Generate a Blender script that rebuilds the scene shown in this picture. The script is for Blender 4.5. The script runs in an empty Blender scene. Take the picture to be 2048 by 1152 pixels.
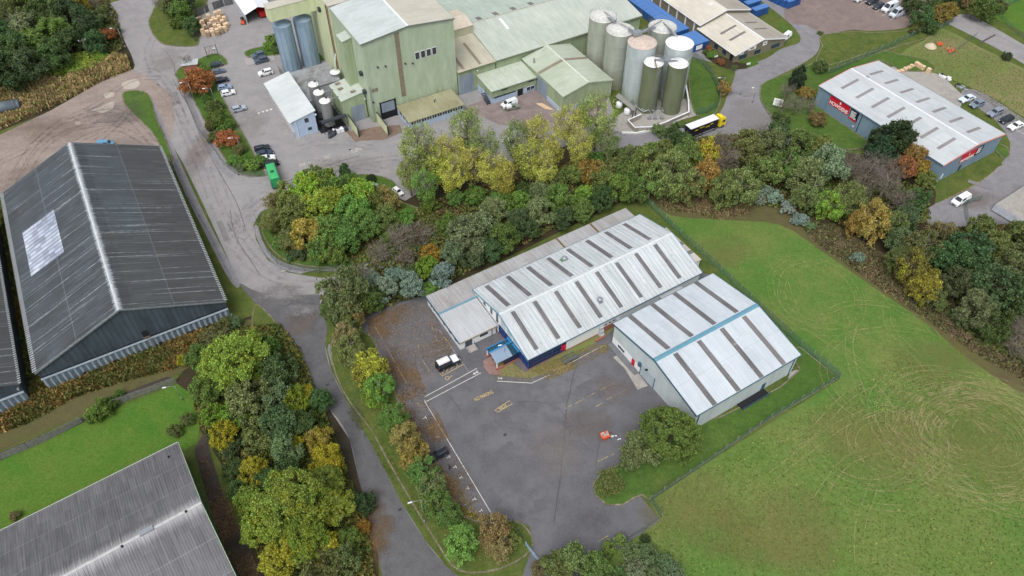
import bpy, bmesh, math, random
import numpy as np
from mathutils import Vector, Matrix
SC = bpy.context.scene
COL = SC.collection
R = math.radians
# ---------------------------------------------------------------- camera, sky, sun
F, PIT, CH = 1522.53, R(47.9939), 132.0          # focal length in px of a 2048 px wide frame, pitch below horizon, height
cd = bpy.data.cameras.new('camera'); cam = bpy.data.objects.new('camera', cd); COL.objects.link(cam)
cam.location = (0, 0, CH); cam.rotation_euler = (math.pi/2 - PIT, 0, 0)
cd.sensor_width = 36; cd.lens = F/2048*36; cd.clip_start = 1; cd.clip_end = 3000
SC.camera = cam
SUN_EL, SUN_AZ = R(58), R(200)                    # azimuth clockwise from +Y
w = bpy.data.worlds.new('World'); SC.world = w; w.use_nodes = True
nt = w.node_tree; nt.nodes.clear()
sky = nt.nodes.new('ShaderNodeTexSky'); sky.sky_type = 'NISHITA'; sky.sun_disc = False
sky.sun_elevation = SUN_EL; sky.sun_rotation = SUN_AZ; sky.air_density = 1.0; sky.dust_density = 4.0; sky.ozone_density = 1.0
hs = nt.nodes.new('ShaderNodeHueSaturation'); hs.inputs['Saturation'].default_value = 0.3
bgn = nt.nodes.new('ShaderNodeBackground'); bgn.inputs['Strength'].default_value = 0.15
wo = nt.nodes.new('ShaderNodeOutputWorld')
nt.links.new(sky.outputs[0], hs.inputs['Color']); nt.links.new(hs.outputs[0], bgn.inputs[0]); nt.links.new(bgn.outputs[0], wo.inputs[0])
sd = bpy.data.lights.new('sun', 'SUN'); so = bpy.data.objects.new('sun', sd); COL.objects.link(so)
sd.energy = 1.1; sd.angle = R(35); sd.color = (1, .975, .94)
so.location = (0, 0, 200)
so.rotation_euler = Vector((-math.sin(SUN_AZ)*math.cos(SUN_EL), -math.cos(SUN_AZ)*math.cos(SUN_EL), -math.sin(SUN_EL))).to_track_quat('-Z', 'Y').to_euler()
SC.view_settings.view_transform = 'Standard'; SC.view_settings.look = 'None'
SC.view_settings.exposure = 0.34; SC.view_settings.gamma = 1.0
# ---------------------------------------------------------------- helpers
CP, SP = math.cos(PIT), math.sin(PIT)
def G(px, py, z=0.0):                             # point of the place seen at a photo pixel, at height z
    u, v = (px-1024)/F, (py-576)/F
    d = (u, CP - v*SP, -SP - v*CP); t = (z-CH)/d[2]
    return Vector((d[0]*t, d[1]*t, z))
def depth(p): return p[1]*CP + (CH-p[2])*SP
def fr(yaw, px, py, z=0.0):                       # the same in a building's own axes
    g = G(px, py, z); a = R(yaw); c, s = math.cos(a), math.sin(a)
    return (g.x*c + g.y*s, -g.x*s + g.y*c)
def S(r, g, b):                                   # sRGB 0-255 -> linear
    f = lambda c: (c/255/12.92) if c <= 10 else ((c/255+.055)/1.055)**2.4
    return (f(r), f(g), f(b), 1)
LAB = []
def tag(o, label, cat, group=None, kind=None):
    if label: o['label'] = label
    if cat: o['category'] = cat
    if group: o['group'] = group
    if kind: o['kind'] = kind
    return o
def autolabel(o, desc, place, px, group=None, cat=None, form='{o} {d} {p}'):
    LAB.append((o, desc, place, px)); tag(o, None, cat, group)
ORD = ['leftmost', 'second from left', 'third from left', 'fourth from left', 'fifth from left', 'sixth from left', 'seventh from left', 'eighth from left', 'ninth from left', 'tenth from left', 'eleventh from left', 'twelfth from left', 'thirteenth from left', 'fourteenth from left']
def finish_labels():
    d = {}
    for t in LAB: d.setdefault((t[1], t[2]), []).append(t)
    for (desc, place), L in d.items():
        L.sort(key=lambda t: t[3])
        n = len(L)
        for i, t in enumerate(L):
            if n == 1: s = f'{desc} {place}'
            elif i == n-1 and n > 1: s = f'{desc} {place}, rightmost'
            else: s = f'{desc} {place}, {ORD[min(i, 13)]}'
            t[0]['label'] = s
            if len(s.split()) > 16: print('LONG', len(s.split()), s)
class N:                                          # terse node graphs
    def __init__(s, name):
        s.m = bpy.data.materials.new(name); s.m.use_nodes = True; s.t = s.m.node_tree; s.t.nodes.clear()
        s.out = s.n('OutputMaterial'); s.b = s.n('BsdfPrincipled'); s.l(s.b.outputs[0], s.out.inputs[0])
        s.tc = s.n('TexCoord'); s.obj = s.tc.outputs['Object']
    def n(s, t): return s.t.nodes.new('ShaderNode'+t)
    def l(s, a, b): s.t.links.new(a, b)
    def set(s, i, v):
        if hasattr(v, 'links') or isinstance(v, bpy.types.NodeSocket): s.l(v, i)
        else:
            if isinstance(v, (tuple, list)) and len(v) == 3 and getattr(i, 'type', '') == 'RGBA': v = (*v, 1)
            i.default_value = v
    def map(s, sc=(1,1,1), rot=0, loc=(0,0,0), v=None):
        m = s.n('Mapping'); s.set(m.inputs[0], v or s.obj); m.inputs['Scale'].default_value = sc; m.inputs['Rotation'].default_value = (0,0,rot); m.inputs['Location'].default_value = loc
        return m.outputs[0]
    def noise(s, scale, detail=4, rough=.55, v=None, dist=0):
        m = s.n('TexNoise'); s.set(m.inputs['Vector'], v or s.obj); m.inputs['Scale'].default_value = scale; m.inputs['Detail'].default_value = detail; m.inputs['Roughness'].default_value = rough; m.inputs['Distortion'].default_value = dist
        return m.outputs['Fac']
    def vor(s, scale, v=None, feat='F1', out=0):
        m = s.n('TexVoronoi'); m.feature = feat; s.set(m.inputs['Vector'], v or s.obj); m.inputs['Scale'].default_value = scale
        return m.outputs[out]
    def wave(s, scale, axis='X', v=None, dist=0, prof='SIN'):
        m = s.n('TexWave'); m.bands_direction = axis; m.wave_profile = prof; s.set(m.inputs['Vector'], v or s.obj); m.inputs['Scale'].default_value = scale; m.inputs['Distortion'].default_value = dist
        return m.outputs['Fac']
    def ramp(s, f, lo, hi, a=0., b=1.):
        m = s.n('MapRange'); s.set(m.inputs[0], f); m.inputs[1].default_value = lo; m.inputs[2].default_value = hi; m.inputs[3].default_value = a; m.inputs[4].default_value = b
        return m.outputs[0]
    def math(s, op, a, b=0.):
        m = s.n('Math'); m.operation = op; s.set(m.inputs[0], a); s.set(m.inputs[1], b); return m.outputs[0]
    def mix(s, f, a, b, mode='MIX'):
        m = s.n('Mix'); m.data_type = 'RGBA'; m.blend_type = mode; s.set(m.inputs[0], f); s.set(m.inputs[6], a); s.set(m.inputs[7], b); return m.outputs[2]
    def sep(s, v=None):
        m = s.n('SeparateXYZ'); s.set(m.inputs[0], v or s.obj); return m.outputs
    def done(s, col, rough=.8, metal=0., spec=.3, bump=None, bs=.3, bd=.05, alpha=None):
        s.set(s.b.inputs['Base Color'], col); s.set(s.b.inputs['Roughness'], rough); s.set(s.b.inputs['Metallic'], metal); s.b.inputs['Specular IOR Level'].default_value = spec
        if bump is not None:
            m = s.n('Bump'); s.set(m.inputs['Height'], bump); m.inputs['Strength'].default_value = bs; m.inputs['Distance'].default_value = bd; s.l(m.outputs[0], s.b.inputs['Normal'])
        if alpha is not None: s.set(s.b.inputs['Alpha'], alpha)
        return s.m
def plain(name, col, rough=.7, metal=0., var=.12, sc=1.5, spec=.3):
    n = N(name); f = n.noise(sc, 5, .65)
    d = tuple(c*(1-var*2) for c in col[:3]); u = tuple(min(1, c*(1+var)) for c in col[:3])
    return n.done(n.mix(n.ramp(f, .3, .7), d, u), rough, metal, spec)
def ground_mat(name, cols, scales=(.035, .25, 2.2), speck=None, rough=.95, stretch=None, grain=.1):
    # cols: list of 4 colours; large patches, medium patches, fine grain
    n = N(name); v = n.map(stretch) if stretch else n.obj
    c = n.mix(n.ramp(n.noise(scales[0], 4, .6, v), .38, .62), cols[0], cols[1])
    c = n.mix(n.ramp(n.noise(scales[1], 5, .65, v), .4, .68), c, cols[2])
    c = n.mix(n.ramp(n.noise(scales[2], 4, .75), .42, .78, 0, .9), c, cols[3])
    g_ = n.math('ADD', n.math('MULTIPLY', n.noise(scales[2]*1.7, 3, .8), .7), n.math('MULTIPLY', n.noise(scales[2]*.45, 4, .75), .5)); vm = n.n('VectorMath'); vm.operation = 'SCALE'; n.l(c, vm.inputs[0]); n.set(vm.inputs['Scale'], n.ramp(g_, .4, .8, 1-grain, 1+grain)); c = vm.outputs[0]
    if speck: c = n.mix(n.ramp(n.noise(speck[1], 3, .8), speck[2], speck[2]+.05), c, speck[0])
    return n.done(c, rough, 0, .1)
def roof_mat(name, a, b, period, axis='X', contrast=.25, streak=.3, metal=.0, rough=.6, moss=None, eff=None, joint=None, sheet=(1.05, 3.1, .05), zones=(), lines=None):
    # a/b base and weathered colour; ribs repeat every `period` m along axis; streaks run down the slope
    n = N(name); dn = (6, .25, .25) if axis == 'X' else (.25, 6, .25)
    st = n.noise(.5, 6, .7, n.map(dn)); blot = n.noise(.12, 5, .6)
    c = n.mix(n.ramp(n.math('ADD', n.math('MULTIPLY', st, streak), n.math('MULTIPLY', blot, 1-streak)), .4, .62), a, b)
    c = n.mix(n.ramp(n.noise(1.3, 6, .75, n.map((2.2, .6, .6) if axis == 'X' else (.6, 2.2, .6))), .5, .8, 0, .5), c, b)
    if moss: c = n.mix(n.ramp(n.noise(.8, 6, .75), .58, .7, 0, .85), c, moss)
    for x0, x1, y0, y1, zc, am in zones:          # sheets of another batch
        s5 = n.sep(); f = n.math('MULTIPLY', n.math('MULTIPLY', n.math('GREATER_THAN', s5[0], x0), n.math('LESS_THAN', s5[0], x1)), n.math('MULTIPLY', n.math('GREATER_THAN', s5[1], y0), n.math('LESS_THAN', s5[1], y1)))
        c = n.mix(n.math('MULTIPLY', f, n.math('MULTIPLY', n.ramp(n.noise(.3, 5, .7), .3, .6, .5, 1), am)), c, zc)
    if lines:                                     # thin pale laps running down the slope
        ln = n.noise(.9, 2, .5, n.map((2.4, .035, .035) if axis == 'X' else (.035, 2.4, .035))); br = n.noise(1.2, 4, .8, n.map((1.5, .6, .6)))
        c = n.mix(n.math('MULTIPLY', n.ramp(ln, .60, .66), n.ramp(br, .35, .6, 0, lines[1])), c, lines[0])
    if eff:                                       # white lime bloom running down from the ridge: (axis coordinate, width, colour)
        e = n.sep()[eff[0]]; dd = n.math('ABSOLUTE', n.math('SUBTRACT', e, eff[1]))
        q = n.math('ADD', dd, n.math('MULTIPLY', n.math('SUBTRACT', n.noise(.9, 5, .8, n.map((7, .12, .12) if axis == 'X' else (.12, 7, .12))), .5), -eff[2]*3.2))
        c = n.mix(n.ramp(q, 0, eff[2], .85, 0), c, eff[3])
    if joint:
        jx = n.sep()[joint[0]]; jm = n.math('ABSOLUTE', n.math('SUBTRACT', n.math('FRACT', n.math('DIVIDE', jx, joint[1])), .5))
        c = n.mix(n.ramp(jm, .485, .5, 0, .5), c, joint[2])
    if sheet:
        s3 = n.sep(); i0, i1 = (0, 1) if axis == 'X' else (1, 0); cb = n.n('CombineXYZ'); n.set(cb.inputs[0], n.math('FLOOR', n.math('DIVIDE', s3[i0], sheet[0]))); n.set(cb.inputs[1], n.math('FLOOR', n.math('DIVIDE', s3[i1], sheet[1]))); wn = n.n('TexWhiteNoise'); n.l(cb.outputs[0], wn.inputs['Vector'])
        vm = n.n('VectorMath'); vm.operation = 'SCALE'; n.l(c, vm.inputs[0]); n.set(vm.inputs['Scale'], n.ramp(wn.outputs['Value'], 0, 1, 1-sheet[2], 1+sheet[2])); c = vm.outputs[0]
    wv = n.wave(1/period*math.pi/10, axis)       # wave texture: period = 2*pi/(20*scale)
    c = n.mix(n.ramp(wv, 0, .45, contrast, 0), c, tuple(x*.35 for x in b[:3]))
    return n.done(c, rough, metal, .3, bump=wv, bs=.5, bd=.04)
def wave_mat(name, a, b, period, axis='X', contrast=.3, rough=.6, grime=None, gh=(0, 3)):
    n = N(name)
    c = n.mix(n.ramp(n.noise(.25, 5, .65, n.map((1.6, 1.6, .5))), .35, .68), a, b)
    c = n.mix(n.ramp(n.noise(1.0, 6, .75, n.map((3, 3, .25))), .5, .85, 0, .55), c, b)
    s4 = n.sep(); cb4 = n.n('CombineXYZ'); n.set(cb4.inputs[0], n.math('FLOOR', n.math('ADD', s4[0], s4[1]))); n.set(cb4.inputs[1], n.math('FLOOR', n.math('DIVIDE', s4[2], 4.7))); wn = n.n('TexWhiteNoise'); n.l(cb4.outputs[0], wn.inputs['Vector']); vm = n.n('VectorMath'); vm.operation = 'SCALE'; n.l(c, vm.inputs[0]); n.set(vm.inputs['Scale'], n.ramp(wn.outputs['Value'], 0, 1, .95, 1.05)); c = vm.outputs[0]
    if grime:
        z = n.sep()[2]; g = n.math('ADD', n.ramp(z, gh[0], gh[1], .42, -.25), n.noise(.7, 6, .8, n.map((2.5, 2.5, .22))))
        c = n.mix(n.ramp(g, .62, .95, 0, .75), c, grime)
    if axis == 'XY':
        s = n.sep(); v = n.math('ADD', s[0], s[1]); cb = n.n('CombineXYZ'); n.set(cb.inputs[0], v); wv = n.wave(1/period*math.pi/10, 'X', cb.outputs[0])
    else: wv = n.wave(1/period*math.pi/10, axis)
    c = n.mix(n.ramp(wv, 0, .4, contrast, 0), c, tuple(x*.4 for x in b[:3]))
    return n.done(c, rough, 0, .3, bump=wv, bs=.5, bd=.04)
# ---------------------------------------------------------------- mesh builder
class MB:
    def __init__(s): s.v = []; s.f = []; s.mi = []; s.cm = 0; s.sm = []
    def P(s, pts, flip=False):
        k = len(s.v); s.v += [tuple(p) for p in pts]; n = len(pts)
        s.f.append(tuple(range(k+n-1, k-1, -1)) if flip else tuple(range(k, k+n))); s.mi.append(s.cm); s.sm.append(False); return s
    def box(s, x0, x1, y0, y1, z0, z1):
        if x0 > x1: x0, x1 = x1, x0
        if y0 > y1: y0, y1 = y1, y0
        k = len(s.v)
        s.v += [(x0,y0,z0),(x1,y0,z0),(x1,y1,z0),(x0,y1,z0),(x0,y0,z1),(x1,y0,z1),(x1,y1,z1),(x0,y1,z1)]
        for f in ((3,2,1,0),(4,5,6,7),(0,1,5,4),(1,2,6,5),(2,3,7,6),(3,0,4,7)): s.f.append(tuple(k+i for i in f)); s.mi.append(s.cm); s.sm.append(False)
        return s
    def hexa(s, b, t):                            # bottom quad (ccw from above) and top quad
        k = len(s.v); s.v += [tuple(p) for p in b] + [tuple(p) for p in t]
        for f in ((3,2,1,0),(4,5,6,7),(0,1,5,4),(1,2,6,5),(2,3,7,6),(3,0,4,7)): s.f.append(tuple(k+i for i in f)); s.mi.append(s.cm); s.sm.append(False)
        return s
    def prism(s, poly, z0, z1):
        n = len(poly); k = len(s.v)
        s.v += [(p[0],p[1],z0) for p in poly] + [(p[0],p[1],z1) for p in poly]
        s.f.append(tuple(k+i for i in range(n-1,-1,-1))); s.f.append(tuple(k+n+i for i in range(n)))
        for i in range(n): s.f.append((k+i, k+(i+1)%n, k+n+(i+1)%n, k+n+i))
        s.mi += [s.cm]*(n+2); s.sm += [False]*(n+2); return s
    def tube(s, p0, p1, r0, r1=None, n=8, cap=True, smooth=True):
        r1 = r0 if r1 is None else r1
        p0, p1 = Vector(p0), Vector(p1); d = (p1-p0)
        if d.length < 1e-6: return s
        q = d.normalized().to_track_quat('Z', 'Y'); k = len(s.v)
        for p, r in ((p0, r0), (p1, r1)):
            for i in range(n):
                a = 2*math.pi*i/n; s.v.append(tuple(p + q @ Vector((math.cos(a)*r, math.sin(a)*r, 0))))
        for i in range(n): s.f.append((k+i, k+(i+1)%n, k+n+(i+1)%n, k+n+i)); s.mi.append(s.cm); s.sm.append(smooth)
        if cap:
            s.f.append(tuple(k+i for i in range(n-1,-1,-1))); s.f.append(tuple(k+n+i for i in range(n))); s.mi += [s.cm]*2; s.sm += [False]*2
        return s
    def path(s, pts, r, n=6):
        for a, b in zip(pts, pts[1:]): s.tube(a, b, r, r, n)
        return s
    def lathe(s, prof, c=(0,0,0), n=24, smooth=True):   # prof: (r,z) list
        k = len(s.v)
        for r, z in prof:
            for i in range(n): a = 2*math.pi*i/n; s.v.append((c[0]+math.cos(a)*r, c[1]+math.sin(a)*r, c[2]+z))
        for j in range(len(prof)-1):
            for i in range(n): s.f.append((k+j*n+i, k+j*n+(i+1)%n, k+(j+1)*n+(i+1)%n, k+(j+1)*n+i)); s.mi.append(s.cm); s.sm.append(smooth)
        return s
    def build(s, name, mats, parent=None, off=(0,0,0), kind=None):
        me = bpy.data.meshes.new(name)
        ox, oy, oz = off
        me.from_pydata([(a-ox, b-oy, c-oz) for a, b, c in s.v], [], s.f)
        if not isinstance(mats, (list, tuple)): mats = [mats]
        for m in mats: me.materials.append(m)
        me.polygons.foreach_set('material_index', s.mi); me.polygons.foreach_set('use_smooth', s.sm); me.update()
        o = bpy.data.objects.new(name, me); COL.objects.link(o)
        if parent: o.parent = parent
        if kind: o['kind'] = kind
        return o
def empty(name, loc, yaw=0):
    o = bpy.data.objects.new(name, None); COL.objects.link(o); o.location = loc; o.rotation_euler = (0, 0, R(yaw)); o.empty_display_size = .5
    return o
def dup(root):
    r = root.copy(); COL.objects.link(r)
    for ch in root.children:
        c = ch.copy(); COL.objects.link(c); c.parent = r
        for g in ch.children:
            d = g.copy(); COL.objects.link(d); d.parent = c
    return r
class Bld:                                        # a thing whose parts are given in a yawed frame through the world origin
    def __init__(s, name, label, cat, yaw, x0, y0, group=None, z0=0):
        a = R(yaw); s.yaw = yaw; s.off = (x0, y0, z0)
        s.o = empty(name, (x0*math.cos(a)-y0*math.sin(a), x0*math.sin(a)+y0*math.cos(a), z0), yaw); tag(s.o, label, cat, group)
    def part(s, name, mb, mats, parent=None): return mb.build(name, mats, parent or s.o, s.off)
    def box(s, name, mats, x0, x1, y0, y1, z0, z1, parent=None): return s.part(name, MB().box(x0,x1,y0,y1,z0,z1), mats, parent)
def gable(b, x0, x1, y0, y1, h, hr, axis, wm, rm, cap=None, over=.35, th=.14, inset=.3, verge=None, gutter=None, wall=True, eps=0):
    """walls + two roof slopes + ridge cap; x0..y1 are the roof's outline; returns rp(u, t, side, lift)"""
    if axis == 'x': u0, u1, v0, v1 = x0, x1, y0, y1; T = lambda u, v, z: (u, v, z)
    else: u0, u1, v0, v1 = y0, y1, x0, x1; T = lambda u, v, z: (v, u, z)
    fl = axis != 'x'
    vm = (v0+v1)/2; hw = (v1-v0)/2; sl = (hr-h)/hw
    def rp(u, t, side, lift=0):                   # t: 0 eave .. 1 ridge
        v = v0 + t*hw if side == 0 else v1 - t*hw
        return T(u, v, h + t*(hr-h) + lift)
    if wall:
        m = MB(); a, c, e, g = u0+inset, u1-inset, v0+inset, v1-inset; hh = h + inset*sl - th - .02; hm = hr - th - .02
        m.P([T(a,e,0),T(c,e,0),T(c,e,hh),T(a,e,hh)], fl); m.P([T(c,g,0),T(a,g,0),T(a,g,hh),T(c,g,hh)], fl)
        m.P([T(a,g,0),T(a,e,0),T(a,e,hh),T(a,vm,hm),T(a,g,hh)], fl); m.P([T(c,e,0),T(c,g,0),T(c,g,hh),T(c,vm,hm),T(c,e,hh)], fl)
        b.part('wall', m, wm)
    m = MB()
    for sd in (0, 1):
        q = [rp(u0,0,sd), rp(u1,0,sd), rp(u1,1,sd), rp(u0,1,sd)]; lo = [(x,y,z-th) for x,y,z in q]
        if (sd == 1) != fl: q.reverse(); lo.reverse()
        m.hexa(lo, q)
    roof = b.part('roof', m, rm)
    if cap:
        m = MB(); k = .28
        for sd in (0, 1):
            q = [rp(u0,1-k/hw,sd,.05), rp(u1,1-k/hw,sd,.05), rp(u1,1,sd,.07), rp(u0,1,sd,.07)]
            m.P(q, (sd == 1) != fl)
        b.part('ridge_cap', m, cap)
    if verge:
        for u, d in ((u0, -.12), (u1, .12)):
            m = MB()
            for sd in (0, 1):
                q = [rp(u,0,sd,.06), rp(u,1,sd,.06)]; a2 = [rp(u+d,0,sd,.06), rp(u+d,1,sd,.06)]
                top = [q[0], a2[0], a2[1], q[1]]; m.hexa([(x,y,z-.4) for x,y,z in top], top)
            b.part('verge_trim', m, verge)
    if gutter:
        for sd, v, d in ((0, v0, -.15), (1, v1, .15)):
            m = MB(); p = [T(u0,v,h-.05), T(u1,v,h-.05), T(u1,v+d,h-.05), T(u0,v+d,h-.05)]
            if (sd == 0) != fl: p = p[::-1]
            m.hexa([(x,y,z-.16) for x,y,z in p], p); b.part('gutter', m, gutter)
    return rp
def shed(b, x0, x1, y0, y1, z00, z10, z11, z01, wm, rm, th=.12, over=.25, inset=.0, names=('wall', 'roof')):
    """flat or single-pitch block: corner roof heights at (x0,y0),(x1,y0),(x1,y1),(x0,y1)"""
    i = over; m = MB(); c = [(x0+i,y0+i),(x1-i,y0+i),(x1-i,y1-i),(x0+i,y1-i)]; z = [z00,z10,z11,z01]
    m.hexa([(p[0],p[1],0) for p in c], [(p[0],p[1],q-th-.02) for p, q in zip(c, z)]); b.part(names[0], m, wm)
    c = [(x0,y0),(x1,y0),(x1,y1),(x0,y1)]
    m = MB(); m.hexa([(p[0],p[1],q-th) for p, q in zip(c, z)], [(p[0],p[1],q) for p, q in zip(c, z)]); b.part(names[1], m, rm)
def rect_on(f, u0, u1, t0, t1, lift):             # quad lying on a roof: f(u,t,lift)
    return [f(u0,t0,lift), f(u1,t0,lift), f(u1,t1,lift), f(u0,t1,lift)]
def smooth(pts, n=4, closed=True):
    out = []; L = len(pts)
    rng = range(L) if closed else range(L-1)
    for i in rng:
        p = [pts[(i+k) % L] if closed else pts[min(max(i+k, 0), L-1)] for k in (-1,0,1,2)]
        for j in range(n):
            t = j/n
            out.append(tuple(.5*((2*p[1][a]) + (-p[0][a]+p[2][a])*t + (2*p[0][a]-5*p[1][a]+4*p[2][a]-p[3][a])*t*t + (-p[0][a]+3*p[1][a]-3*p[2][a]+p[3][a])*t**3) for a in (0,1)))
    if not closed: out.append(tuple(pts[-1]))
    return out
def pairs(L): return [(L[i], L[i+1]) for i in range(0, len(L), 2)]
def sheet(name, px, z, mat, label, cat='ground', sm=0, kind='structure', skirt=0):
    pts = pairs(px)
    if sm: pts = smooth(pts, sm)
    P = [G(x, y) for x, y in pts]
    area = sum(P[i].x*P[(i+1)%len(P)].y - P[(i+1)%len(P)].x*P[i].y for i in range(len(P)))
    if area < 0: P.reverse()
    m = MB(); m.P([(p.x, p.y, z) for p in P])
    if skirt:
        for i in range(len(P)): a, b = P[i], P[(i+1)%len(P)]; m.P([(a.x,a.y,z-skirt),(b.x,b.y,z-skirt),(b.x,b.y,z),(a.x,a.y,z)])
    o = m.build(name, mat); tag(o, label, cat, None, kind); return o
def ribbon_mb(m, P, wd, z, h=0, closed=False, taper=False):
    n = len(P); L = []
    for i in range(n):
        a = P[(i-1) % n] if closed or i else P[0]; b = P[(i+1) % n] if closed or i < n-1 else P[-1]
        d = Vector((b[0]-a[0], b[1]-a[1])); d = d.normalized() if d.length > 1e-6 else Vector((1, 0)); nn = Vector((-d.y, d.x))*wd/2
        L.append(((P[i][0]+nn.x, P[i][1]+nn.y), (P[i][0]-nn.x, P[i][1]-nn.y)))
    for i in range(n if closed else n-1):
        (a, b), (c, d) = L[i], L[(i+1) % n]
        m.P([(*b, z), (*d, z), (*c, z), (*a, z)])
        if h: m.P([(*b, z-h), (*d, z-h), (*d, z), (*b, z)]); m.P([(*c, z-h), (*a, z-h), (*a, z), (*c, z)])
    return m
def ribbon(name, px, wd, z, mat, label, cat='ground', h=0, closed=False, sm=0, kind='structure'):
    pts = pairs(px)
    if sm: pts = smooth(pts, sm, closed)
    P = [G(x, y)[:2] for x, y in pts]
    o = ribbon_mb(MB(), P, wd, z, h, closed).build(name, mat); tag(o, label, cat, None, kind); return o
# ---------------------------------------------------------------- materials
asph_est = ground_mat('estate_asphalt', [S(146,144,145), S(136,134,136), S(154,151,150), S(120,118,120)], (.05, .3, 3), rough=.9)
asph_low = ground_mat('road_asphalt', [S(90,90,92), S(100,100,102), S(83,83,86), S(110,109,110)], (.06, .4, 3.5))
asph_park = ground_mat('car_park_asphalt', [S(94,94,98), S(114,114,118), S(86,86,90), S(110,108,110)], (.03, .25, 3.5), (S(124,114,98), 4, .73))
asph_grey = ground_mat('grey_asphalt', [S(132,131,135), S(122,121,125), S(142,140,142), S(106,105,108)], (.06, .4, 3))
path_dark = ground_mat('dark_path', [S(62,58,60), S(74,70,70), S(56,52,52), S(92,80,58)], (.1, .5, 3))
dirt = ground_mat('dirt', [S(148,136,129), S(134,122,115), S(156,143,134), S(118,108,102)], (.05, .25, 2), stretch=(1, 1.6, 1))
gravel = ground_mat('gravel', [S(130,116,112), S(140,124,118), S(118,106,103), S(102,93,90)], (.05, .3, 3))
conc = ground_mat('concrete', [S(160,157,151), S(148,144,140), S(170,166,158), S(132,128,123)], (.1, .5, 3))
soil = ground_mat('woodland_floor', [S(72,60,50), S(56,50,40), S(64,64,42), S(40,37,30)], (.08, .5, 2.5), (S(112,92,64), 3, .7))
scrubg = ground_mat('scrub_ground', [S(90,88,56), S(80,88,48), S(82,74,54), S(104,96,68)], (.06, .4, 2.5))
grass_d = ground_mat('verge_grass', [S(84,100,48), S(72,88,42), S(102,108,58), S(58,72,32)], (.05, .35, 2.5), (S(134,116,70), 3.2, .72), grain=.22)
grass_b = ground_mat('lawn_grass', [S(76,104,46), S(88,110,52), S(70,94,44), S(56,80,34)], (.04, .3, 2.5), grain=.24)
grass_f = ground_mat('field_grass', [S(77,114,49), S(98,118,60), S(114,122,70), S(74,100,44)], (.014, .07, 1.6), (S(136,128,84), 1.9, .64), grain=.26)
grass_lawn = ground_mat('bright_lawn', [S(74,112,42), S(84,114,44), S(94,116,50), S(56,88,32)], (.05, .2, 2.4), grain=.24)
kerbm = ground_mat('kerb_stone', [S(142,135,122), S(120,114,96), S(96,94,66), S(88,80,60)], (.3, 1, 3))
mud = plain('puddle_mud', S(176,166,154), .12, 0, .05, .3, spec=.5)
white_p = plain('road_paint_white', S(214,212,206), .7, 0, .1, 4)
yel_p = plain('road_paint_yellow', S(206,182,128), .7, 0, .15, 4)
def worn_paint(name, col, thr=.5, alpha=.85, sc=2.5):
    n = N(name); return n.done(col, .8, 0, .1, alpha=n.ramp(n.noise(sc, 5, .7), thr-.12, thr+.12, 0, alpha))
yel_w = worn_paint('worn_yellow_paint', S(198,174,120), .47, .8)
whi_w = worn_paint('worn_white_paint', S(196,192,184), .48, .75)
tyre_m = worn_paint('tyre_rubber_mark', S(104,100,102), .52, .18, .5)
trackd = worn_paint('dirt_track_mark', S(112,99,95), .52, .32, .6)
track_y = worn_paint('dry_grass_track', S(168,160,114), .5, .38, .4)
litter = worn_paint('leaf_litter', S(132,106,72), .55, .85, 1.6)
def litter_mat(name, col, lo, sc=1.6, big=.12, alpha=.9):
    n = N(name); a = n.math('ADD', n.math('MULTIPLY', n.noise(big, 3, .5), .55), n.math('MULTIPLY', n.noise(sc, 5, .85), .6))
    c = n.mix(n.ramp(n.noise(3, 3, .8), .4, .6), col, tuple(x*.55 for x in col[:3])); return n.done(c, .95, 0, .1, alpha=n.ramp(a, lo, lo+.1, 0, alpha))
def blot_mat(name, col, k=.5, sc=.25, fine=2.2, alpha=.6):
    n = N(name); ge = n.n('NewGeometry'); ps = ge.outputs['Position']; ln = n.n('VectorMath'); ln.operation = 'LENGTH'; n.l(n.obj, ln.inputs[0])
    f = n.math('ADD', n.math('MULTIPLY', n.noise(sc, 5, .7, ps), 1.9), n.math('MULTIPLY', n.noise(fine, 5, .8, ps), 1.1)); f = n.math('SUBTRACT', n.math('SUBTRACT', f, .62), n.math('MULTIPLY', n.math('POWER', ln.outputs['Value'], 2.), k*1.3))
    c = n.mix(n.ramp(n.noise(3, 3, .8, ps), .4, .6), col, tuple(x*.6 for x in col[:3])); return n.done(c, .95, 0, .1, alpha=n.ramp(f, .25, .95, 0, alpha))
b_pale = blot_mat('pale_blot', S(158,148,142), .6, .12, .8, .32); b_mud = blot_mat('brown_dust_blot', S(134,116,104), .6, .12, .8, .32); b_dark = blot_mat('damp_blot', S(92,88,90), .6, .12, .8, .3)
b_est = blot_mat('worn_pale_asphalt', S(146,144,145), .9, .12, .8, .85); b_dry = blot_mat('dry_grass_blot', S(140,134,84), .5, .1, 1.5, .34); b_weed = blot_mat('weed_blot', S(58,84,40), .5, .1, 1.5, .4); b_leaf = blot_mat('leaf_blot', S(128,104,76), .55, .2, 2.6, .7); b_tan = blot_mat('tan_blot', S(146,132,92), .55, .2, 2.0, .7)
leaf_brown = litter_mat('fallen_leaves', S(132,108,80), .56, 2.4, .12, .75)
leaf_tan = litter_mat('tan_moss', S(140,126,82), .55, 2.4)
moss_gr = litter_mat('green_moss', S(92,104,48), .56)
dust_l = litter_mat('pale_dust', S(176,160,146), .57, .5, .06, .55)
dust_r = litter_mat('rusty_dust', S(140,118,104), .57, .6, .05, .38)
dry_patch = litter_mat('dry_grass_patch', S(140,130,84), .56, 1.2, .05, .4)
dark_patch = litter_mat('dark_weed_patch', S(64,92,46), .58, .9, .06, .28)
white_clad = wave_mat('white_cladding', S(210,216,218), S(196,203,204), .3, 'XY', .25)
pale_clad = wave_mat('pale_grey_cladding', S(196,206,208), S(182,192,194), .33, 'XY', .3)
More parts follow.
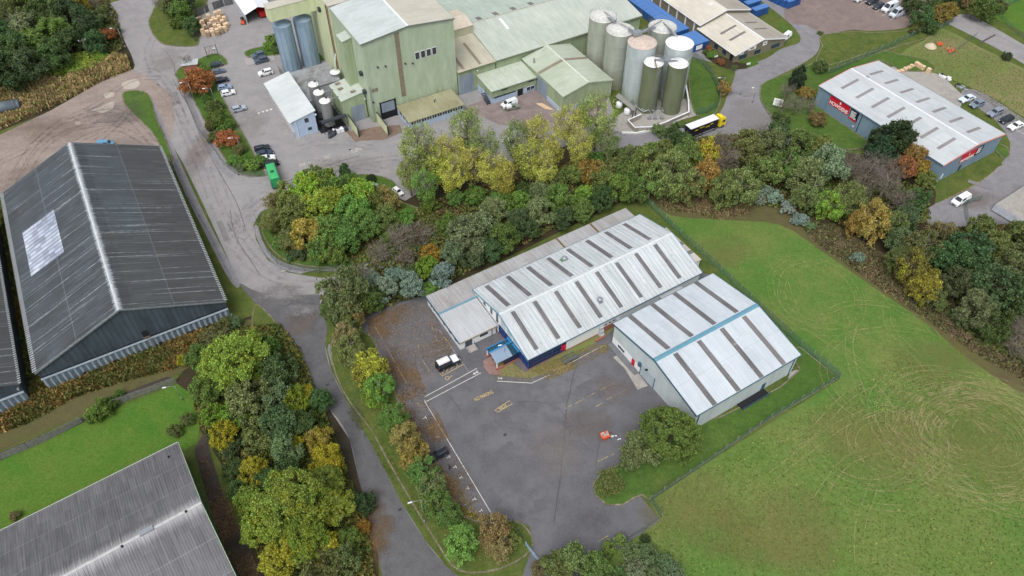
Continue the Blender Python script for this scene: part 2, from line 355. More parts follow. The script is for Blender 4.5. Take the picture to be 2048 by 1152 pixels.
white_wall = plain('white_render', S(226,228,228), .7, 0, .04, .8)
grey_brickw = plain('painted_block', S(176,180,186), .7, 0, .06, 1)
brick = plain('red_brick', S(158,104,88), .8, 0, .15, 4)
roof_mh = roof_mat('pale_metal_roof', S(202,208,212), S(170,175,176), .42, 'X', .10, .7, moss=S(150,150,140), sheet=(1.02, 11.6, .06))
roof_rh = roof_mat('white_sheet_roof', S(196,204,210), S(178,186,192), .33, 'X', .12, .6, joint=(1, 6.7, S(150,156,160)))
roof_fb = roof_mat('mossy_pale_roof', S(172,173,176), S(146,142,138), .5, 'X', .25, .6, moss=S(126,114,96))
roof_fb2 = roof_mat('pale_ribbed_roof', S(188,192,196), S(170,172,173), .5, 'X', .35, .6)
rl_dark = roof_mat('weathered_rooflight', S(122,119,120), S(92,90,92), .16, 'X', .3, .6, moss=S(160,156,150), sheet=(1.0, 2.0, .12))
rl_mid = roof_mat('grey_rooflight', S(126,122,122), S(108,104,104), .4, 'X', .2, .6)
rl_howd = roof_mat('flat_grey_rooflight', S(142,138,138), S(128,124,124), .4, 'X', .15, .5)
blue_trim = plain('blue_trim', S(98,144,162), .5, 0, .06, 1)
dblue_trim = plain('dark_teal_trim', S(58,92,112), .5, 0, .06, 1)
bright_blue = plain('bright_blue_paint', S(40,130,190), .4, 0, .05, 1)
roof_bw = roof_mat('dark_fibre_cement_roof', S(78,85,91), S(56,59,62), .62, 'X', .2, .65, sheet=(1.1, 3.26, .1), eff=(1, 19.56, .85, S(206,213,218)), joint=(1, 9.78, S(124,130,132)), moss=S(80,74,66), zones=((0,63.4,0,9.8,S(78,78,75),.7),(0,63.4,9.8,17,S(86,94,98),.4),(43.5,60,24,30.5,S(70,76,82),.9),(0,26,9.8,19,S(76,76,74),.5)), lines=(S(160,168,172),.6))
wall_bw = wave_mat('dark_sheet_wall', S(76,88,96), S(58,68,74), 1.1, 'Y', .3, grime=S(32,34,36), gh=(0, 12))
corr_bw = plain('light_corrugated_sheet', S(142,156,166), .6, 0, .12, 1.5)
roof_bl = roof_mat('grey_fibre_cement_roof', S(110,110,113), S(84,84,87), .45, 'X', .15, .7, sheet=(1.1, 3.0, .1), eff=(1, 18.2, 1.9, S(168,168,171)), joint=(1, 6, S(150,150,150)))
wall_bl = wave_mat('green_sheet_wall', S(92,122,92), S(70,98,76), .5, 'Y', .35)
mill_wall = wave_mat('pale_green_cladding', S(178,192,168), S(160,175,150), .42, 'XY', .13, grime=S(112,124,88), gh=(0, 11))
mill_roof = roof_mat('pale_mill_roof', S(192,199,200), S(172,179,175), .6, 'Y', .08, .6, moss=S(176,168,150))
mill_roof2 = roof_mat('sandy_mill_roof', S(190,188,176), S(178,172,158), .6, 'Y', .08, .6)
green_roof = roof_mat('green_white_roof', S(186,193,184), S(166,174,164), .7, 'X', .13, .6, moss=S(150,160,136))
green_roof_y = roof_mat('green_white_roof_cross', S(182,190,174), S(160,170,150), .6, 'Y', .10, .4, moss=S(146,156,128))
tan_roof = roof_mat('tan_sheet_roof', S(186,182,164), S(166,160,142), .6, 'X', .1, .5)
lean_roof = roof_mat('pale_green_lean_roof', S(196,204,196), S(172,180,158), .55, 'X', .35, .6, moss=S(150,140,96))
green_clad = wave_mat('green_cladding', S(164,178,146), S(144,160,128), .4, 'XY', .25, grime=S(104,116,78), gh=(0, 3))
cream_clad = wave_mat('cream_green_cladding', S(206,212,176), S(190,198,160), .5, 'XY', .12)
moss_roof = roof_mat('mossy_office_roof', S(160,158,130), S(136,134,104), .5, 'X', .08, .4, moss=S(118,116,84))
lilac = plain('lilac_blue_paint', S(172,190,212), .6, 0, .05, .8)
door_grey = wave_mat('grey_roller_door', S(146,158,172), S(128,140,154), .35, 'Z', .25)
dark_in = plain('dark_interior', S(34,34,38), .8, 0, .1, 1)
brown_strip = plain('brown_panel', S(134,124,108), .7, 0, .1, 1)
howd_wall = wave_mat('blue_grey_cladding', S(126,148,166), S(112,134,152), .5, 'XY', .35)
howd_roof = roof_mat('white_unit_roof', S(192,197,200), S(174,179,182), .5, 'Y', .16, .6)
red_trim = plain('salmon_trim', S(216,140,128), .5, 0, .04, 1)
sign_red = plain('sign_red', S(196,30,52), .5, 0, .03, 1)
sign_navy = plain('sign_navy', S(26,28,44), .5, 0, .03, 1)
sign_white = plain('sign_white', S(236,236,234), .5, 0, .02, 1)
steel = plain('galvanised_steel', S(156,162,168), .4, .4, .1, 2)
stainless = plain('stainless_tank', S(158,158,158), .35, .5, .12, 1.5)
dsteel = plain('dark_steel', S(70,76,82), .5, .3, .1, 2)
twin_m = wave_mat('blue_grey_silo', S(142,162,178), S(122,144,162), .35, 'Z', .12)
silo_g = wave_mat('pale_green_silo', S(160,166,155), S(136,142,130), 40, 'Z', 0, grime=S(112,116,84), gh=(0, 16))
silo_w = wave_mat('white_blue_silo', S(180,189,190), S(156,167,168), 40, 'Z', 0, grime=S(130,144,118), gh=(0, 10))
silo_o = wave_mat('olive_silo', S(112,120,94), S(98,107,82), 40, 'Z', 0)
silo_top = plain('silo_top_weathered', S(206,206,200), .5, 0, .12, 1.2)
silo_topr = plain('silo_top_rusty', S(200,184,172), .5, 0, .16, 1.6)
silo_topw = plain('silo_top_white', S(232,232,230), .5, 0, .04, 1)
block_w = wave_mat('board_marked_concrete', S(168,162,154), S(140,134,126), .6, 'XY', .3)
white_wall2 = plain('off_white_paint', S(218,220,216), .6, 0, .04, 1)
ibm = plain('brown_brick', S(128,122,104), .85, 0, .15, 3)
brickroof = roof_mat('pale_office_roof', S(206,202,190), S(186,180,166), .5, 'X', .1, .6)
brickroof2 = roof_mat('grey_office_roof', S(172,166,154), S(152,146,136), .5, 'X', .1, .6)
cont_blue = wave_mat('container_blue', S(46,92,156), S(38,74,130), .35, 'XY', .35)
cont_top = roof_mat('container_roof_blue', S(86,128,186), S(60,100,160), .6, 'X', .1, .4)
tarp_w = plain('white_sheeting', S(226,228,232), .5, 0, .05, .6)
wood = plain('pallet_wood', S(222,194,160), .8, 0, .15, 2)
wood2 = plain('old_pallet_wood', S(164,146,124), .8, 0, .15, 2)
wood_grey = wave_mat('grey_timber', S(104,106,106), S(82,84,84), .5, 'X', .4)
def win_mat():
    n = N('window_glass'); return n.done(n.mix(n.noise(.6), S(36,44,56), S(60,72,88)), .15, 0, .6)
glassm = win_mat()
nb = N('blue_glazing'); blue_glass = nb.done(nb.mix(nb.noise(.5), S(18,24,48), S(30,42,78)), .15, 0, .6)
frame_w = plain('white_frame', S(224,226,230), .5, 0, .03, 1)
tankm = plain('old_tank_steel', S(110,120,128), .45, .2, .12, .5)
npn = N('vehicle_paint'); oi = npn.n('ObjectInfo'); paint = npn.done(oi.outputs['Color'], .3, .1, .5)
tyre = plain('tyre_rubber', S(30,30,32), .8, 0, .1, 2)
rimm = plain('alloy_rim', S(150,152,156), .4, .5, .05, 2)
carglass = N('car_glass'); carglass = carglass.done(S(40,46,54), .08, 0, .7)
lampw = plain('headlamp_lens', S(220,224,228), .2, 0, .02, 1)
lampr = plain('tail_lamp_lens', S(170,24,24), .3, 0, .02, 1)
black_pl = plain('black_plastic', S(28,28,30), .6, 0, .05, 1)
orange_m = plain('orange_paint', S(206,92,58), .5, 0, .08, 1)
red_m = plain('red_paint', S(168,30,34), .5, 0, .1, 1)
yellow_m = plain('yellow_paint', S(232,208,40), .4, 0, .04, 1)
gtruck = plain('truck_green', S(64,168,104), .45, 0, .06, .8)
def mesh_mat(name, col, a):
    n = N(name); return n.done(col, .7, 0, .1, alpha=a)
chain = mesh_mat('chain_link', S(104,118,112), .30); chain_g = mesh_mat('green_mesh', S(84,116,104), .42); post_m = plain('fence_post', S(140,148,142), .6, 0, .08, 2); dpost = plain('dark_fence_post', S(86,92,92), .6, 0, .08, 2)
# leaves: object colour, with part of the crown turned to autumn colour (object alpha); no two leaves quite alike
def leaf_material(name, turn_col, dark=.62):
    n = N(name); oi = n.n('ObjectInfo'); ge = n.n('NewGeometry'); rnd = ge.outputs['Random Per Island']
    off = n.n('VectorMath'); off.operation = 'ADD'; n.l(n.obj, off.inputs[0]); cb = n.n('CombineXYZ'); n.set(cb.inputs[0], n.math('MULTIPLY', oi.outputs['Random'], 50)); n.l(cb.outputs[0], off.inputs[1])
    f = n.noise(1.7, 3, .6, off.outputs[0]); f = n.math('ADD', f, n.math('MULTIPLY', n.math('SUBTRACT', rnd, .5), .42))
    t = n.math('SUBTRACT', oi.outputs['Alpha'], f); t = n.ramp(t, -.06, .08)
    c0 = n.mix(n.ramp(n.noise(4.5, 3, .6, off.outputs[0]), .42, .62, 0, .45), oi.outputs['Color'], n.mix(.6, oi.outputs['Color'], S(100,94,58))); c = n.mix(t, c0, turn_col)
    br = n.ramp(n.math('FRACT', n.math('MULTIPLY', rnd, 13.7)), 0, 1, .42, 1.55); m = n.n('VectorMath'); m.operation = 'SCALE'; n.l(c, m.inputs[0]); n.set(m.inputs['Scale'], br)
    n.done(m.outputs[0], .75, 0, .12); tl = n.n('BsdfTranslucent'); n.l(m.outputs[0], tl.inputs[0]); mx = n.n('MixShader'); mx.inputs[0].default_value = .42; n.l(n.b.outputs[0], mx.inputs[1]); n.l(tl.outputs[0], mx.inputs[2]); n.l(mx.outputs[0], n.out.inputs[0])
    return n.m
leaf_y = leaf_material('leaves_turning_yellow', S(172,166,56)); leaf_o = leaf_material('leaves_turning_orange', S(166,122,64)); leaf_g = leaf_material('leaves_turning_olive', S(128,118,72))
bark = plain('bark', S(96,86,74), .9, 0, .2, 3); bark_p = plain('pale_bark', S(136,128,116), .9, 0, .2, 3)
twigm = plain('bare_twigs', S(126,118,108), .9, 0, .2, 2)
# ---------------------------------------------------------------- ground
m = MB(); m.P([(-1200,-200,0),(1200,-200,0),(1200,1600,0),(-1200,1600,0)]); tag(m.build('terrain', grass_d), 'rough green ground between the yards', 'ground', None, 'structure')
Z = [.02]
def sh(name, px, mat, label, sm=0, cat='ground', dz=.002, kind='structure'):
    Z[0] += dz; return sheet(name, px, Z[0], mat, label, cat, sm, kind)
# bare earth and woodland floors
sh('field', [1288,398,1400,420,1500,418,1600,455,1700,500,1800,560,1900,640,2080,760,2200,900,2300,1250,1150,1250,1230,1105,1320,1040,1300,1003,1400,935,1680,758,1600,690,1440,545,1345,455], grass_f, 'large green field scored with curved tan tyre tracks', 0)
sh('woodland_floor', [760,390,860,370,1000,330,1240,262,1450,250,1560,265,1680,300,1860,360,1870,440,1960,470,2080,500,2080,740,1960,660,1820,560,1700,490,1600,440,1500,410,1290,395,1200,425,850,595,720,640,640,620,660,560,760,500], soil, 'brown leaf-strewn floor under the belt of trees', 3)
sh('scrub_ground', [1300,385,1400,378,1520,375,1600,420,1700,470,1800,560,1900,640,1960,700,2080,790,2080,810,1940,720,1850,645,1740,570,1640,500,1560,450,1450,440,1340,430], scrubg, 'brown scrubby margin along the field', 3)
sh('scrub_ground', [-60,60,200,-20,262,100,265,150,235,170,120,215,0,262,-60,285], soil, 'dark floor under the trees at the top left corner', 2)
sh('scrub_ground', [352,760,480,640,600,640,700,880,760,1180,520,1180,480,1000,400,860], soil, 'leafy floor under the big roadside maples', 2)
sh('scrub_ground', [-60,850,60,800,110,790,260,735,470,640,500,660,360,745,250,790,120,850,-60,920], scrubg, 'strip of rust brown weeds below the black barn', 2)
sh('path', [-60,925,0,905,60,880,130,850,200,818,240,790,330,755,335,762,250,800,205,830,120,872,0,925,-60,950], path_dark, 'dark cinder path beside the timber fence', 2)
sh('lawn', [-60,945,0,922,168,845,355,768,385,790,400,850,395,885,370,900,355,884,0,1065,-60,1090], grass_lawn, 'bright green lawn between the fence and the grey roof', 0)
sh('path', [388,900,405,870,412,868,425,920,450,1000,500,1100,545,1200,470,1200,430,1050], path_dark, 'dark leaf-strewn service path beside the green wall', 0)
# roads and yards
sh('road', [180,18,215,8,262,-6,330,-40,560,-60,700,-60,700,0,1180,80,1240,262,1000,330,860,372,810,402,795,395,790,365,745,348,700,352,640,372,560,402,520,425,507,450,512,480,535,520,575,545,640,556,690,552,760,500,870,450,880,470,780,530,700,560,655,575,640,610,655,655,650,690,662,740,692,800,720,850,760,920,800,1000,850,1080,890,1130,915,1180,780,1200,765,1150,745,1060,718,960,700,880,660,820,580,780,570,700,560,660,520,615,480,570,462,530,430,460,400,395,368,330,345,290,322,238,300,195,285,188,262,175,262,150,270,130,262,108,245,75,222,40], asph_est, 'pale grey estate road and mill yard', 0, 'road')
sh('road', [478,566,520,585,600,590,640,590,640,610,655,655,650,690,662,740,692,800,720,850,760,920,800,1000,850,1080,890,1130,960,1200,780,1200,765,1150,745,1060,718,960,700,880,660,820,590,780,575,720,565,660,545,640,510,605], asph_low, 'darker lower stretch of estate road past the car park', 3, 'road')
sh('road', [1180,300,1240,262,1330,250,1400,262,1440,225,1455,190,1470,150,1462,140,1425,125,1380,112,1395,98,1430,112,1480,130,1530,118,1562,98,1600,84,1592,60,1560,30,1520,0,1490,-30,1570,-30,1590,5,1620,40,1636,60,1640,85,1632,108,1600,130,1560,150,1530,165,1520,185,1522,205,1545,240,1575,270,1640,300,1600,330,1500,310,1400,290,1300,290,1200,310], asph_grey, 'grey estate road junction beside the silos', 3, 'road')
sh('road', [1900,30,1940,28,2000,62,2060,97,2200,175,2200,225,2060,135,1990,95,1925,62,1880,40,1800,-10,1700,-60,1760,-60,1850,0], asph_est, 'straight public road at the top right corner', 0, 'road')
sh('yard', [1860,450,1850,420,1900,395,1960,365,2010,318,2020,285,1990,240,1920,190,1946,178,1998,205,2060,246,2200,330,2200,640,2060,520,2000,490,1940,470], asph_grey, 'grey yard in front of the blue-grey unit', 2, 'yard')
sh('yard', [1780,135,1850,120,1930,195,1920,215,1880,200], conc, 'pale concrete slab beside the blue-grey unit', 0, 'yard')
sh('yard', [1570,40,1600,-30,1860,-40,1850,20,1828,45,1800,58,1740,62,1700,60,1660,68,1640,66,1612,50], gravel, 'brown gravel compound where the vans stand', 2, 'yard')
sh('dirt_yard', [-60,290,0,270,100,222,200,165,262,138,290,150,345,190,350,240,330,330,300,420,-60,420,-60,520,-200,520,-200,300], dirt, 'brown churned dirt yard behind the black barn', 0, 'yard')
sh('car_park', [718,640,760,610,850,592,1400,690,1400,840,1300,870,1252,905,1256,922,1205,942,1188,968,1192,992,1215,1010,1245,1008,1278,990,1322,1040,1235,1100,1150,1160,1100,1220,1020,1220,1045,1150,1068,1085,1058,1052,1030,1040,960,1034,900,1000,850,922,800,850,768,772,745,700], asph_park, 'dark grey car park in front of the white hall', 0, 'car park')
sh('pavement', [632,540,600,548,560,536,532,512,515,480,508,455,516,452,524,480,545,510,575,528,640,540,700,534,700,546], asph_grey, 'grey pavement round the foot of the tree island', 2, 'pavement')
sh('pavement', [380,185,398,235,430,300,455,340,470,352,462,358,440,338,412,292,385,235,368,190], asph_grey, 'narrow pavement beside the mill fence', 2, 'pavement')
sh('pavement', [664,690,684,750,715,800,742,835,790,912,840,1000,890,1085,930,1130,918,1132,876,1085,826,1005,776,915,730,840,700,800,672,750,655,700], asph_grey, 'broken pavement along the car park hedge', 2, 'pavement')
sh('pavement', [305,195,318,225,350,300,388,385,430,470,470,545,480,570,472,575,450,545,412,470,372,390,338,310,312,235,298,200], asph_grey, 'mossy pavement beside the black barn', 2, 'pavement')
# grassed islands with kerbs
IZ = [.14]
def island(px, mat, label, sm=3, kerb=True, z=None, name='verge'):
    IZ[0] += .0015; z = IZ[0]
    sheet(name, px, z, mat, label, 'grass', sm, 'structure', skirt=z)
    if kerb: ribbon('kerb', px, .32, z+.02, kerbm, 'kerb of the '+label, 'kerb', .14, True, sm)
grassr = ground_mat('rough_grass', [S(100,116,62), S(140,124,96), S(92,124,56), S(122,106,80)], (.05, .2, 2))
island([248,185,285,183,302,198,312,235,328,270,345,318,338,322,325,300,305,265,275,235,250,208], grass_b, 'grass wedge between dirt yard and estate road')
island([304,28,330,-10,420,-30,400,40,398,85,385,93,345,92,322,86,305,66,298,45], grass_d, 'grass corner by the stacked pallets')
island([350,150,372,128,400,118,425,108,445,112,455,128,432,138,432,160,455,215,480,255,520,330,530,352,505,352,478,345,452,320,425,275,398,220,375,180], grass_b, 'long grass bed between the mill car park and road', 2)
island([490,105,505,98,520,95,555,88,575,105,540,112,512,116,495,114], grass_b, 'small grass island beside the parked dark cars')
island([528,425,560,402,640,372,700,352,745,350,785,362,800,385,795,402,870,430,860,455,770,500,700,534,640,535,580,525,545,500,525,465], grass_b, 'round tree-covered island between the two roads', 2)
island([1372,118,1400,125,1425,145,1440,175,1440,205,1425,232,1395,232,1382,205,1378,160], grass_b, 'curved lawn beside the tall silos')
island([1522,172,1545,158,1600,140,1640,120,1660,130,1700,118,1760,100,1800,110,1850,120,1870,140,1800,142,1758,120,1640,170,1650,225,1735,283,1700,300,1640,290,1580,262,1540,230,1522,200], grass_b, 'grass round the blue-grey unit', 2)
island([1640,72,1700,64,1745,66,1810,62,1850,52,1870,70,1800,92,1740,112,1690,128,1650,140,1632,120,1645,92], grass_d, 'rough green bank below the gravel compound', 2)
sh('rough_ground', [1790,118,1850,80,1880,55,1960,95,2100,165,2200,230,2200,320,2060,243,1998,203,1946,177,1880,150], grassr, 'rough grass and bare soil beside the public road', 2)
sh('lawn', [1945,22,1990,10,2050,-20,2200,-20,2200,140,2060,72,1990,38], grass_lawn, 'bright field beyond the public road', 0)
sh('verge', [1560,55,1572,70,1585,78,1590,68,1575,52,1562,44], grass_b, 'grass patch beside the small white van', 2)
sh('verge', [1468,135,1492,138,1518,128,1505,112], grass_b, 'small lawn at the brick office corner', 1)
sh('flower_bed', [1408,98,1440,112,1475,125,1495,128,1490,138,1455,138,1425,125,1408,110], soil, 'planted bed by the brick office entrance', 2)
island([512,610,530,622,552,645,562,658,530,672,505,650], grass_d, 'grass triangle beside the road mouth')
sh('footway', [530,672,562,660,578,700,582,740,560,720,545,700], asph_grey, 'cracked grey footway stub among the trees', 1)
island([735,668,752,690,765,730,790,790,828,860,855,920,885,975,930,1035,980,1045,1030,1042,1055,1060,1066,1086,1050,1112,1000,1138,940,1146,905,1132,880,1095,830,1015,775,920,742,860,700,805,672,750,662,690,690,655], grass_d, 'long planted strip of birches round the car park', 2)
island([1253,906,1300,870,1390,845,1440,835,1560,775,1600,740,1575,700,1600,695,1676,757,1540,838,1400,932,1298,1000,1285,990,1270,995,1245,1010,1215,1010,1192,992,1187,968,1205,943,1256,923], grass_b, 'mown grass round the white warehouse', 1)
island([1930,262,1998,288,2014,296,2018,310,2005,318,1990,300,1960,285], grass_b, 'small grass corner by the blue-grey unit', 2, True)
sh('verge', [1880,385,1900,370,1960,340,2000,322,2005,330,1960,350,1915,378,1885,395], grass_d, 'strip of grass along the blue-grey wall', 0)
sh('shrub_bed', [1288,402,1276,425,1345,465,1400,520,1440,560,1470,580,1600,700,1640,720,1600,690,1440,545,1345,455], grass_b, 'grass margin inside the green fence', 0)
sh('shrub_bed', [1208,425,1262,408,1292,404,1345,458,1440,545,1425,550,1404,545,1280,432], grass_d, 'grass behind the white hall', 0)
sh('planting_bed', [985,735,1010,715,1050,745,1160,685,1230,640,1240,650,1150,715,1065,757,1000,752], grassr, 'weedy strip along the white hall wall', 1)
sh('apron', [1226,715,1250,738,1275,780,1296,772,1262,728,1246,705], conc, 'concrete apron at the warehouse shutter', 0)
sh('forecourt', [985,712,1000,735,1003,752,978,748,968,735,966,722], plain('red_paving', S(142,114,108), .8, 0, .1, 2), 'red paved forecourt at the blue canopy', 1)
sh('path', [1580,745,1600,740,1605,750,1590,768,1572,775,1565,778,1575,765], conc, 'curved concrete path at the warehouse corner', 2)
sh('footing', [1296,640,1396,595,1420,550,1400,545,1300,590], asph_park, 'dark passage between hall and warehouse', 0)
sh('loading_pit', [712,285,718,282,768,280,805,265,800,250,745,255,715,262,706,262,690,262], plain('stained_concrete', S(124,106,94), .85, 0, .14, 1), 'rust stained concrete ramp at the loading doors', 0)
sh('silo_pad', [1212,255,1230,235,1262,215,1290,190,1385,200,1392,232,1290,262,1250,268], conc, 'pale concrete pad under the silos', 0)
sh('yard', [925,215,1000,190,1110,165,1150,210,1210,170,1215,235,1120,262,1000,250], ground_mat('yard_brown', [S(134,122,120), S(122,110,108), S(146,136,132), S(112,100,98)], (.05,.3,3)), 'brownish yard between office and green sheds', 0)
# surface stains, litter and moss as thin sheets
Z[0] = .15
def st(px, mat, label, name='leaf_litter', sm=2): Z[0] += .004; return sheet(name, px, Z[0], mat, label, 'leaf litter', sm, 'structure')
Z[0] = .30-.15
st([735,640,850,600,880,650,905,700,880,720,830,720,860,800,870,900,830,860,790,790,760,700], leaf_brown, 'brown fallen leaves over the upper car park bays')
st([800,780,850,780,900,880,960,990,985,1030,930,1030,880,960,830,880], leaf_brown, 'brown fallen leaves along the birch hedge')
st([680,760,700,790,780,910,850,1030,905,1125,890,1125,830,1040,760,925,690,820,665,760], moss_gr, 'green moss creeping over the broken pavement', 'moss')
st([985,700,1060,735,1180,690,1220,700,1100,760,1000,760,975,745], leaf_tan, 'tan moss round the hall entrance', 'moss')
st([395,905,440,960,520,1150,480,1150,430,1050], leaf_brown, 'yellow leaves on the dark service path')
def blot(px, py, rx, ry, mat, label, name='stain', ang=0, z=.2):
    g = G(px, py); k = depth(g)/F; m = MB(); m.P([(math.cos(t*.262), math.sin(t*.262), 0) for t in range(24)]); o = m.build(name, mat); o.location = (g.x, g.y, z+.0006*(len(bpy.data.objects) % 60)); o.scale = (rx*k, ry*k*1.3, 1); o.rotation_euler = (0, 0, R(ang)); tag(o, label, 'ground stain', None, 'structure')
for a in ((1175,850,60,40,b_mud,'brown dusty patch by the orange bin'),(1110,900,70,60,b_pale,'pale patch in the car park centre'),(1230,780,50,30,b_mud,'brown dust before the warehouse'),(1180,1040,50,30,b_dark,'damp patch at the car park mouth'),  # the car park centre is simply toned paler than its edges
 (700,330,90,28,b_pale,'pale dust sweep below the mill'),(620,370,60,22,b_dark,'dark oily sweep beside the bin lorry'),(900,330,90,30,b_dark,'dark wheel-polished patch behind the poplars'),(330,120,45,50,b_pale,'pale dust on the road junction'),(400,300,30,80,b_mud,'brown dust down the estate road'),(560,590,70,26,b_pale,'pale dust on the road bend'),(500,250,50,40,b_pale,'pale dust in the mill car park'),
 (600,640,40,40,b_mud,'brown cracks at the road mouth'),(560,590,70,22,b_est,'worn pale asphalt fading into the dark road'),(600,620,50,22,b_est,'thin worn asphalt at the road mouth'),(740,1080,50,90,b_leaf,'leaves drifted on the lower road edge'),(700,880,30,100,b_dark,'dark strip along the lower road'),(1500,230,60,50,b_pale,'pale dust at the silo junction'),(1950,400,60,30,b_mud,'rusty soil on the unit yard edge'),(1990,450,60,26,b_dark,'dark ash patch in the right hand yard'),
 (100,260,110,40,b_mud,'rusty mud sweep in the dirt yard'),(230,230,80,40,b_dark,'wet dark mud at the yard mouth'),(60,360,60,50,b_mud,'rusty mud near the black barn'),(250,290,60,30,b_pale,'pale dry mud behind the barn')): blot(*a)
for a in ((1940,870,190,130,b_dry,'yellowed grass where cars have spun'),(1740,880,130,90,b_dry,'yellowed grass in the middle field'),(1400,1030,130,80,b_dry,'dry brownish grass below the corner fence'),(1560,1060,150,80,b_dry,'dry mottled grass in the lower field'),(1880,720,120,60,b_dry,'yellowing grass below the bracken'),(1450,500,60,40,b_dry,'brownish grass at the field top')): blot(*a, name='grass_patch')
# puddles and muddy hollows
for px, lb in (([243,167,255,161,272,159,280,165,276,175,262,179,248,178], 'round pale mud hollow at the yard mouth'), ([181,221,200,215,212,209,226,204,230,210,224,219,206,227,195,224], 'long brown puddle in the dirt yard'),
               ([208,190,218,185,230,187,226,194,212,197], 'small pale puddle beside the long one'), ([150,246,158,243,162,247,155,251], 'tiny puddle in the churned dirt')):
    Z[0] += .004; sheet('puddle', px, .10+Z[0]*.1, mud, lb, 'puddle', 3)
# tyre marks
rnd = random.Random(4)
def arcs(name, mat, cx, cy, rr, n, wd, z, lab, a=(0, 6.28), span=(1.2, 4.5), jit=2.5, el=.85, rot=0):
    m = MB(); c = G(cx, cy)
    for i in range(n):
        r = rnd.uniform(*rr); a0 = rnd.uniform(*a); sp = rnd.uniform(*span); ox, oy = rnd.gauss(0, jit), rnd.gauss(0, jit)
        for off in (0, 1.5):
            P = []
            for k in range(26):
                t = a0 + sp*k/25; x, y = math.cos(t)*(r+off), math.sin(t)*(r+off)*el
                P.append((c.x+ox+x*math.cos(rot)-y*math.sin(rot), c.y+oy+x*math.sin(rot)+y*math.cos(rot)))
            ribbon_mb(m, P, wd*rnd.uniform(.6, 1.3), z+i*.0007+off*.0002)
    o = m.build(name, mat); tag(o, lab, 'tyre tracks', None, 'structure')
arcs('tyre_track', track_y, 1925, 865, (3.5, 17), 26, .2, .26, 'dense rings of tan tyre tracks in the right field', jit=1.6)
arcs('tyre_track', track_y, 2010, 905, (6, 19), 18, .2, .30, 'wide tan tyre rings at the right edge', jit=2)
arcs('tyre_track', track_y, 1735, 880, (7, 15), 5, .2, .33, 'fainter tyre rings in the middle of the field', jit=2.5)
arcs('tyre_track', track_y, 1630, 590, (8, 9.5), 2, .18, .34, 'long looping tyre track behind the warehouse', span=(3.5, 5.8), jit=.5, el=1.15)
arcs('tyre_track', track_y, 1790, 730, (12, 16), 3, .2, .35, 'curving tyre tracks crossing the upper field', span=(1.4, 2.6), a=(0, 1.6), jit=3)
def strk(px, wd, mat, lab, z=.27, sm=5, tw=1.6, name='tyre_track'):
    m = MB(); pts = smooth(pairs(px), sm, False); P = [tuple(G(x, y)[:2]) for x, y in pts]
    Q = []
    for i in range(len(P)):
        a = Vector(P[max(i-1,0)]); b = Vector(P[min(i+1,len(P)-1)]); d = (b-a).normalized(); Q.append((P[i][0]-d.y*tw, P[i][1]+d.x*tw))
    ribbon_mb(m, P, wd, z); ribbon_mb(m, Q, wd, z+.001)
    tag(m.build(name, mat), lab, 'tyre tracks', None, 'structure')
for i, px in enumerate(([1735,575,1762,610,1768,650,1790,680,1830,720,1860,760], [1560,560,1590,640,1640,680,1700,720,1760,780,1800,830,1890,860], [1730,1152,1726,1100,1730,1050,1760,960], [1550,960,1640,890,1700,850,1780,820], [1560,900,1620,880,1700,800,1760,770], [1860,780,1980,830,2060,900], [1700,640,1690,700,1720,800,1790,880,1900,930], [1990,1000,2030,990,2080,1010], [1640,1010,1700,930,1790,900], [1600,640,1570,600,1580,550,1640,530])):
    strk(px, .2, track_y, 'single pair of tan wheel lines across the field', .31+.004*i)
Z[0] = 0
for i, px in enumerate(([300,170,330,200,360,260,395,340,430,430,480,520,560,570,640,575], [310,60,290,110,310,160,350,220,400,320], [270,150,300,145,330,170,350,215,365,260], [0,330,60,300,120,250,200,210,262,165,320,160], [30,370,60,310,110,260,170,235,240,230,300,290], [60,345,90,300,150,262,240,250], [100,330,150,290,230,262,300,300], [600,300,650,290,700,292,740,300], [610,330,680,332,760,345], [470,470,520,400,600,370,700,335,800,320,900,320], [450,440,490,480,530,420,620,380,700,340], [470,500,500,430,560,392], [860,420,900,380,960,350], [150,300,190,290,250,240,290,180], [420,330,450,420,500,500,560,560])):
    dy = px[0] < 330 and i in (3,4,5,6,13)
    strk(px, .6 if dy else .7, trackd if dy else tyre_m, 'dark curved wheel marks on the '+('dirt yard' if dy else 'pale road'), .145+.003*i, 6, 1.9)
# painted lines
Z[0] = .16
def line(pts, wd=.12, mat=None, label='painted line', z=.155, name='road_marking'):
    m = MB()
    for seg in pts: ribbon_mb(m, [tuple(G(x, y)[:2]) for x, y in pairs(seg)], wd, z)
    tag(m.build(name, mat or white_p), label, 'road marking', None, 'structure')
E5 = lambda *a: [850+v/7.68 if i % 2 == 0 else 660+v/7.68 for i, v in enumerate(a)]
line([E5(0,1030,800,595)], .13, None, 'white line of the footpath lane, hall side')
line([E5(0,1115,860,665)], .13, None, 'white line of the footpath lane, yard side')
line([[850,806,849,800,851,806,983,1028]], .13, None, 'long white line beside the lower parking bays')
line([[994,763,1063,767,1100,750]], .13, None, 'white line bending round the hall corner')
line([[1106,743,1125,735],[1125,735,1208,691,1212,694]], .13, None, 'white line from hall corner to warehouse')
line([E5(465,355,680,660), E5(380,240,465,355)], .13, whi_w, 'white line ending the first row of bays')
line([E5(340,250,380,235), E5(260,135,300,115), E5(175,15,215,0), E5(215,0,270,75), E5(300,120,375,220), E5(110,205,145,185), E5(185,330,235,310), E5(420,375,465,355), E5(120,505,135,525,170,512)], .12, yel_w, 'broken bay marks beside the low white block', .156)
line([E5(205,635,262,715,580,540), E5(215,645,310,600), E5(262,690,290,625), E5(325,660,355,590), E5(400,620,435,545), E5(485,580,520,500)], .12, yel_p, 'yellow hatching beside the boxy car', .157)
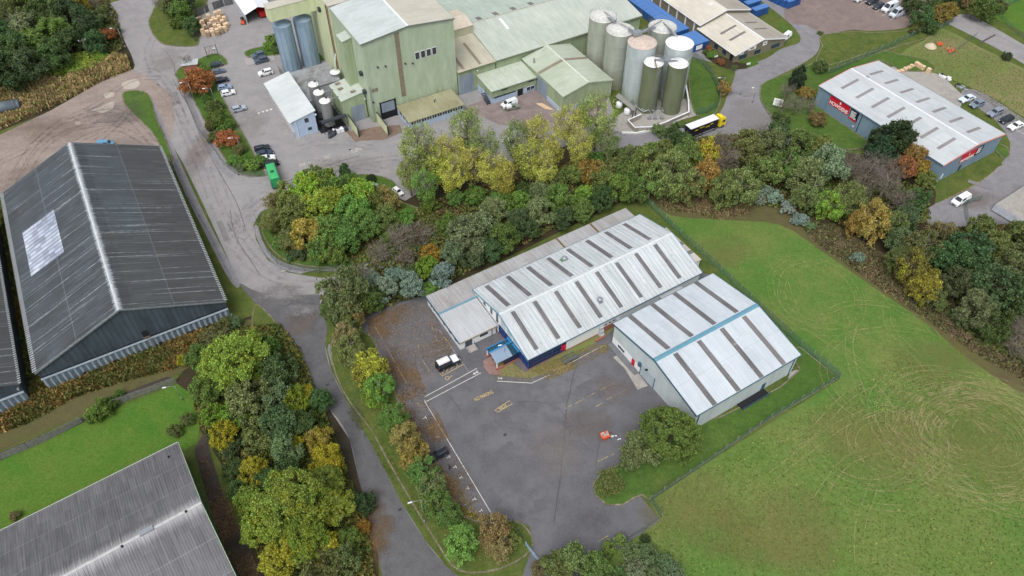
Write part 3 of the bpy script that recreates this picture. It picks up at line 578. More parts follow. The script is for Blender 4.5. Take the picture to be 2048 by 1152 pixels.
c = G(*E5(342,748)); m = MB(); ribbon_mb(m, [(c.x+.42*math.cos(a*math.pi/8), c.y+.42*math.sin(a*math.pi/8)) for a in range(16)], .12, .157, 0, True)
ribbon_mb(m, [tuple(G(*E5(365,742))[:2]), tuple(G(*E5(420,705))[:2])], .12, .157); tag(m.build('road_marking', yel_p), 'yellow circle and bar symbol by the hatching', 'road marking', None, 'structure')
def arrow(x, y, x2, y2, lab):
    a, b = G(x, y), G(x2, y2); d = (b-a).normalized(); n = Vector((-d.y, d.x, 0)); L = (b-a).length; m = MB()
    def q(*p): return [tuple((a + d*u*L + n*v)[:2])+(.158,) for u, v in p]
    m.P(q((0,-.1),(.6,-.1),(.6,.1),(0,.1))); m.P(q((.55,-.4),(1,0),(.55,.4),(.65,0))); m.P(q((.0,.1),(-.1,.35),(.02,.35),(.2,.1))); m.P(q((.2,-.1),(.02,-.35),(-.1,-.35),(0,-.1)))
    tag(m.build('road_marking', white_p), lab, 'road marking', None, 'structure')
arrow(*E5(808,648), *E5(738,688), 'white arrow pointing left in the footpath lane'); arrow(*E5(1125,745), *E5(1195,748), 'white arrow pointing right by the hall corner')
T = []; Lx = 512; Ly = 768
for x, y in ((1015,205),(1055,262),(1090,318),(1158,440),(1195,500),(1232,563),(1270,628),(1312,693),(1352,762)):
    X, Y = 512+x/3, 768+y/3; T += [[X-4.5, Y+2, X+1.5, Y-1], [X+0, Y-3.6, X+3, Y+2]]
line(T, .13, white_p, 'row of white T marks between the lower bays')
line([[512+x/3-6, 768+y/3+11, 512+x/3-1, 768+y/3+8.5] for x, y in ((990,260),(1040,330),(1110,440),(1150,505),(1185,570),(1225,635),(1260,700),(1300,770))], .1, whi_w, 'row of faint dashes at the bay heads')
line([[750,655,765,680],[770,690,790,725],[795,735,815,770],[820,780,840,815],[845,720,860,745],[838,690,836,697],[832,679,838,677],[845,694,852,690],[862,652,868,662],[870,672,876,682]], .11, yel_w, 'faint worn bay lines under the leaves')
line([[1131,818,1145,810],[1150,808,1168,798],[1176,794,1190,786],[1200,781,1225,768],[1192,814,1206,806],[1214,800,1240,786],[1246,783,1256,777],[1195,924,1228,908],[1196,1084,1216,1072]], .13, yel_w, 'worn yellow dashes across the yard')
line([[990,821,1019,802,1025,808,996,825,990,821]], .11, yel_p, 'yellow box round the painted HGV letters')
line([[1848,60+10,1852,68]], .1, whi_w, 'tiny white mark by the bank')
line([[1720,9,1730,4],[1736,17,1746,12],[1750,25,1760,19],[1765,32,1775,27],[1780,40,1800,34]], .14, None, 'white bay lines between the parked vans')
line([[2020,255,2080,285]], .12, None, 'white bay line past the last parked car')
line([[1890,400,1940,375,1990,345,2018,325]], .15, yel_w, 'pale kerb line along the unit road')
C7 = lambda x, y: (380+x/5.486, 200+y/5.486)
for i, (x, y) in enumerate(((757,148),(802,133),(848,120),(890,107))):
    X, Y = C7(x, y); line([[X-2.4, Y+.7, X+2.4, Y-.7]], .75, None, 'white square of the crossing by the lilac hut, %s' % ORD[i])
for i, (x, y, lb) in enumerate(((1240,718,'patch'),(1500,630,'patch'))):
    X, Y = C7(x, y); line([[X-7, Y+2, X+7, Y-2]], 1.5, whi_w, ('pale drain cover patch, the lower left of two' if i == 0 else 'pale drain cover patch, the upper right of two'))
line([[702,305,724,297]], 1.6, whi_w, 'pale concrete patch in front of the ramp walls')
# tar joints and cracks
crk = plain('tar_joint', S(84,80,80), .9, 0, .1, 2)
def crack(px, wd, lab, z=.15): 
    pts = smooth(pairs(px), 4, False); wd *= .7; P = [(G(x, y).x+rnd.gauss(0,.04), G(x, y).y+rnd.gauss(0,.04)) for x, y in pts]
    tag(ribbon_mb(MB(), P, wd, z).build('road_joint', crk), lab, 'road joint', None, 'structure')
crack([1108,1045,1118,970,1128,880,1132,820,1140,780,1150,740], .16, 'dark tar joint running down the car park')
crack([1190,935,1196,900,1200,880], .1, 'short dark crack beside the orange skip')
crack([1210,864,1228,866,1240,876], .1, 'curved dark crack behind the orange skip'); crack([1030,805,1080,805,1120,820,1134,840], .08, 'curved seam below the painted HGV box')
crack([330,100,345,125,352,150,372,200,400,270,430,330,470,400,490,455], .13, 'long joint along the estate road'); crack([560,372,600,352,660,330,720,312], .16, 'dark joint across the mill yard'); crack([460,420,470,470,500,520,520,550], .12, 'short joint by the tree island')
crack([895,790,915,812,922,830], .1, 'short crack below the footpath lane'); crack([1880,-20,1950,45,2060,105], .1, 'centre line seam of the public road')
crack([1960,86,1990,70], .9, 'dark bar across the public road')

patch_d = plain('tarmac_patch', S(96,96,99), .9, 0, .08, 2); patch_e = plain('mid_tarmac_patch', S(124,122,123), .9, 0, .06, 2); patch_l = plain('pale_tarmac_patch', S(158,154,152), .9, 0, .06, 2); gully = plain('drain_grate', S(62,62,64), .7, 0, .1, 3)
for i, (x, y, L_, w_, a_, mt, lb) in enumerate(((352,196,7,1.5,118,patch_e,'dark repair strip on the estate road'),(398,300,2.4,1.6,20,patch_l,'pale repair square on the estate road'),(446,462,8,1.4,118,patch_e,'dark repair strip near the tree island'),(520,120,9,4,20,patch_l,'pale concrete panel in the mill car park'),(1005,900,5,1.1,40,patch_d,'dark tarmac repair in the car park'),(1080,1010,2.2,2.2,15,patch_d,'square tarmac repair by the car park mouth'),(1170,770,4,1.2,30,patch_d,'long tarmac repair beside the hall'),(735,900,8,1.0,118,patch_d,'repair strip on the lower road'),(1500,190,5,1.5,10,patch_e,'dark repair on the silo road'),(1960,370,6,1.4,-30,patch_e,'dark repair in the unit yard'))):
    g = G(x, y); k = .5; c, s = math.cos(R(a_)), math.sin(R(a_)); m = MB(); m.P([(u*c-v*s, u*s+v*c, 0) for u, v in ((-L_/2,-w_/2),(L_/2,-w_/2),(L_/2,w_/2),(-L_/2,w_/2))]); o = m.build('road_patch', mt); o.location = (g.x, g.y, .128+i*.001); tag(o, lb, 'road patch', None, 'structure')
for i, (x, y, lb) in enumerate(((355,205,'by the rust tree pavement'),(478,350,'on the bend below the green shrubs'),(560,585,'at the road bend by the pavement'),(455,162,'beside the third parked car'),(601,157,'near the white car'),(700,300,'in front of the ramps'),(655,770,'beside the lower pavement'),(800,1020,'on the lower road by the lamp'),(1010,870,'in the middle of the car park'),(930,300,'below the office'))):
    g = G(x, y); m = MB(); m.box(-.3,.3,-.22,.22,0,.02); o = m.build('drain_grate', gully); o.location = (g.x, g.y, .14); o.rotation_euler = (0, 0, .5); tag(o, 'small dark drain grate '+lb, 'drain', 'drain grates in the tarmac')
# ---------------------------------------------------------------- buildings
def quad_on_roof(b, rp, name, u0, u1, t0, t1, side, mat, lift=.03):
    m = MB(); q = [rp(u0,t0,side,lift), rp(u1,t0,side,lift), rp(u1,t1,side,lift), rp(u0,t1,side,lift)]
    n = (Vector(q[1])-Vector(q[0])).cross(Vector(q[2])-Vector(q[0]))
    if n.z < 0: q.reverse()
    lo = [(x,y,z-lift-.02) for x,y,z in q]; m.hexa(lo, q); return b.part(name, m, mat)
def wallbox(b, name, mat, axis, at, a0, a1, z0, z1, out=.05, parent=None):   # panel standing proud of a wall; out signed
    if axis == 'y': return b.box(name, mat, a0, a1, at, at+out, z0, z1, parent)
    return b.box(name, mat, at, at+out, a0, a1, z0, z1, parent)
def window(b, axis, at, a0, a1, z0, z1, out=.05, fm=frame_w, gm=glassm, bars=0):
    d = .07*(1 if out > 0 else -1)
    f = wallbox(b, 'window', fm, axis, at, a0, a1, z0, z1, out); n = bars+1; w = (a1-a0)/n; s = .07
    m = MB()
    for i in range(n):
        p, q = a0+i*w+s, a0+(i+1)*w-s; lo, hi = (at+out, at+out+.012*(1 if out > 0 else -1))
        (m.box(p, q, lo, hi, z0+s, z1-s) if axis == 'y' else m.box(lo, hi, p, q, z0+s, z1-s))
    b.part('pane', m, gm, f); return f
# --- white hall with the long ribbed roof (yaw 31.68)
YH = 31.68
b = Bld('white_hall', 'long white low hall with pale ribbed roof and blue glazed corner', 'building', YH, 52.67, 79.0)
X0, X1, Y0, Y1, h, hr = 52.67, 100.2, 79.0, 102.23, 4.22, 7.35
rp = gable(b, X0, X1, Y0, Y1, h, hr, 'x', [white_wall], [roof_mh], plain('hall_ridge', S(206,210,212), .6, 0, .06, 1), verge=blue_trim, gutter=dblue_trim)
m = MB(); u = X0+.6                                # standing ribs
while u < X1-.3:
    for sd in (0, 1):
        q = [rp(u-.05,0,sd,.0), rp(u+.05,0,sd,.0), rp(u+.05,.97,sd,.0), rp(u-.05,.97,sd,.0)]; t = [(x,y,z+.09) for x,y,z in q]
        if sd: q.reverse(); t.reverse()
        m.hexa(q, t)
    u += 1.02
b.part('roof_rib', m, plain('rib_metal', S(176,182,184), .55, 0, .08, 1))
for i in range(8):
    ua = X0+2.4+i*5.55
    quad_on_roof(b, rp, 'rooflight', ua, ua+1.0, .10, .93, 0, rl_dark, .1)
    quad_on_roof(b, rp, 'rooflight', ua+.15, ua+1.2, .08, .9, 1, rl_dark, .1)
quad_on_roof(b, rp, 'roof_patch', 86.0, 86.5, .3, .9, 0, plain('bright_metal_patch', S(226,228,232), .3, .3, .1, 1), .03)
for nm, px, py in (('vent', 1200, 599), ('vent', 1129, 516)):
    x, y = fr(YH, px, py, 6.0); m = MB(); zz = h + (hr-h)*(1-abs(y-(Y0+Y1)/2)/((Y1-Y0)/2))
    m.box(x-.45, x+.45, y-.45, y+.45, zz-.3, zz+.35); m.lathe([(.45,.35),(.62,.5),(.6,.85),(.35,1.05),(0,1.08)], (x, y, zz)); b.part(nm, m, steel)
    b.part('flashing', MB().prism([(x-.9,y-.9),(x+.9,y-.9),(x+.9,y+.7),(x-.9,y+.7)], zz-.1, zz+.12) if py < 550 else MB().box(x-.6,x+.6,y-.6,y-.45,zz-.3,zz+.0), plain('green_felt', S(96,140,96), .8) if py < 550 else steel)
# brick plinth and front wall features
yf = Y0+.3; xw = X0+.3
b.box('plinth', brick, X0+.26, X1-.3, yf-.06, yf+.1, 0, .55); b.box('plinth', brick, xw-.06, xw+.1, yf-.06, 91.4, 0, .55)
m = MB(); m.box(xw+.05, xw+9.6, yf-.05, yf+.1, .55, 3.85); g1 = b.part('glazed_wall', m, blue_glass)
m = MB()
for i in range(9): m.box(xw+i*1.19-.025, xw+i*1.19+.025, yf-.1, yf-.04, .55, 3.9)
for z in (.55, 1.6, 2.7, 3.85): m.box(xw, xw+9.6, yf-.095, yf-.045, z-.025, z+.025)
b.part('mullion', m, plain('blue_frame', S(58,92,150), .4), g1)
m = MB(); m.box(xw-.05, xw+.05, yf, 91.2, .55, 3.2); g2 = b.part('glazed_wall', m, plain('deep_blue_glazing', S(26,38,90), .2))
m = MB()
for i in range(11): m.box(xw-.1, xw-.045, yf+i*1.19-.025, yf+i*1.19+.025, .55, 3.2)
for z in (.57, 1.45, 2.35, 3.2): m.box(xw-.095, xw-.04, yf, 91.2, z-.025, z+.025)
b.part('mullion', m, plain('mid_blue_frame', S(50,96,166), .4), g2)
for ya, za, zb in ((81,3.4,4.6),(83.5,3.4,5.2),(86,3.4,5.9),(88.5,3.4,6.4),(91.5,3.0,6.5),(94,3.4,6),(97,3.4,5.2)):
    wallbox(b, 'gable_panel', pale_clad if ya < 90 else glassm, 'x', xw, ya, ya+(1.9 if ya < 90 else .9), za, zb, -.04)
wallbox(b, 'alarm_box', sign_red, 'y', yf-.1, 61.3, 62.3, 1.4, 2.9, -.25)
for x in (71.3, 75.9):
    m = MB()
    for z in (0, 1.0, 2.0): m.box(x, x+.9, yf-1.1+z*.25, yf-.01, z*.95, z*.95+.9)
    b.part('stepped_pier', m, grey_brickw)
m = MB(); m.box(72.3, 75.8, yf-.08, yf-.01, .5, 1.9); b.part('brick_panel', m, brick)
for x in (72.8, 73.9, 75.0): wallbox(b, 'window', glassm, 'y', yf-.02, x, x+.7, 2.3, 2.7, -.05)
b.box('front_wall_lining', white_wall2, 63.0, 71.2, yf-.05, yf+.02, .55, 3.7); b.box('low_wall', brick, 69.6, 72.2, yf-1.5, yf-1.15, 0, .7)
m = MB(); m.box(60.2, 63.9, 77.2, 77.3, .72, .8); m.box(60.2, 63.9, 76.2, 77.0, .72, .8); m.box(60.2,63.9,78.0,78.2,.4,.48)
for x in (60.4, 62, 63.7): m.box(x, x+.1, 76.3, 77.2, 0, .72)
tb = empty('picnic_bench', (0,0,0)); 
bb = Bld('picnic_bench', 'weathered dark picnic bench beside the red alarm box', 'bench', YH, 61, 77); bb.part('bench_top', m, wood_grey); bpy.data.objects.remove(tb)
# --- flat-roofed wing wrapping the west end and back of the hall
b = Bld('flat_wing', 'low white wing with mossy flat roof along the back of the white hall', 'building', YH, 43.1, 91.45)
m = MB(); m.box(43.35, 52.3, 91.6, 106.9, 0, 2.72); m.box(52.3, 99.4, 102.6, 106.9, 0, 2.66); b.part('wall', m, white_wall)
m = MB(); m.hexa([(43.1,91.35,2.62),(52.6,91.35,2.62),(52.6,100.5,3.0),(43.1,100.5,3.0)], [(43.1,91.35,2.75),(52.6,91.35,2.75),(52.6,100.5,3.13),(43.1,100.5,3.13)]); b.part('roof', m, roof_fb2)
m = MB(); m.hexa([(43.1,100.8,2.75),(99.8,100.8,2.75),(99.8,107.2,2.6),(43.1,107.2,2.6)], [(43.1,100.8,2.95),(99.8,100.8,2.95),(99.8,107.2,2.75),(43.1,107.2,2.75)]); b.part('roof', m, roof_fb)
b.box('parapet', blue_trim, 43.1, 52.8, 100.45, 100.85, 2.7, 3.3); b.box('verge_trim', dblue_trim, 42.95, 43.12, 91.3, 107.25, 2.55, 2.98)
b.box('fascia', plain('dirty_fascia', S(150,140,120), .8, 0, .2, 3), 43.1, 52.6, 91.2, 91.36, 2.5, 2.76)
for x in (78.5, 88.5): b.box('roof_joint', plain('rusty_joint', S(120,100,70), .9, 0, .2, 3), x, x+.4, 101, 107.2, 2.8, 3.02)
for ya in (93.0, 95.7, 98.4, 103.3, 104.5): window(b, 'x', 43.35, ya, ya+(1.0 if ya < 100 else .7), 1.1, 2.2, -.05)
window(b, 'y', 91.6, 48.3, 50.3, 1.2, 2.2, -.05, dblue_trim); d = b.box('door', dblue_trim, 44.6, 46.3, 91.5, 91.6, 0, 2.2); b.box('door_glass', glassm, 44.8, 46.1, 91.47, 91.5, .3, 2.0, d)
m = MB(); 
for x in (44.4, 46.7): m.box(x, x+.06, 89.6, 91.5, .9, .96); [m.box(x, x+.06, y, y+.06, 0, .95) for y in (89.6, 90.5, 91.4)]
b.part('handrail', m, dblue_trim); b.box('step', conc, 44.5, 46.7, 89.7, 91.55, .02, .22)
b.box('downpipe', dblue_trim, 51.2, 51.32, 91.4, 91.52, 0, 2.6)
# --- entrance canopy
b = Bld('entrance_canopy', 'blue glazed entrance canopy with curved grey roof on brick wall', 'canopy', YH, 47.3, 82.8)
m = MB(); P = []
for i in range(7): t = i/6; P.append((82.75+(85.55-82.75)*t, 2.45+.75*math.sin(t*math.pi/2)))
for a, c in zip(P, P[1:]): m.P([(47.2,a[0],a[1]),(51.2,a[0],a[1]),(51.2,c[0],c[1]),(47.2,c[0],c[1])])
b.part('curved_roof', m, roof_mat('blue_grey_canopy', S(138,156,176), S(120,138,158), .25, 'X', .2, .3))
m = MB(); m.P([(47.2,85.55,3.2),(52.5,85.55,3.2),(52.5,87.1,2.7),(47.2,87.1,2.7)]); m.P([(51.2,82.75,2.5),(52.9,82.75,2.5),(52.9,85.5,3.2),(51.2,85.5,3.2)]); gl = b.part('glass_roof', m, plain('dark_teal_glass', S(40,70,86), .2))
m = MB()
for i in range(8): x = 47.2+i*.75; m.hexa([(x-.03,85.5,3.18),(x+.03,85.5,3.18),(x+.03,87.15,2.68),(x-.03,87.15,2.68)], [(x-.03,85.5,3.26),(x+.03,85.5,3.26),(x+.03,87.15,2.76),(x-.03,87.15,2.76)])
b.part('glazing_bar', m, bright_blue, gl)
b.box('beam', bright_blue, 47.1, 52.9, 85.45, 85.68, 3.15, 3.35); b.box('beam', bright_blue, 52.5, 52.8, 82.6, 87.2, 2.9, 3.1); b.box('beam', bright_blue, 47.1, 52.6, 87.05, 87.2, 2.6, 2.75)
for x, y in ((47.4,82.95),(47.4,86.95)):
    b.box('post', frame_w, x, x+.2, y, y+.2, .5, 2.5)
b.box('brick_wall', brick, 47.2, 52.7, 82.7, 83.05, 0, .6); b.box('brick_pier', brick, 47.2, 48.0, 86.8, 87.4, 0, .5); b.box('side_glazing', blue_glass, 49.0, 52.7, 82.8, 82.9, .6, 2.3)
# --- lean-to at the far end and the link between the two white buildings
b = Bld('rear_leanto', 'small pale lean-to with grey rooflights at the far gable', 'building', YH, 100.0, 83.3)
m = MB(); m.box(99.95, 103.9, 83.5, 96, 0, 2.5); b.part('wall', m, white_wall)
m = MB(); m.hexa([(99.95,83.3,2.9),(104.1,83.3,2.5),(104.1,96.2,2.5),(99.95,96.2,2.9)], [(99.95,83.3,3.05),(104.1,83.3,2.65),(104.1,96.2,2.65),(99.95,96.2,3.05)]); rf = b.part('roof', m, roof_mat('beige_leanto', S(196,190,182), S(180,172,162), .3, 'Y', .1, .3))
for y in (86, 89.4):
    m = MB(); m.hexa([(102,y,2.84),(104,y,2.65),(104,y+1.1,2.65),(102,y+1.1,2.84)], [(102,y,2.88),(104,y,2.69),(104,y+1.1,2.69),(102,y+1.1,2.88)]); b.part('rooflight', m, rl_mid)
b = Bld('link_passage', 'narrow white covered passage joining the hall and the warehouse', 'building', YH, 87.9, 76.2)
b.box('wall', white_wall, 88.1, 94.0, 76.2, 79.2, 0, 2.9); b.box('roof', roof_fb2, 87.9, 94.2, 76.1, 79.25, 2.92, 3.1); b.box('door_frame', dblue_trim, 87.9, 88.08, 76.6, 78.9, 0, 2.7)
# --- white warehouse
YR = 31.55
b = Bld('white_warehouse', 'white gabled warehouse with blue ridge strip and dark rooflights', 'warehouse', YR, 72.46, 49.47)
X0, X1, Y0, Y1, h, hr = 72.2, 100.18, 49.47, 76.45, 6.44, 8.90
rp = gable(b, X0, X1, Y0, Y1, h, hr, 'x', [pale_clad], [roof_rh], None, verge=dblue_trim, gutter=dblue_trim)
m = MB()
for sd in (0, 1):
    q = [rp(X0,.962,sd,.06), rp(X1,.962,sd,.06), rp(X1,1,sd,.08), rp(X0,1,sd,.08)]; m.P(q, sd == 1)
b.part('ridge_cap', m, blue_trim)
for i in range(4):
    ua = X0+4.7+i*6.2
    quad_on_roof(b, rp, 'rooflight', ua-.6, ua+.55, .005, .94, 0, rl_dark if i < 3 else rl_mid, .04)
    quad_on_roof(b, rp, 'rooflight', ua-1.0, ua+.15, .005, .94, 1, rl_dark, .04)
xw = X0+.3
m = MB(); m.box(xw-.04, xw+.1, 66.6, 76.1, 0, 2.1); b.part('painted_base', m, white_wall)
window(b, 'x', xw-.04, 71.9, 74.1, .9, 1.6, -.05, dblue_trim, glassm, 1)
d = wallbox(b, 'door', sign_red, 'x', xw-.04, 68.3, 69.3, .3, 2.2, -.06)
d = wallbox(b, 'roller_shutter', wave_mat('pale_shutter', S(176,190,196), S(160,174,182), .3, 'Z', .25), 'x', xw, 62.0, 66.3, 0, 3.4, -.05)
wallbox(b, 'shutter_frame', dblue_trim, 'x', xw, 61.85, 62.0, 0, 3.5, -.12); wallbox(b, 'shutter_frame', dblue_trim, 'x', xw, 66.3, 66.45, 0, 3.5, -.12)
b.box('shutter_hood', dblue_trim, xw-.5, xw, 66.3, 67.0, 2.6, 3.6); b.box('wall_lamp', black_pl, xw-.5, xw-.05, 64.3, 64.7, 3.6, 3.85)
b.box('loading_kerb', plain('grey_ramp', S(108,112,116), .8, 0, .1, 1), xw-1.3, xw-.05, 66.6, 76.0, .0, .3)
for x in (X0+1.0, X1-1.3): b.box('downpipe', dblue_trim, x, x+.14, Y0+.12, Y0+.28, 0, h-.2)
d = b.box('side_door', dblue_trim, 91.0, 92.0, Y0+.2, Y0+.3, .3, 2.4)
m = MB()
for z in (.5, 1.0): m.box(84.5, 92, Y0-1.5, Y0-1.44, z, z+.05)
for x in (84.5, 86.4, 88.2, 90, 92): m.box(x, x+.05, Y0-1.5, Y0-1.44, 0, 1.05)
b.part('ramp_rail', m, dblue_trim); b.box('ramp', dark_in, 84.6, 92, Y0-1.4, Y0+.28, .0, .25)
# --- black barn
YB = 119.72; a = R(YB)
ob = (-62.72*math.cos(a)+109.67*math.sin(a), 62.72*math.sin(a)+109.67*math.cos(a))
b = Bld('black_barn', 'huge black corrugated barn with white streaked ridge and pale rooflight panel', 'barn', YB, ob[0], ob[1])
X0, Y0 = ob; X1, Y1 = X0+63.4, Y0+39.12; h, hr = 5.9, 14.43
rp = gable(b, X0, X1, Y0, Y1, h, hr, 'x', [wall_bw], [roof_bw], plain('bleached_ridge', S(190,197,201), .7, 0, .14, 1.2), verge=plain('grey_verge', S(120,126,128), .7, 0, .15, 2))
rl = roof_mat('white_translucent_sheets', S(184,192,204), S(138,146,164), 1.24, 'X', .6, .4, moss=S(92,98,112), joint=(1, 1.4, S(50,54,66)), sheet=(1.24, 1.4, .3))
quad_on_roof(b, rp, 'rooflight', X0+27.3, X0+43.5, .17, .60, 1, rl, .07)
m = MB()                                          # ragged sheet ends along the left eave
for i in range(100):
    u = X0+.3+i*.63; q = [rp(u,.0,1,.03), rp(u+.22,.0,1,.03), rp(u+.22,.03,1,.03), rp(u,.03,1,.03)]
    m.hexa([(x,y+.35 if k < 2 else y,z) for k, (x,y,z) in enumerate(q)][::-1], [(x,y+.35 if k < 2 else y,z+.08) for k, (x,y,z) in enumerate(q)][::-1])
pale_end = plain('pale_sheet_end', S(170,176,178), .7); b.part('sheet_end', m, pale_end); m = MB()
for i in range(100):
    u = X0+.3+i*.63; q = [rp(u,.0,0,.03), rp(u+.2,.0,0,.03), rp(u+.2,.02,0,.03), rp(u,.02,0,.03)]
    m.hexa([(x,y-.3 if k < 2 else y,z) for k, (x,y,z) in enumerate(q)], [(x,y-.3 if k < 2 else y,z+.08) for k, (x,y,z) in enumerate(q)])
b.part('sheet_end', m, pale_end)
def corrug(b, x, y0, y1, z0, z1, d, per, mat, name='corrugated_skirt'):
    m = MB(); n = int((y1-y0)/per*2); P = [(x - (d if i % 2 else 0), y0+(y1-y0)*i/n) for i in range(n+1)]
    for p, q in zip(P, P[1:]): m.P([(p[0],p[1],z0),(p[0],p[1],z1),(q[0],q[1],z1),(q[0],q[1],z0)])
    m.P([(x,y0,z1),(x,y1,z1),(x-d,y1,z1),(x-d,y0,z1)][::-1]); return b.part(name, m, mat)
corrug(b, X0+.2, Y0+.3, Y1-.3, 0, 3.7, .6, 1.15, corr_bw)
m = MB(); m.box(X0+.1, X0+.28, Y0+.45, Y1-.5, 3.75, 3.88); b.part('gable_rail', m, black_pl)
yo = Y0+19.0; b.box('hatch', dark_in, X0+.05, X0+.28, yo-2, yo-.9, 4.4, 6.0); b.box('hatch_sill', plain('rusty_sill', S(110,96,88), .8), X0-.1, X0+.28, yo-2.1, yo-.8, 4.1, 4.35)
m = MB()
for k in (-.3, .3): m.box(X0-.5, X0-.42, yo-1.9+k, yo-1.84+k, 0, 4.2)
for i in range(11): m.box(X0-.49, X0-.43, yo-2.2, yo-1.6, .3+i*.36, .36+i*.36)
b.part('ladder', m, steel); b.box('wall_unit', dark_in, X0-.75, X0-.4, yo-3.6, yo-3.0, 1.0, 1.8)
for k in (9, 25, 31): b.box('wall_unit', dark_in, X0-.6, X0-.4, Y0+k, Y0+k+.6, 1.0, 1.6)
b.box('plinth', conc, X0-.7, X0-.42, Y0+13, Y0+21, 0, .35)
# --- its twin at the left edge (only the corner in view)
b = Bld('black_barn', 'second black barn cut off by the left edge of the photo', 'barn', YB, 0, 0)
bpy.data.objects.remove(b.o)
e = G(39.8, 768.6, 5.9); ob2 = (e.x*math.cos(a)+e.y*math.sin(a), -e.x*math.sin(a)+e.y*math.cos(a))
b = Bld('black_barn', 'second black barn cut off by the left edge of the photo', 'barn', YB, ob2[0], ob2[1])
X0, Y0 = ob2; X1, Y1 = X0+60, Y0+39.12
gable(b, X0, X1, Y0, Y1, 5.9, 14.4, 'x', [wall_bw], [roof_bw], plain('bleached_ridge_b', S(206,212,216), .7))
corrug(b, X0+.2, Y0+.3, Y1-.3, 0, 3.7, .6, 1.15, corr_bw)
m = MB()
for i in range(92):
    u = X0+.3+i*.63; m.box(u, u+.2, Y0-.3, Y0+.3, 5.95, 6.03)
b.part('sheet_end', m, plain('pale_sheet_end_b', S(160,166,168), .7)); b.box('wall_light', steel, X0-.3, X0+.2, Y0+.6, Y0+1.0, 4.6, 5.0)
# --- grey roofed shed bottom left
YL = 34.2
b = Bld('grey_shed', 'grey corrugated shed with green end wall in the bottom left corner', 'shed', YL, -62, 60.8)
rp = gable(b, -62, -10.3, 60.8, 97.2, 5.6, 11.4, 'x', [wall_bl], [roof_bl], plain('bleached_ridge_c', S(180,180,180), .7, 0, .1, 1), verge=plain('mossy_verge', S(150,164,140), .8, 0, .15, 2))
for px, py in ((336, 912), (381, 1036), (255, 1105)):
    x, y = fr(YL, px, py, 9.0 if py > 1000 else 7); zz = 5.6 + 5.8*(1-abs(y-79)/18.2); m = MB(); m.box(x-.15, x+.15, y-.15, y+.15, zz-.1, zz+.35); b.part('roof_fixing', m, black_pl)
x, y = fr(YL, 296, 1070, 11.4); b.box('ridge_vent', steel, x-1.1, x+1.1, 78.6, 79.4, 11.4, 11.75)
m = MB(); m.box(-62, -10.3, 97.15, 97.3, 5.3, 5.68); b.part('eave_sheet', m, plain('pale_eave', S(170,170,170), .7, 0, .1, 2))
# ---------------------------------------------------------------- mill (yaw 29.9)
YM = 29.9
b = Bld('mill', 'towering pale green clad mill with loading doors and brown stripe', 'mill', YM, 56.4, 178.7)
X0, X1, Y0, Y1 = 56.35, 84.35, 178.75, 201.6
rp = gable(b, X0, X1, Y0, Y1, 25.13, 26.74, 'y', [mill_wall], [mill_roof], frame_w, inset=.25, verge=plain('grey_coping', S(120,128,120), .7), gutter=plain('grey_gutter', S(150,160,146), .7))
quad_on_roof(b, rp, 'roof_sheet', Y0, Y1-.1, .01, .985, 1, mill_roof2, .02)
yf = Y0+.25
wallbox(b, 'brown_stripe', brown_strip, 'y', yf, 66.2, 67.6, 5.5, 25.6, -.04)
for i in range(4): x, _ = 0, 0; xx = 71.6+i*1.75; f = wallbox(b, 'louvre', frame_w, 'y', yf, xx, xx+1.4, 15.9, 18.2, -.05); wallbox(b, 'louvre_blades', wave_mat('louvre_dark_%d' % i, S(74,74,82), S(54,54,62), .25, 'Z', .4), 'y', yf-.05, xx+.1, xx+1.3, 16.0, 18.0, -.03, f)
for i in range(2): wallbox(b, 'vent_grille', brown_strip, 'y', yf, 57.6+i*1.0, 58.45+i*1.0, 9.8, 10.9, -.06)
for x, z in ((60.0,17.0),(62.3,16.6),(68.2,15.6),(70.4,15.0),(57.2, 6.6)): wallbox(b, 'wall_light', dsteel, 'y', yf, x, x+.45, z, z+.35, -.4)
d = wallbox(b, 'loading_door', dark_in, 'y', yf, 59.4, 64.0, 0, 5.8, -.05); wallbox(b, 'dock_shelter', door_grey, 'y', yf-.05, 59.7, 63.7, 2.3, 5.4, -.03, d)
wallbox(b, 'door_frame', black_pl, 'y', yf, 59.2, 59.42, 0, 6, -.2); wallbox(b, 'door_frame', black_pl, 'y', yf, 64.0, 64.2, 0, 6, -.2); wallbox(b, 'control_box', frame_w, 'y', yf, 64.4, 65.2, .5, 2, -.2)
b.box('pipe', steel, 57.0, 57.15, yf-.3, yf-.15, 0, 12)
m = MB()
for y, z in ((180.5,8.9),(181,14.5)): m.box(X0-.7, X0+.2, y, y+1.2, z, z+1)
b.part('wall_fan', m, dsteel)
b = Bld('lift_shaft', 'tall narrow green ribbed shaft against the mill side wall', 'shaft', YM, 53.9, 186.6)
m = MB(); m.hexa([(53.9,186.6,8.2),(56.5,186.6,8.2),(56.5,190.6,8.2),(53.9,190.6,8.2)], [(53.9,186.6,22.6),(56.5,186.6,23.2),(56.5,190.6,23.2),(53.9,190.6,22.6)]); b.part('shaft_wall', m, green_clad)
m = MB(); m.hexa([(53.7,186.4,22.62),(56.55,186.4,23.22),(56.55,190.8,23.22),(53.7,190.8,22.62)], [(53.7,186.4,22.8),(56.55,186.4,23.4),(56.55,190.8,23.4),(53.7,190.8,22.8)]); b.part('shaft_roof', m, green_roof)
b = Bld('door_annex', 'green annex with mono-pitch roof and grey roller door beside the mill', 'annex', YM, 49.2, 182)
shed(b, 49.1, 56.5, 181.8, 191.4, 8.0, 9.1, 9.1, 8.0, green_clad, green_roof)
d = wallbox(b, 'roller_door', door_grey, 'y', 182.05, 51.7, 55.6, 0, 5.2, -.05); wallbox(b, 'door_trim', green_clad, 'y', 182.05, 51.5, 51.7, 0, 5.3, -.1)
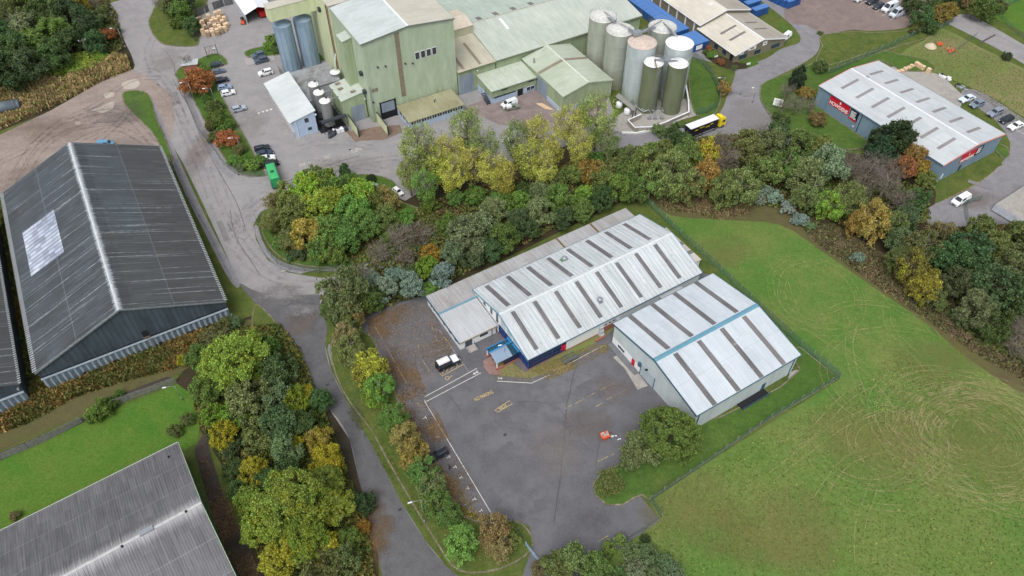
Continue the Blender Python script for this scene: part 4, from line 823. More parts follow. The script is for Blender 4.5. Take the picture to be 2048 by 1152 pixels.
for x, y in ((50.4,186.8),(52.8,183.2),(50.6,189.6)): b.box('roof_grille', brown_strip, x, x+1.4, y, y+.8, 8.55+(x-50.4)*.15, 8.75+(x-50.4)*.15)
b.box('floodlight', frame_w, 55.9, 56.2, 181.4, 181.9, 6.6, 6.9)
b = Bld('ramp_wall', 'pale green ramp wall, left of the two at the mill doors', 'wall', YM, 49.9, 176)
for k, (x, lab) in enumerate(((50.2, None), (57.8, 'pale green ramp wall, right of the two at the mill doors'))):
    if k: b = Bld('ramp_wall', lab, 'wall', YM, x, 172)
    y0 = 174.6 if k == 0 else 171.2; y1 = 182 if k == 0 else 178.9
    m = MB(); m.hexa([(x,y0,0),(x+.25,y0,0),(x+.25,y1,0),(x,y1,0)], [(x,y0,3.0),(x+.25,y0,3.0),(x+.25,y1,3.3),(x,y1,3.3)]); b.part('wall_panel', m, cream_clad)
    b.box('end_post', dsteel, x-.06, x+.31, y0-.15, y0-.01, 0, 3.2); b.box('coping', dsteel, x-.05, x+.3, y0, y1, 3.3, 3.38)
    b.o['group'] = 'ramp walls at the mill doors'
# tall cream part further back
b = Bld('mill_tower_block', 'tall cream clad rear block of the mill cut by the top edge', 'building', YM, 56.6, 201.7)
shed(b, 55.9, 84, 201.8, 232, 25.6, 25.6, 25.6, 25.6, cream_clad, mill_roof2)
b.box('downpipe', brown_strip, 55.8, 56.15, 202.6, 203.0, 0, 25); b.box('downpipe', plain('rust_pipe', S(120,92,80), .8), 55.8, 56.15, 203.6, 204.0, 0, 25); b.box('wall_fan', dsteel, 55.4, 56.15, 210, 211.2, 20, 21.2)
b = Bld('conveyor_gallery', 'pale green overhead gallery bridging the twin silos to the mill', 'gallery', YM, 41.7, 214.5)
m = MB(); m.box(41.9, 56.1, 214.7, 218.4, 18.4, 22.3); b.part('wall', m, cream_clad)
m = MB(); m.hexa([(41.8,214.6,22.3),(56.1,214.6,22.3),(56.1,218.5,22.3),(41.8,218.5,22.3)], [(41.8,214.6,22.45),(56.1,214.6,22.45),(56.1,218.5,22.45),(41.8,218.5,22.45)]); b.part('roof', m, mill_roof2)
def silo(name, lab, x, y, r, h, m_side, m_top, cone=.9, z0=0, bands=4, group='tall silos beside the mill', rail=True, n=40):
    b = Bld(name, lab, 'silo', YM, x, y, group)
    m = MB(); m.lathe([(r,z0),(r,h)], (x,y,0), n); sh_ = b.part('shell', m, m_side)
    m = MB(); m.lathe([(r+.03,h-.12),(r+.06,h),(r*.96,h+.04),(.35,h+cone),(.0,h+cone+.02)], (x,y,0), n); b.part('roof_cone', m, m_top)
    if bands:
        m = MB()
        for i in range(1, bands+1):
            z = z0+(h-z0)*i/(bands+1); m.lathe([(r,z-.08),(r+.05,z-.04),(r+.05,z+.04),(r,z+.08)], (x,y,0), n)
        b.part('band', m, m_side)
    if rail:
        m = MB(); k = 20; P = [(x+(r-.1)*math.cos(i*2*math.pi/k), y+(r-.1)*math.sin(i*2*math.pi/k)) for i in range(k)]
        for i in range(k):
            for zz in (1.05, .55): m.tube((*P[i],h+zz), (*P[(i+1)%k],h+zz), .025, n=4)
            m.tube((*P[i],h), (*P[i],h+1.05), .025, n=4)
        b.part('guard_rail', m, steel)
    return b
tw = 'twin grey-blue silos under the green gallery'
for x, lab in ((45.6, 'grey-blue ribbed silo under the green gallery, nearer the car park'), (51.95, 'grey-blue ribbed silo under the green gallery, nearer the mill')):
    s = silo('silo', lab, x, 217.6, 2.75, 15.6, twin_m, twin_m, 1.5, bands=0, group=tw, rail=False)
    m = MB()
    for i in range(11): a_ = i*2*math.pi/11; m.tube((x+2.78*math.cos(a_), 217.6+2.78*math.sin(a_), 0), (x+2.78*math.cos(a_), 217.6+2.78*math.sin(a_), 15.6), .04, n=4)
    s.part('stiffener', m, plain('silo_rib', S(96,120,138), .5)); m = MB(); m.tube((x, 217.6, 16.9), (x, 217.6, 18.5), .3); s.part('filling_spout', m, steel)
s1 = silo('silo', 'pale green silo standing furthest left by the shed roof', 129.0, 170.0, 4.05, 17.9, silo_g, silo_top)
s2 = silo('silo', 'streaked pale green silo with a long ladder', 129.0, 161.1, 4.1, 17.9, silo_g, silo_top)
s3 = silo('silo', 'whitish silo with rusty radial streaks on its cone', 130.2, 152.1, 4.15, 18.0, silo_w, silo_topr, 1.1, rail=False)
s4 = silo('silo', 'green silo at the back with grey railed top', 140.6, 156.2, 4.1, 18.0, silo_g, silo_top)
s5 = silo('silo', 'whitish silo behind the right olive silo', 139.3, 146.6, 4.0, 17.9, silo_w, silo_topw, 1.1, rail=False)
t1 = silo('silo', 'smaller olive green silo with caged ladder and white top', 129.5, 145.2, 2.8, 15.5, silo_o, silo_topw, .6, bands=0)
t2 = silo('silo', 'smaller olive green silo at the right front with white top', 135.0, 141.1, 2.8, 15.7, silo_o, silo_topw, .6, bands=0)
def caged(b, x, y, a_, r, z0, z1):
    m = MB(); cx, cy = math.cos(a_), math.sin(a_); px_, py_ = -cy, cx
    for k in (-.25, .25): m.tube((x+cx*(r+.2)+px_*k, y+cy*(r+.2)+py_*k, z0), (x+cx*(r+.2)+px_*k, y+cy*(r+.2)+py_*k, z1), .04, n=4)
    z = z0+.3
    while z < z1:
        m.tube((x+cx*(r+.2)-px_*.25, y+cy*(r+.2)-py_*.25, z), (x+cx*(r+.2)+px_*.25, y+cy*(r+.2)+py_*.25, z), .025, n=4); z += .45
    z = z0+2.2
    while z < z1:
        Q = [(x+cx*(r+.2+.75*math.sin(t))+px_*.45*math.cos(t), y+cy*(r+.2+.75*math.sin(t))+py_*.45*math.cos(t), z) for t in (0,.78,1.57,2.36,3.14)]
        m.path(Q, .03, 4); z += .9
    b.part('caged_ladder', m, steel)
caged(t1, 129.5, 145.2, R(-100), 2.8, 0, 16.4); caged(s2, 129.0, 161.1, R(-60), 4.1, 0, 18.6); caged(s4, 140.6, 156.2, R(-100), 4.1, 0, 18.6); caged(t2, 135.0, 141.1, R(-5), 2.8, 0, 16.4)
b = Bld('silo_walkway', 'grey steel walkway joining the tops of the big silos', 'walkway', YM, 130, 160, z0=0)
def walkway(b, A_, B_, z, w=.8):
    m = MB(); A_, B_ = Vector((*A_, z)), Vector((*B_, z)); d = (B_-A_).normalized(); n = Vector((-d.y, d.x, 0))*w/2
    m.hexa([tuple(A_-n), tuple(B_-n), tuple(B_+n), tuple(A_+n)], [tuple(v+Vector((0,0,.1))) for v in (A_-n, B_-n, B_+n, A_+n)])
    L = (B_-A_).length; k = max(2, int(L/1.2))
    for sg in (-1, 1):
        for zz in (.55, 1.1): m.tube(tuple(A_+n*sg+Vector((0,0,zz))), tuple(B_+n*sg+Vector((0,0,zz))), .03, n=4)
        for i in range(k+1): p = A_+(B_-A_)*i/k+n*sg; m.tube(tuple(p), tuple(p+Vector((0,0,1.1))), .03, n=4)
    b.part('walkway_span', m, steel)
walkway(b, (129,167.4), (129,163.8), 18.6); walkway(b, (130,158.6), (131,155.2), 18.7); walkway(b, (131,155.0), (137.5,156), 18.7, .7); walkway(b, (140.4,153.5), (139.6,149.6), 18.7, .7)
m = MB(); m.tube((131,155,18.9),(140.2,156.6,19.7),.16,.16,8); m.tube((131,155,19),(129.2,161.4,19.4),.14,.14,8); m.tube((140.4,156,19.3),(139.6,148.4,19.0),.16,.16,8); m.tube((129.2,161.4,19.4),(129,169.5,19.4),.14,.14,8); m.box(129.2,131.5,154.2,155.8,18.8,19.8); b.part('conveyor_tube', m, steel)
b = Bld('silo_walkway', 'railed walkway joining the two olive silo tops', 'walkway', YM, 129.5, 145.2)
walkway(b, (129.5,145.2), (135,141.1), 16.2, .7); m = MB(); m.lathe([(.35,0),(.35,.9),(0,1)], (129.5,145.2,15.9), 12); m.lathe([(.35,0),(.35,.9),(0,1)], (135,141.1,16.0), 12); b.part('top_vent', m, frame_w)
m = MB(); m.tube((129.5,145.0,16.4),(128.2,142.3,15.6),.22,.22,6); b.part('chute', m, brown_strip)
# concrete bund round the silo feet
b = Bld('bund_wall', 'low board-marked concrete wall curving round the silo feet', 'wall', YM, 125, 139)
V4 = lambda x, y: (1200+x/5.486, 160+y/5.486)
P = [fr(YM, *V4(x, y)) for x, y in ((445,425),(300,490),(375,570),(545,565),(690,520),(965,400),(960,260),(930,90))]
m = MB(); ribbon_mb(m, P, .35, 1.6, 1.6); m2 = MB(); ribbon_mb(m2, P, .42, 1.68, .08); b.part('wall_face', m, block_w); b.part('coping', m2, frame_w)
P = [fr(YM, *V4(x, y)) for x, y in ((240,585),(400,590),(560,560),(700,510),(850,450),(960,405))]
b = Bld('kerb_wall', 'low white painted kerb wall in front of the silo bund', 'wall', YM, P[0][0], P[0][1]); b.part('wall_face', ribbon_mb(MB(), P, .5, .5, .5), white_wall2)
b = Bld('pipe_rack', 'tangle of steel pipes and valves between the olive silos', 'pipes', YM, 129, 141)
m = MB(); q = lambda x, y, z: (*fr(YM, *V4(x, y), z), z)
m.path([q(330,235,1.4), q(475,350,1.4), q(660,285,1.4), q(700,345,1.0)], .13, 6); m.path([q(350,225,1.4), q(490,340,1.4), q(640,290,1.4)], .1, 6)
for x in (555, 590, 610, 660, 690): m.path([q(x-30,320,2.0), q(x,350,1.6), q(x+5,400,.8), q(x-20,430,.3)], .09, 6)
for x in (540, 600, 680): p = q(x, 425, .3); m.box(p[0]-.4, p[0]+.4, p[1]-.4, p[1]+.4, 0, .8)
b.part('pipe', m, steel)
b = Bld('pump_shelter', 'long narrow pump shelter with two white tubs at the silo base', 'shelter', YM, 121, 147)
P = [fr(YM, *V4(x, y), 3.0) for x, y in ((205,140),(400,300),(365,335),(170,180))]
m = MB(); pp = [(*p, 3.0) for p in P][::-1]; m.hexa([(x,y,z-.12) for x,y,z in pp], pp); b.part('roof', m, roof_mat('shelter_roof', S(150,150,146), S(126,124,118), .4, 'X', .3, .5))
m = MB()
for p in P: m.box(p[0]-.1, p[0]+.1, p[1]-.1, p[1]+.1, 0, 2.9)
b.part('post', m, dsteel); cx_, cy_ = sum(p[0] for p in P)/4, sum(p[1] for p in P)/4
for x, y in ((213,270),(300,345)):
    p = fr(YM, *V4(x, y), 1.0); m = MB(); m.lathe([(.9,.2),(1.0,.3),(1.0,1.7),(.7,1.95),(0,2)], (p[0], p[1], 0), 12); b.part('tub', m, frame_w)
b = Bld('tub', None, None, YM, 0, 0); bpy.data.objects.remove(b.o)
# wide green shed behind
b = Bld('wide_green_shed', 'very wide low shed with faded green roof joined to the mill', 'shed', YM, 84.4, 178.7)
m = MB(); m.hexa([(84.4,178.9,0),(150.9,178.9,0),(150.9,240,0),(84.4,240,0)], [(84.4,178.9,7.8),(150.9,178.9,7.8),(150.9,240,8),(84.4,240,8)]); b.part('wall', m, green_clad)
m = MB(); m.hexa([(97.2,178.5,8.0),(151.3,178.5,8.0),(151.3,197,10.75),(97.2,197,10.75)], [(97.2,178.5,8.15),(151.3,178.5,8.15),(151.3,197,10.95),(97.2,197,10.95)]); b.part('roof', m, green_roof)
m = MB(); m.hexa([(84.5,197.02,10.75),(151.3,197.02,10.75),(151.3,216,8.2),(84.5,216,8.2)], [(84.5,197.02,10.95),(151.3,197.02,10.95),(151.3,216,8.4),(84.5,216,8.4)])
m.hexa([(84.5,216.02,8.2),(151.3,216.02,8.2),(151.3,240,11.2),(84.5,240,11.2)], [(84.5,216.02,8.4),(151.3,216.02,8.4),(151.3,240,11.4),(84.5,240,11.4)]); b.part('roof', m, roof_mat('grey_green_roof', S(178,190,180), S(160,172,160), .7, 'X', .14, .6))
m = MB(); m.hexa([(84.4,178.5,7.75),(97.18,178.5,7.75),(97.18,194,10.0),(84.4,194,10.0)], [(84.4,178.5,7.9),(97.18,178.5,7.9),(97.18,194,10.15),(84.4,194,10.15)]); b.part('roof', m, tan_roof)
for x in (86.2, 91.8): m = MB(); m.hexa([(x,179.4,8.05),(x+.9,179.4,8.05),(x+.9,190,9.58),(x,190,9.58)], [(x,179.4,8.09),(x+.9,179.4,8.09),(x+.9,190,9.63),(x,190,9.63)]); b.part('rooflight', m, brown_strip)
m = MB(); m.box(84.4, 151.3, 178.3, 178.5, 7.6, 7.95); b.part('gutter', m, plain('mossy_gutter', S(112,120,96), .8, 0, .2, 3))
m = MB(); m.box(84.5, 151.3, 196.9, 197.15, 10.95, 11.02); b.part('ridge_cap', m, plain('rusty_ridge', S(176,160,150), .8, 0, .2, 1.5))
for x in (101.5, 107.5, 114, 120.5): zc = 10.8; m = MB(); m.hexa([(x,197.8,10.84),(x+1.6,197.8,10.84),(x+1.6,200.2,10.52),(x,200.2,10.52)], [(x,197.8,10.9),(x+1.6,197.8,10.9),(x+1.6,200.2,10.58),(x,200.2,10.58)]); b.part('rooflight', m, rl_mid)
m = MB(); m.hexa([(107.5,190,9.7),(108.4,190,9.7),(108.4,195.5,10.55),(107.5,195.5,10.55)], [(107.5,190,9.95),(108.4,190,9.95),(108.4,195.5,10.8),(107.5,195.5,10.8)]); b.part('rooflight', m, frame_w)
d = wallbox(b, 'roller_door', door_grey, 'y', 178.9, 84.8, 89.6, 0, 6.3, -.06); b.box('downpipe', dsteel, 97.1, 97.25, 178.7, 178.88, 4.8, 7.6); b.box('floodlight', frame_w, 90.6, 90.9, 178.3, 178.8, 6.6, 6.9)
b = Bld('roof_plant_room', 'sandy clad plant room standing on the shed roof against the mill', 'building', YM, 84.5, 192.5)
m = MB(); m.box(84.45, 97.2, 193.2, 203.8, 8.0, 12.6); b.part('wall', m, plain('sandy_wall', S(178,176,150), .7, 0, .06, 1))
m = MB(); m.hexa([(84.45,193,12.6),(97.3,193,12.6),(97.3,198.5,13.6),(84.45,198.5,13.6)], [(84.45,193,12.75),(97.3,193,12.75),(97.3,198.5,13.75),(84.45,198.5,13.75)]); m.hexa([(84.45,198.5,13.6),(97.3,198.5,13.6),(97.3,204,12.6),(84.45,204,12.6)], [(84.45,198.5,13.75),(97.3,198.5,13.75),(97.3,204,12.75),(84.45,204,12.75)]); b.part('roof', m, plain('pinkish_roof', S(198,188,172), .7, 0, .08, .8))
b = Bld('green_gable_shed', 'green gabled shed with grey sliding door beside the silos', 'shed', YM, 106.0, 155.3)
rp = gable(b, 106.1, 123.7, 155.2, 178.4, 6.1, 8.15, 'y', [green_clad], [green_roof_y], plain('pale_ridge', S(204,210,200), .6), inset=.15, verge=plain('pale_verge_g', S(180,190,168), .7))
quad_on_roof(b, rp, 'roof_strip', 168.4, 169.6, .02, .97, 0, brown_strip, .03); quad_on_roof(b, rp, 'roof_strip', 168.4, 169.6, .02, .97, 1, brown_strip, .03)
wallbox(b, 'sliding_door', door_grey, 'x', 106.25, 163.8, 169.3, 0, 5.2, -.08); m = MB(); m.box(106.1, 106.24, 155.4, 163.6, 0, 1.5); b.part('painted_base', m, lilac); wallbox(b, 'painted_base', lilac, 'y', 155.35, 109, 115, 0, 1.8, -.05)
p = fr(YM, 1068, 123, 7); b.box('roof_vent', steel, p[0]-.2, p[0]+.2, p[1]-.2, p[1]+.2, 6.6, 8.1)
b = Bld('green_leanto', 'low green and lilac lean-to between the mill and gabled shed', 'building', YM, 90.6, 169.6)
m = MB(); m.box(90.8, 105.9, 169.9, 178.8, 0, 2.3); b.part('base_wall', m, lilac)
m = MB(); m.hexa([(90.7,169.7,2.3),(106.0,169.7,2.3),(106.0,178.8,2.3),(90.7,178.8,2.3)], [(90.7,169.7,4.55),(106.0,169.7,4.55),(106.0,178.8,5.1),(90.7,178.8,5.1)]); b.part('cladding', m, green_clad)
m = MB(); m.hexa([(90.4,169.4,4.6),(106.05,169.4,4.6),(106.05,178.8,5.15),(90.4,178.8,5.15)], [(90.4,169.4,4.72),(106.05,169.4,4.72),(106.05,178.8,5.27),(90.4,178.8,5.27)]); b.part('roof', m, lean_roof)
b.box('fascia', plain('lean_fascia', S(128,142,122), .7), 90.4, 106.05, 169.25, 169.4, 4.4, 4.7)
for x0_, x1_ in ((94.0,96.0),(103.2,105.2)): wallbox(b, 'vent', dark_in, 'y', 169.7, x0_, x1_, 3.7, 4.1, -.05)
window(b, 'y', 169.9, 102.6, 105.4, .9, 2.1, -.25, frame_w, glassm, 1); b.box('doorway', dark_in, 99.6, 101.3, 169.6, 169.9, 0, 2.2); wallbox(b, 'window_strip', glassm, 'y', 169.9, 91.5, 99.0, 1.75, 2.25, -.06)
m = MB(); q0 = (89.6, 176); 
for i in range(7): m.box(89.4, 90.6, 170.2+i*.5, 170.65+i*.5, .25+i*.28, .32+i*.28)
for x in (89.35, 90.6): m.tube((x,170,1.1),(x,173.8,3.1),.04,n=4); m.tube((x,170,0.1),(x,173.8,2.1),.06,n=4)
for y in (170,171.3,172.6,173.8): m.tube((89.35,y,.0),(89.35,y,1.1+(y-170)*.53),.03,n=4)
b.part('stair', m, dsteel)
b = Bld('office_block', 'low office with mossy flat roof and white window band by mill', 'building', YM, 64.2, 170)
m = MB(); m.box(64.4, 81.5, 170.4, 178.6, 0, 2.85); b.part('wall', m, lilac)
m = MB(); m.hexa([(64.0,169.85,2.9),(81.8,169.85,2.9),(81.8,178.7,3.2),(64.0,178.7,3.2)], [(64.0,169.85,3.08),(81.8,169.85,3.08),(81.8,178.7,3.38),(64.0,178.7,3.38)]); b.part('roof', m, moss_roof)
for i in range(10): window(b, 'y', 170.4, 64.8+i*1.66, 66.3+i*1.66, 1.5, 2.6, -.06, frame_w, glassm, 1)
for i in range(3): window(b, 'x', 64.4, 171.2+i*2.2, 172.9+i*2.2, 1.3, 2.5, -.06, frame_w, glassm, 1)
m = MB(); m.tube((74.5,175,3.2),(74.5,175,4.0),.12); m.tube((74.5,175,3.9),(75.1,175.2,3.9),.12); b.part('roof_pipe', m, dsteel)
b = Bld('lilac_hut', 'two storey lilac-blue hut with large white mono-pitch roof', 'building', YM, 33.8, 183)
m = MB(); z0_, z1_ = 5.5, 6.9; m.hexa([(34.7,183.0,0),(41.3,183.0,0),(41.3,205.2,0),(34.7,205.2,0)], [(34.7,183.0,z0_),(41.3,183.0,z1_),(41.3,205.2,z1_),(34.7,205.2,z0_)]); b.part('wall', m, lilac)
b.box('low_side_wall', plain('concrete_side', S(176,172,170), .8, 0, .08, 1), 34.3, 34.7, 183.0, 205.2, 0, 2.3)
m = MB(); m.hexa([(33.7,182.7,5.45),(41.7,182.7,7.05),(41.7,205.6,7.05),(33.7,205.6,5.45)], [(33.7,182.7,5.6),(41.7,182.7,7.2),(41.7,205.6,7.2),(33.7,205.6,5.6)]); b.part('roof', m, roof_mat('hut_roof', S(200,205,206), S(184,190,190), .5, 'Y', .08, .4))
window(b, 'y', 183.0, 38.0, 39.4, 4.0, 5.6, -.06); window(b, 'y', 183.0, 38.5, 39.7, 1.3, 2.3, -.06, steel)
b.box('downpipe', frame_w, 35.5, 35.65, 182.8, 182.98, 0, 5.5); b.box('floodlight', frame_w, 41.3, 41.7, 182.6, 182.95, 5.6, 6.0)
b = Bld('flat_plant_roof', 'stained flat grey plant roof between the hut and the mill', 'building', YM, 41.8, 191)
m = MB(); m.box(42.0, 54.3, 198.2, 209, 0, 4.2); m.box(41.7, 46.5, 192, 198.2, 0, 4.2); b.part('wall', m, plain('grey_block_wall', S(176,180,184), .8, 0, .06, 1))
m = MB(); m.box(41.7, 54.6, 198.0, 209.2, 4.2, 4.4); m.box(41.6, 46.7, 191.8, 198.0, 4.2, 4.38); b.part('roof', m, ground_mat('stained_felt', [S(150,156,162), S(120,118,114), S(160,168,174), S(104,98,92)], (.12, .5, 2)))
for i, (x, y, lab) in enumerate(((45.1,192.6,'back'),(45.0,188.0,'middle'),(45.0,183.2,'front'))):
    b = Bld('process_tank', 'upright stainless tank by the lilac hut, the %s of three' % lab, 'tank', YM, x, y, 'three stainless tanks by the lilac hut')
    m = MB(); m.lathe([(1.55,1.2),(1.55,9.0)], (x,y,0), 24); b.part('shell', m, stainless)
    m = MB(); m.lathe([(1.58,8.9),(1.55,9.1),(.8,9.35),(0,9.4)], (x,y,0), 24); b.part('lid', m, silo_topw); m = MB(); m.lathe([(.35,9.3),(.35,9.6),(0,9.62)], (x+.6,y+.4,0), 10); b.part('hatch', m, dsteel)
    m = MB()
    for k in range(5): a_ = k*1.26; m.tube((x+1.4*math.cos(a_), y+1.4*math.sin(a_), 0), (x+1.4*math.cos(a_), y+1.4*math.sin(a_), 1.4), .12, n=5)
    b.part('leg', m, dsteel)
    m = MB(); k = 10
    for j in range(k): a0, a1 = j*2*math.pi/k, (j+1)*2*math.pi/k; m.tube((x+1.5*math.cos(a0), y+1.5*math.sin(a0), 10.1), (x+1.5*math.cos(a1), y+1.5*math.sin(a1), 10.1), .03, n=4); m.tube((x+1.5*math.cos(a0), y+1.5*math.sin(a0), 9.1), (x+1.5*math.cos(a0), y+1.5*math.sin(a0), 10.1), .03, n=4)
    if i < 1: b.part('guard_rail', m, dsteel)
x, y = fr(YM, 670, 143, 5.5)
b = Bld('process_tank', 'short white-topped tank against the mill side wall', 'tank', YM, x, y); m = MB(); m.lathe([(1.5,0),(1.5,5.4)], (x,y,0), 20); b.part('shell', m, stainless); m = MB(); m.lathe([(1.55,5.35),(1.5,5.5),(0,5.75)], (x,y,0), 20); b.part('lid', m, silo_topw)
m = MB(); m.tube((x,y,5.6),(x+1.6,y+1.6,10.5),.12); b.part('feed_pipe', m, frame_w)
b = Bld('tank_gantry', 'dark steel gantry and cross beams around the stainless tanks', 'gantry', YM, 41.8, 180)
m = MB(); m.box(42.2, 49.6, 181.6, 181.8, 3.6, 4.0); m.box(42.2, 49.6, 180.6, 180.8, 3.6, 4.0); m.box(42.2, 49.6, 180.8, 181.6, 3.95, 4.03)
for i in range(12): m.box(42.0+i*.62, 42.08+i*.62, 182, 190, 2.8, 2.9)
for i in range(5): m.box(42, 49, 183+i*1.8, 183.1+i*1.8, 3.0, 3.15)
for x in (42.3, 45.8, 49.4): m.box(x, x+.15, 180.6, 180.75, 0, 3.7)
b.part('frame', m, dsteel); b.part('transfer_pipe', MB().tube((46,183.5,8.7),(49.3,184.2,8.4),.12), steel); b.part('transfer_pipe', MB().tube((46,188,8.6),(49.3,188.2,8.3),.12), steel); b.box('sump_floor', dark_in, 41.6, 49.2, 181.5, 198, 0, .25)
b = Bld('chemical_totes', 'row of dark drums and white caged totes below the tanks', 'container', YM, 43.5, 179)
for i in range(5):
    x = 43.2+i*1.15; m = MB(); m.box(x, x+1, 179.2-.1*i, 180.2-.1*i, .15, 1.3); t_ = b.part('tote', m, frame_w if i in (2,3) else dsteel)
    m = MB(); m.lathe([(.3,0),(.3,.35),(0,.36)], (x+.5, 179.8-.1*i, 1.3), 10); b.part('cap', m, frame_w if i % 2 else dsteel, t_)
m = MB()
for i in range(4): m.lathe([(.45,0),(.45,1.3),(0,1.32)], (43.0+i*.5, 178.4+i*.15, 0), 12)
b.part('drum', m, dsteel)
b = Bld('grey_fence_panels', 'pale screen fence at the foot of the twin silos', 'fence', YM, 42, 205)
m = MB(); m.box(41.5, 41.58, 206, 219, 0, 2.0); b.part('mesh_panel', m, chain)
for i in range(7): b.box('post', steel, 41.47, 41.61, 206+i*2.1, 206.14+i*2.1, 0, 2.1)
b = Bld('blue_tank', 'small dark blue tank behind the screen fence by the silos', 'tank', YM, 42.5, 213); b.part('shell', MB().lathe([(.9,0),(.9,1.6),(.5,1.9),(0,1.95)], (42.8,213,0), 16), plain('tank_blue', S(70,96,124), .5))
b = Bld('red_skip', 'red slatted bin beside the mill at the grass strip', 'skip', YM, 56, 213); x, y = fr(YM, 643, 68, 1.2); b.part('bin', MB().box(x-2, x+1.5, y-1.2, y+1.2, .1, 2.4), red_m); b.part('bin_rail', MB().box(x-2.1, x+1.6, y-1.3, y-1.22, 1.9, 2.1), dsteel)
sheet('lawn', [630,84,660,78,662,120,632,122], .14, grass_lawn, 'small bright lawn strip between twin silos and mill', 'grass')
# --- brick office with white roofs
b = Bld('brick_office', 'brown brick office with white gabled roof and small signs', 'building', 29.2, 0, 0); bpy.data.objects.remove(b.o)
YO = 29.2
fo = lambda x, y, z=0: fr(YO, 1240+x/4.267, y/4.267, z)
p0 = fo(960, 530); p1 = fo(1390, 385); W_ = p1[0]-p0[0]
b = Bld('brick_office', 'brown brick office with white gabled roof and small signs', 'building', YO, p0[0], p0[1])
x0_, y0_ = p0; rp = gable(b, x0_-.5, x0_+W_+.4, y0_-1.0, y0_+18, 3.0, 5.6, 'y', [ibm], [brickroof], frame_w, inset=.5, verge=frame_w, gutter=frame_w)
quad_on_roof(b, rp, 'roof_sheet', y0_-.9, y0_+17.9, .01, .98, 1, brickroof2, .03)
for u in (y0_+5.5, y0_+10): quad_on_roof(b, rp, 'rooflight', u, u+.9, .3, .85, 0, rl_mid, .05); quad_on_roof(b, rp, 'rooflight', u, u+.9, .3, .8, 1, rl_mid, .06)
wf = y0_-.5
for u, w2 in ((1.0,3.2),(7.4,2.6),(14.5,3.6)): window(b, 'y', wf, x0_+u+.8, x0_+u+.8+w2, .5, 1.9, -.06, dblue_trim, glassm, 2)
for u, w2, z in ((1.4,1.6,2.4),(4.7,3.2,2.9),(10.7,1.7,3.1)): s_ = wallbox(b, 'sign_board', sign_white, 'y', wf, x0_+u+.4, x0_+u+.4+w2, z-.2, z+1.1, -.1); wallbox(b, 'sign_lettering', sign_navy, 'y', wf-.1, x0_+u+.4+w2*.3, x0_+u+.4+w2*.7, z+.2, z+.6, -.02, s_)
for u in (3.5, 7.5): window(b, 'x', x0_, y0_+u, y0_+u+1.8, .4, 1.9, -.06, dblue_trim, glassm, 1)
d = b.box('porch', dark_in, x0_-.1, x0_+.02, y0_+.3, y0_+1.6, 0, 2.2)
b = Bld('brick_office', 'longer rear brick office block with pale stained gabled roof', 'building', YO, p0[0], p0[1]+17)
rp = gable(b, x0_-.4, x0_+W_+.2, y0_+17.2, y0_+60, 4.5, 7.2, 'y', [ibm], [brickroof], None, inset=.5, verge=frame_w, gutter=frame_w)
quad_on_roof(b, rp, 'roof_sheet', y0_+17.3, y0_+59, .01, .98, 1, brickroof2, .03)
for i in range(8): b.box('pilaster', frame_w, x0_-.2, x0_+.1, y0_+20+i*4.6, y0_+20.4+i*4.6, 0, 4.3)
x, y = fo(775, 40, 6.5); b.box('roof_vent', frame_w, x-.6, x+.6, y-.5, y+.5, 5.8, 6.9)
# containers
def containers(pts, ny, lab, x0, y0, wy=2.44, lx=6.1, doors=True, yaw=YM, grp=None):
    for i in range(ny):
        b = Bld('shipping_container', None, None, yaw, x0, y0+i*wy, grp); autolabel(b.o, 'blue shipping container', lab, G0(b.o), grp, 'container')
        m = MB(); m.box(x0, x0+lx, y0+i*wy, y0+(i+1)*wy-.06, .12, 2.55); b.part('body', m, cont_blue); m = MB(); m.box(x0-.03, x0+lx+.03, y0+i*wy-.02, y0+(i+1)*wy-.04, 2.55, 2.66); b.part('roof', m, cont_top)
        for k in range(2):
            ya = y0+i*wy+.12+k*1.1; d = b.box('door', cont_blue, x0-.08, x0-.01, ya, ya+1.02, .2, 2.45)
            m = MB(); m.box(x0-.14, x0-.09, ya+.3, ya+.36, .2, 2.45); m.box(x0-.14, x0-.09, ya+.7, ya+.76, .2, 2.45); b.part('lock_bar', m, steel if i % 2 else cont_top, d)
def G0(o):                                        # photo x of a thing, for ordering labels
    p = o.location; d = p.y*CP + (CH-p.z)*SP; return 1024 + F*p.x/d
containers(None, 3, 'standing apart beside the brick office hedge', 161.0, 162.6, grp='blue shipping containers')
s_ = None
containers(None, 11, 'in the long row behind the silos', 160.4, 171.9, grp='blue shipping containers')
b = Bld('wall_sign', 'white notice sheet fixed to the nearest blue container end', 'sign', YM, 161.5, 162.5); b.box('sign_board', sign_white, 161.9, 164.4, 162.45, 162.55, .7, 2.1)
def contbox(px, py, yaw, L, lab):
    g = G(px, py, 0); o = empty('shipping_container', g, yaw); tag(o, lab, 'container', 'blue shipping containers')
    m = MB().box(0, L, 0, 2.44, .12, 2.55).build('body', cont_blue, o); m = MB().box(-.03, L+.03, -.02, 2.46, 2.55, 2.66).build('roof', cont_top, o); MB().box(L, L+.08, .1, 2.34, .2, 2.45).build('door', cont_blue, o)
ee = lambda x, y: (1240+x/4.267, y/4.267)
contbox(*ee(1145,155), YO+1, 6.1, 'blue container beside the brick office end, nearest the grass')
contbox(*ee(1080,100), YO+1, 6.1, 'blue container one behind the nearest at the office end'); contbox(*ee(1010,55), YO+1, 6.1, 'blue container third back at the office end')
contbox(*ee(1430,80), YO+4, 6.1, 'blue container at the edge of the gravel compound'); contbox(*ee(1395,68), YO+4, 6.1, 'blue container stepped behind at the gravel compound'); contbox(*ee(1345,46), YO+4, 6.1, 'blue container at the left of the compound row'); contbox(*ee(1290,20), YO+4, 6.1, 'blue container touching the top edge of the photo')
